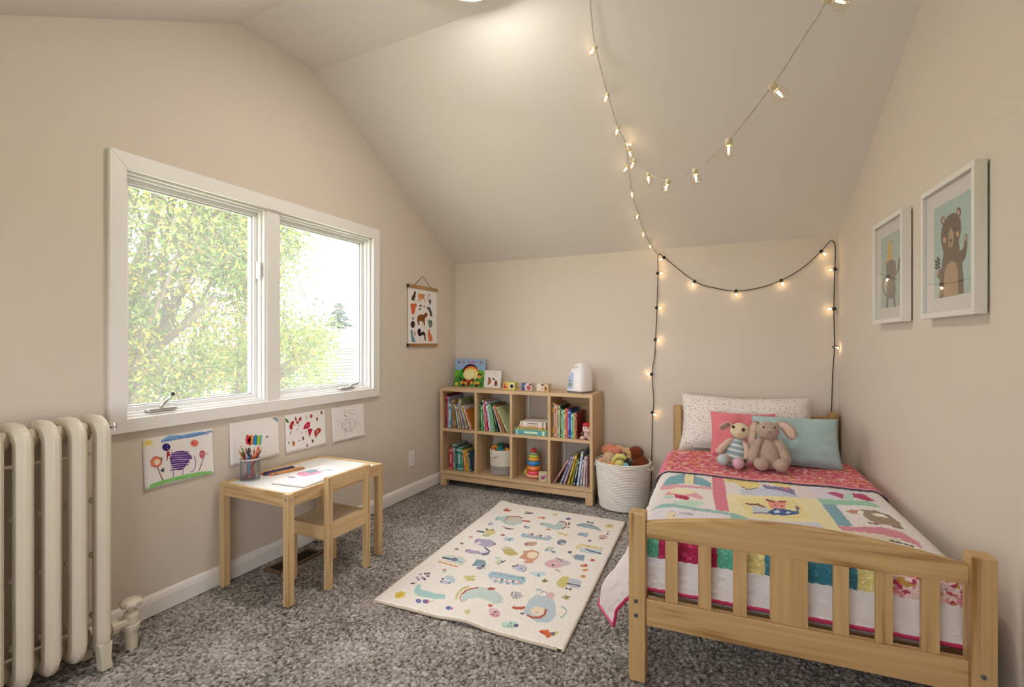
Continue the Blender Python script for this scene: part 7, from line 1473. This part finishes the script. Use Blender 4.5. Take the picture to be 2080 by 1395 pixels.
def quilt():
    q = bed_thing('patchwork_quilt', 'pastel patchwork quilt with animal blocks spread over the bed', 'quilt', (0, 0, 0))
    r = np.random.RandomState(9)
    TF = 0.985
    nx, ny = 430, 360
    A, T_ = np.meshgrid(np.linspace(0, 1, nx), np.linspace(0, 1, ny))
    t = (YF - 0.232) + T_ * (TF - YF + 0.232)
    dropL = 0.335 - 0.145 * np.clip(t / 0.95, 0, 1)
    s = (XL - dropL) + A * (XR + 0.27 - XL + dropL)
    s = s.reshape(-1); t = t.reshape(-1)
    V = drape(s, t)
    col = np.tile(np.array(C('e6dfdf')), (len(s), 1))
    pid = np.zeros(len(s), int); k = 0
    labels = {}
    for c, poly in art_polys('quilt', 1000.0):
        sel = in_poly(s, t, poly)
        if c[0] == '!':
            k += 1; pid[sel] = k; c = c[1:]
        col[sel] = np.array(C(c)) * (1 + 0.06 * r.normal(0, 1, (len(sel), 1)))
    # pieced border at the foot fold, white drop below
    d = YF - t
    bands = [(-0.5, 0.094, '5aa48c'), (0.094, 0.291, 'a82850'), (0.291, 0.345, '5aa890'), (0.345, 0.44, 'dccb88'), (0.44, 0.703, '3a7688'), (0.703, 0.770, 'd8c884'), (0.770, 2, 'e4c8c4')]
    for i, (a, b, c) in enumerate(bands):
        sel = np.where((s >= a) & (s < b) & (d > -0.03) & (d < 0.118) & (s > XL - 0.05))[0]
        cc = np.array(C(c)) * (1 + 0.12 * r.normal(0, 1, (len(sel), 1)))
        fl = vnoise(s[sel], t[sel], 150, 40 + i)
        cc[fl > 0.5] = cc[fl > 0.5] * 1.35 + 0.03
        if c == 'e4c8c4':
            hh = vnoise(s[sel], t[sel], 85, 61); h4 = vnoise(s[sel], t[sel], 70, 62)
            cc[hh > 0.28] = np.array(C('b8405e')); cc[h4 > 0.5] = np.array(C('c89a4c')); cc[h4 < -0.55] = np.array(C('d88a94'))
        col[sel] = cc; pid[sel] = 100 + i
    sel = np.where((s < XL - 0.06) & (t < 0.97))[0]
    fade = np.clip((XL - 0.06 - s[sel]) / 0.02, 0, 1)[:, None]
    col[sel] = col[sel] * (1 - fade) + fade * np.array(C('e8dcdc'))
    col *= (1 + 0.03 * np.sin(t * 2 * PI / 0.011))[:, None]
    Q = grid_quads(nx, ny)
    fp = pid[Q[:, 0]]
    M_ = vcol_mat('quilt_cotton', 0.9, 0.55, 170, 0.15)
    names = {0: 'quilt_top'}
    for i in np.unique(fp):
        nm = 'quilt_top' if i == 0 else ('quilt_patch' if i < 100 else 'border_patch')
        grid_mesh(nm, V, Q[fp == i], np.clip(col, 0, 1), M_, q)
    # bright binding round the free edges
    bind = mat('crimson_binding', 'b8305c', 0.8, 0.3, 200, 0.25, 90)
    pinkb = mat('pink_binding', 'd8668c', 0.8, 0.3, 200, 0.25, 90)
    pts = [tuple(V[i]) for i in range(0, nx, 4)]
    MB().tube(pts, 0.0065, 6).obj('foot_binding', bind, q, smooth=True)
    pts = [tuple(V[i * nx]) for i in range(0, ny, 3)]
    MB().tube(pts, 0.006, 6).obj('side_binding', pinkb, q, smooth=True)
    pts = [tuple(V[i * nx + nx - 1]) for i in range(0, ny, 3)]
    MB().tube(pts, 0.006, 6).obj('side_binding', bind, q, smooth=True)
    # folded-back pink band
    nx, ny = 200, 90
    A, T_ = np.meshgrid(np.linspace(0, 1, nx), np.linspace(0, 1, ny))
    t = 0.965 + T_ * 0.55
    s = (XL - 0.195) + A * (XR + 0.2 - XL + 0.195)
    ss, tt = s.reshape(-1), t.reshape(-1)
    V = drape(ss, tt, 0.012)
    roll = np.clip(1 - (tt - 0.965) / 0.02, 0, 1)
    V[:, 2] -= 0.010 * roll ** 2
    V[:, 1] += 0.006 * np.sin(ss * 9)
    h1 = vnoise(ss, tt, 70, 31); h2 = vnoise(ss, tt, 110, 32); h3 = vnoise(ss, tt, 12, 33)
    col = np.tile(np.array(C('d2506e')), (len(ss), 1))
    col[h3 > 0.25] = np.array(C('d85a58'))
    col[h1 > 0.42] = np.array(C('eab0b4')); col[h2 > 0.55] = np.array(C('e2b46c')); col[h1 < -0.6] = np.array(C('b0304c'))
    sel = ss < XL - 0.03
    col[sel] = col[sel] * 0.45 + np.array(C('e87aa8')) * 0.55
    col[tt < 0.978] = np.array(C('d8909c'))
    grid_mesh('turned_down_band', V, grid_quads(nx, ny), col, M_, q)['label'] = 'pink floral reverse folded back'
    pts = [(V[i][0], V[i][1] - 0.004, V[i][2] + 0.002) for i in range(0, nx, 3)]
    MB().tube(pts, 0.004, 6).obj('fold_binding', mat('dark_binding', '4a4858', 0.8, 0.2, 200, 0.3, 60), q, smooth=True)
quilt()

# ------------------------------------------------------------------ pillows
def pillow(name, label, cat, loc, w, h, th, m, lean, rz=0.0, puff=0.42, sag=0.0, group='pillows on the bed', wr=0.009):
    o = thing(name, label, cat, loc, 0, group)
    o.rotation_euler = (lean, 0, rz)
    n = 36
    vs = []
    g = np.linspace(-1, 1, n + 1)
    U, Vv = np.meshgrid(g, g)
    prof = np.clip((1 - np.abs(U) ** 3.0) * (1 - np.abs(Vv) ** 3.0), 0, 1) ** puff
    pin = 1 - 0.055 * (1 - np.abs(Vv) ** 2) * np.abs(U) ** 6 
    pin2 = 1 - 0.075 * (1 - np.abs(U) ** 2) * np.abs(Vv) ** 6
    X = U * w / 2 * pin; Z = Vv * h / 2 * pin2 + h / 2 - sag * (1 - np.abs(U) ** 2) * np.clip(Vv, 0, 1)
    wrk = wr * vnoise(U * 2 + 5, Vv * 2, 2.4, int(w * 1000))
    F = np.stack([X, -th / 2 * prof + wrk * prof, Z], -1).reshape(-1, 3); Bk = np.stack([X, th / 2 * prof * 0.8, Z], -1).reshape(-1, 3)
    Q = grid_quads(n + 1, n + 1)
    V = np.concatenate([F, Bk]); QQ = np.concatenate([Q, Q[:, ::-1] + len(F)])
    grid_mesh('cushion_body', V, QQ, None, m, o)
    bd = [i for i in range(n + 1)] + [i * (n + 1) + n for i in range(1, n + 1)] + [n * (n + 1) + n - i for i in range(1, n + 1)] + [(n - i) * (n + 1) for i in range(1, n)]
    MB().tube([tuple(F[i]) for i in bd], 0.0028, 6, closed=True).obj('seam', m, o, smooth=True)
    return o
pillow('pillow', 'white bed pillow with small grey dots against the headboard', 'pillow', (0.012, 3.46, 0.508), 0.79, 0.40, 0.20, dotted('dotted_pillow', 'e8dfda', '6f6672', 66, 0.22, '9a8288'), math.radians(-33), TH, sag=0.03)
pillow('pink_cushion', 'coral pink cushion behind the lamb doll', 'cushion', (-0.002, 3.25, 0.515), 0.36, 0.275, 0.12, mat('cushion_pink', 'dc7a86', 0.9, 0.2, 220, 0.03, 6, sheen=0.3), math.radians(-24), TH)
pillow('blue_cushion', 'pale blue rectangular cushion behind the rabbit doll', 'cushion', (0.268, 3.125, 0.515), 0.43, 0.285, 0.14, mat('cushion_blue', 'a4bcbf', 0.9, 0.2, 220, 0.03, 6, sheen=0.3), math.radians(-27), TH + 0.02)

# ------------------------------------------------------------------ plush dolls
BTZ = 0.520
EYE = mat('bead_black', '241c1c', 0.2)
BUN = mat('bunny_fleece', 'b39c8e', 0.95, 0.9, 160, 0.16, 60, sheen=0.35, spec=0.1)
BUNI = mat('bunny_inner_ear', 'd3b6a8', 0.95, 0.8, 160, 0.14, 60, sheen=0.3, spec=0.1)
r_ = thing('rabbit_doll', 'taupe plush rabbit with long ears sitting against the blue cushion', 'plush toy', (0.122, 2.975, BTZ), 0.10, 'dolls on the bed', (math.radians(-10), 0, 0.12))
MB().lathe([(0.004, 0.0), (0.045, 0.004), (0.062, 0.03), (0.064, 0.06), (0.056, 0.10), (0.042, 0.14), (0.03, 0.162), (0.02, 0.17)], 26, sy=0.8).obj('body', BUN, r_, smooth=True, subsurf=1)
MB().ell((0, -0.008, 0.205), (0.058, 0.05, 0.05), 24, 16).ell((0, -0.034, 0.198), (0.036, 0.028, 0.03), 20, 14).obj('head', BUN, r_, smooth=True, remesh=0.004)
MB().ell((0, -0.0625, 0.207), (0.010, 0.006, 0.005)).obj('nose', BUNI, r_, smooth=True)
MB().tube([(-0.012, -0.0605, 0.194), (-0.005, -0.0625, 0.192), (0.0, -0.0625, 0.199), (0.005, -0.0625, 0.192), (0.012, -0.0605, 0.194)], 0.0013, 6).obj('mouth_stitch', mat('stitch_brown', '7a6258', 0.8), r_)
for s in (-1, 1):
    MB().ell((s * 0.027, -0.052, 0.222), (0.0045, 0.0045, 0.006)).obj('eye', EYE, r_, smooth=True)
    MB().tube([(s * 0.030, -0.012, 0.158), (s * 0.048, -0.018, 0.145), (s * 0.068, -0.024, 0.105), (s * 0.079, -0.03, 0.06), (s * 0.076, -0.036, 0.035), (s * 0.074, -0.037, 0.028)], [0.016, 0.020, 0.023, 0.026, 0.022, 0.008], 16).obj('arm', BUN, r_, smooth=True)
    MB().ell((s * 0.046, -0.078, 0.030), (0.036, 0.034, 0.033), 20, 14, R=Matrix.Rotation(s * -0.4, 3, 'Y')).ell((s * 0.04, -0.04, 0.028), (0.03, 0.045, 0.026), 18, 12).obj('leg', BUN, r_, smooth=True, remesh=0.004)
def ear(path, rad, m_out, m_in, parent, flat=0.32):
    e = MB().tube(path, rad, 14, sy=flat, up=(0, 1, 0)).obj('ear', m_out, parent, smooth=True)
    ip = [(p[0], p[1] - rad[i] * flat * 0.75 - 0.001, p[2]) for i, p in enumerate(path)]
    MB().tube(ip[1:], [q * 0.68 for q in rad[1:]], 12, sy=0.3, up=(0, 1, 0)).obj('ear_lining', m_in, e, smooth=True)
ear([(0.04, 0.0, 0.242), (0.058, -0.006, 0.244), (0.082, -0.012, 0.232), (0.105, -0.016, 0.205), (0.118, -0.018, 0.178), (0.121, -0.018, 0.166)], [0.010, 0.018, 0.025, 0.031, 0.024, 0.006], BUN, BUNI, r_)
ear([(-0.04, 0.004, 0.245), (-0.056, 0.0, 0.243), (-0.070, -0.002, 0.215), (-0.078, -0.006, 0.175), (-0.078, -0.008, 0.14), (-0.077, -0.008, 0.128)], [0.010, 0.017, 0.022, 0.026, 0.020, 0.006], BUN, BUNI, r_)

LSK = mat('lamb_skin', 'd2b3a2', 0.9, 0.6, 200, 0.06, 60, sheen=0.3, spec=0.1)
LFC = mat('lamb_face', 'dcc9a8', 0.9, 0.6, 200, 0.05, 60, sheen=0.3, spec=0.1)
l_ = thing('lamb_doll', 'small plush lamb in a blue striped romper sitting beside the rabbit', 'plush toy', (-0.052, 2.985, BTZ), 0, 'dolls on the bed', (math.radians(-10), math.radians(10), 0.02))
l_.scale = (1.13, 1.13, 1.13)
# romper: bands of blue and white knit
bands = [(0.0, 0.044), (0.012, 0.058), (0.03, 0.056), (0.06, 0.048), (0.09, 0.041), (0.115, 0.034), (0.132, 0.026), (0.138, 0.018)]
zz = np.linspace(0, 0.138, 40); rr = np.interp(zz, [b[0] for b in bands], [b[1] for b in bands])
mb = MB()
for i in range(39):
    k_ = (zz[i] % 0.026) / 0.026
    mb.col('8fa4ad' if k_ < 0.6 else 'd4d8d8')
    mb.lathe([(rr[i], zz[i]), (rr[i + 1], zz[i + 1])], 24, sy=0.78, cap=False)
mb.obj('romper', vcol_mat('knit_stripe', 0.9, 0.5, 260), l_, smooth=True, label='blue and white striped romper')
MB().lathe([(0.002, 0.003), (0.044, 0.001)], 24, sy=0.78, cap=False).obj('body', LSK, l_)
MB().ell((0.002, -0.012, 0.172), (0.045, 0.042, 0.040), 24, 16).ell((-0.004, -0.032, 0.163), (0.033, 0.026, 0.027), 20, 14).obj('head', LFC, l_, smooth=True, remesh=0.004)
MB().ell((-0.032, -0.044, 0.184), (0.006, 0.006, 0.008)).obj('eye', EYE, l_, smooth=True)
MB().ell((0.013, -0.055, 0.181), (0.0085, 0.006, 0.008)).obj('eye', EYE, l_, smooth=True)
MB().tube([(-0.006, -0.0605, 0.158), (0.0, -0.061, 0.155), (0.006, -0.0605, 0.158)], 0.0012, 6).obj('mouth_stitch', mat('stitch_brown', '7a6258', 0.8), l_)
MB().tube([(-0.018, -0.008, 0.128), (-0.038, -0.014, 0.112), (-0.06, -0.022, 0.08), (-0.075, -0.03, 0.048), (-0.076, -0.033, 0.04)], [0.011, 0.014, 0.016, 0.017, 0.006], 14).obj('arm', LSK, l_, smooth=True)
MB().tube([(0.02, -0.008, 0.128), (0.036, -0.014, 0.115), (0.05, -0.02, 0.085), (0.052, -0.028, 0.05), (0.052, -0.03, 0.044)], [0.011, 0.014, 0.015, 0.016, 0.006], 14).obj('arm', LSK, l_, smooth=True)
for x0, x1, c, nm in ((-0.03, -0.052, 'b4c4c8', 'pale blue sock foot'), (0.022, 0.016, 'cfa2b2', 'pink sock foot')):
    lg = MB().tube([(x0, -0.03, 0.022), (x0 * 0.6 + x1 * 0.4, -0.06, 0.028), (x1, -0.085, 0.022)], [0.02, 0.022, 0.018], 14).obj('leg', LSK, l_, smooth=True)
    MB().ell((x1, -0.094, 0.021), (0.026, 0.022, 0.026)).obj('foot', mat('sock_' + c, c, 0.9, 0.6, 220, 0.1, 60), lg, smooth=True, label=nm)
LEI = mat('lamb_ear_print', '9a7a76', 0.9, 0.4, 200, 0.35, 90)
ear([(-0.036, -0.005, 0.195), (-0.05, -0.008, 0.194), (-0.066, -0.012, 0.182), (-0.082, -0.014, 0.168), (-0.088, -0.014, 0.162)], [0.007, 0.012, 0.016, 0.014, 0.005], LSK, LEI, l_)
ear([(0.038, -0.005, 0.19), (0.05, -0.01, 0.185), (0.06, -0.014, 0.155), (0.064, -0.016, 0.12), (0.063, -0.016, 0.108)], [0.008, 0.014, 0.018, 0.018, 0.006], LSK, BUNI, l_)

# ------------------------------------------------------------------ string lights
def smooth_path(pts, n=10):
    P_ = [Vector(p) for p in pts]; out = []
    for i in range(len(P_) - 1):
        p0 = P_[max(i - 1, 0)]; p1 = P_[i]; p2 = P_[i + 1]; p3 = P_[min(i + 2, len(P_) - 1)]
        for k in range(n):
            t = k / n
            out.append(0.5 * ((2 * p1) + (p2 - p0) * t + (2 * p0 - 5 * p1 + 4 * p2 - p3) * t * t + (3 * p1 - p0 - 3 * p2 + p3) * t ** 3))
    out.append(P_[-1])
    return out
BGL = thin_glass('bulb_glass', (1.0, 0.97, 0.92), 0.0, 0.09)
FIL = emit('bulb_filament', (1.0, 0.72, 0.40), BULB_STRENGTH)
BLK = mat('cord_black', '26221f', 0.6); WCL = mat('cord_clear', 'b6ad9f', 0.35, spec=0.5); SKW = mat('socket_white', 'd8c8a8', 0.5)
def bulb_meshes(R_, sock_mat, fil_r):
    """bulb hanging along -z from its socket at the origin"""
    pr_ = [(0.35 * R_, -0.55 * R_)]
    for k in range(1, 10):
        a = PI * k / 10
        pr_.append((R_ * math.sin(a * 0.92 + 0.25), -1.6 * R_ + R_ * math.cos(a * 0.92 + 0.25)))
    pr_.append((0.05 * R_, -2.6 * R_))
    g = MB().lathe(pr_[::-1], 18, cap=False)
    f = MB().tube([(0.10 * R_, 0, -0.9 * R_), (0.13 * R_, 0, -1.5 * R_), (0, 0, -1.75 * R_), (-0.13 * R_, 0, -1.5 * R_), (-0.10 * R_, 0, -0.9 * R_)], fil_r, 6)
    s = MB().lathe([(0.40 * R_, -0.66 * R_), (0.56 * R_, -0.6 * R_), (0.56 * R_, 0.35 * R_), (0.4 * R_, 0.5 * R_)], 14)
    return g, f, s
def light_string(name, label, cords, bulbs, R_, cord_mat, cord_r, sock_mat, fil_r, org):
    o = thing(name, label, 'string lights', org)
    O_ = Vector(org)
    for pts in cords:
        pp = [p - O_ for p in smooth_path(pts)]
        if cord_mat is WCL:   # twisted pair
            for ph in (0, PI):
                q = []
                for i, p in enumerate(pp):
                    a = i * 0.9 + ph
                    q.append(p + Vector((math.cos(a), 0, math.sin(a))) * 0.0018)
                MB().tube(q, cord_r, 5).obj('cord', cord_mat, o, smooth=True)
        else:
            MB().tube(pp, cord_r, 6).obj('cord', cord_mat, o, smooth=True)
    g, f, s = bulb_meshes(R_, sock_mat, fil_r)
    first = None
    for p, d in bulbs:
        q = Vector((0, 0, -1)).rotation_difference(Vector(d).normalized())
        if first is None:
            gb = g.obj('bulb', BGL, o, smooth=True); fb = f.obj('filament', FIL, gb, smooth=True); sb = s.obj('socket', sock_mat, gb, smooth=True)
            first = (gb, fb, sb); b = gb
        else:
            b = first[0].copy(); COL.objects.link(b); b.parent = o
            for c_ in first[1:]:
                k = c_.copy(); COL.objects.link(k); k.parent = b
        b.location = Vector(p) - O_
        b.rotation_mode = 'QUATERNION'; b.rotation_quaternion = q
    return o
Y0 = 3.838
cordB = [(-0.633, Y0, 0.02), (-0.628, Y0, 0.35), (-0.622, Y0, 0.625), (-0.613, Y0, 0.76), (-0.626, Y0, 0.959), (-0.606, Y0, 1.10), (-0.600, Y0, 1.219), (-0.590, Y0, 1.459), (-0.582, Y0, 1.717), (-0.583, Y0, 1.830), (-0.568, Y0, 1.862), (-0.548, Y0, 1.845), (-0.322, Y0, 1.645), (-0.18, Y0, 1.588), (-0.047, Y0, 1.562), (0.10, Y0, 1.578), (0.234, Y0, 1.622), (0.36, Y0, 1.70), (0.466, Y0, 1.802), (0.505, Y0, 1.852), (0.526, Y0, 1.868), (0.543, Y0, 1.84), (0.546, Y0, 1.76), (0.543, Y0, 1.677), (0.538, Y0, 1.419), (0.541, Y0, 1.168), (0.530, Y0, 0.958), (0.524, Y0 - 0.0, 0.62), (0.524, Y0, 0.1)]
off = -0.004
bb = [((-0.622, Y0, 0.67), (0.5, -0.3, -0.3)), ((-0.626, Y0, 0.959), (-1, -0.35, -0.1)), ((-0.600, Y0, 1.219), (1, -0.3, -0.15)), ((-0.590, Y0, 1.459), (1, -0.3, -0.1)), ((-0.582, Y0, 1.717), (1, -0.3, -0.1)), ((-0.536, Y0, 1.832), (-0.8, -0.3, -0.6)),
      ((-0.322, Y0, 1.643), (-0.45, -0.3, -0.9)), ((-0.047, Y0, 1.56), (0, -0.3, -1)), ((0.234, Y0, 1.62), (0.25, -0.3, -0.9)), ((0.466, Y0, 1.80), (0.6, -0.35, -0.7)), ((0.543, Y0, 1.677), (-1, -0.3, -0.15)), ((0.538, Y0, 1.419), (-1, -0.3, -0.1)), ((0.541, Y0, 1.168), (0.25, -1, -0.1))]
bb = [((p[0], p[1] - 0.012, p[2]), d) for p, d in bb]
light_string('black_string_lights', 'black corded warm string lights draped in a swag over the bed head', [cordB], bb, 0.019, BLK, 0.0030, BLK, 0.0010, (-0.633, Y0, 0))
for p, lab in (((-0.568, 1.864), 'left'), ((0.526, 1.871), 'right')):
    o = MB().tube([(p[0], BY, p[1] - 0.004), (p[0], Y0 - 0.008, p[1] - 0.004), (p[0], Y0 - 0.008, p[1] + 0.006)], 0.0018, 6).obj('wall_hook', WCL, org=(p[0], BY, p[1]))
    tag(o, 'tiny clear hook holding the %s end of the black swag' % lab, 'hook', 'hooks for the black string lights')

def sl(x, y, dz=0.012): return (x, y, roof2(x, y) - dz)
cordC = [sl(-0.640, 2.23), sl(-0.651, 2.269), sl(-0.670, 2.42), sl(-0.668, 2.654), sl(-0.656, 2.847), sl(-0.637, 2.955, 0.008), sl(-0.650, 3.115), sl(-0.665, 3.31), sl(-0.660, 3.491), sl(-0.648, 3.668), sl(-0.615, 3.82), (-0.585, 3.838, 1.86)]
cb = [(sl(-0.670, 2.42), (-0.7, -0.2, -0.8)), (sl(-0.668, 2.654), (-0.35, -0.2, -1)), (sl(-0.656, 2.847), (-0.2, -0.2, -1)), (sl(-0.650, 3.10), (-0.6, -0.2, -0.8)), (sl(-0.665, 3.29), (0.1, -0.3, -1)), (sl(-0.660, 3.47), (-0.15, -0.2, -1)), (sl(-0.650, 3.64), (-0.15, -0.2, -1)), (sl(-0.628, 3.76), (0.15, -0.2, -1)), (sl(-0.637, 2.955, 0.01), (1, -0.3, -0.35))]
cb = [((p[0], p[1] - 0.004, p[2] - 0.008), d) for p, d in cb]
light_string('clear_string_lights', 'clear corded string lights pinned straight down the sloped ceiling', [cordC], cb, 0.019, WCL, 0.0013, SKW, 0.0009, sl(-0.640, 2.23))
# swag hanging free from the slope towards the near slope of the ceiling
cordD = [sl(-0.637, 2.955, 0.01), (-0.57, 2.868, 2.253), (-0.469, 2.761, 2.121), (-0.338, 2.546, 2.001), (-0.187, 2.253, 1.938), (-0.05, 2.019, 1.954), (0.084, 1.761, 2.011), (0.163, 1.621, 2.077), (0.201, 1.530, 2.110), (0.27, 1.25, 2.25), sl(0.34, 0.98)]
db = [((-0.605, 2.905, 2.325), (0.3, 0, -1)), ((-0.565, 2.862, 2.24), (-0.4, 0, -0.9)), ((-0.469, 2.761, 2.115), (0, 0, -1)), ((-0.338, 2.546, 1.995), (-0.3, 0, -1)), ((-0.187, 2.253, 1.932), (0.1, 0, -1)), ((-0.05, 2.019, 1.948), (0.0, 0, -1)), ((0.084, 1.761, 2.005), (0.6, 0.2, -0.75)), ((0.201, 1.530, 2.104), (0.6, 0.1, -0.3))]
light_string('swag_string_lights', 'clear corded globe string lights swooping freely below the ceiling', [cordD], db, 0.022, WCL, 0.0013, SKW, 0.0009, sl(-0.637, 2.955, 0.01))
for y, x in ((2.955, -0.637), (0.98, 0.34)):
    o = MB().tube([(x, y, roof2(x, y) + 0.002), (x, y, roof2(x, y) - 0.012), (x + 0.008, y, roof2(x, y) - 0.016)], 0.002, 6).obj('ceiling_hook', WCL, org=(x, y, roof2(x, y)))
    tag(o, 'small clear ceiling hook where the two clear light strings meet' if x < 0 else 'small clear ceiling hook above the viewer end of the swag', 'hook', 'hooks for the clear string lights')
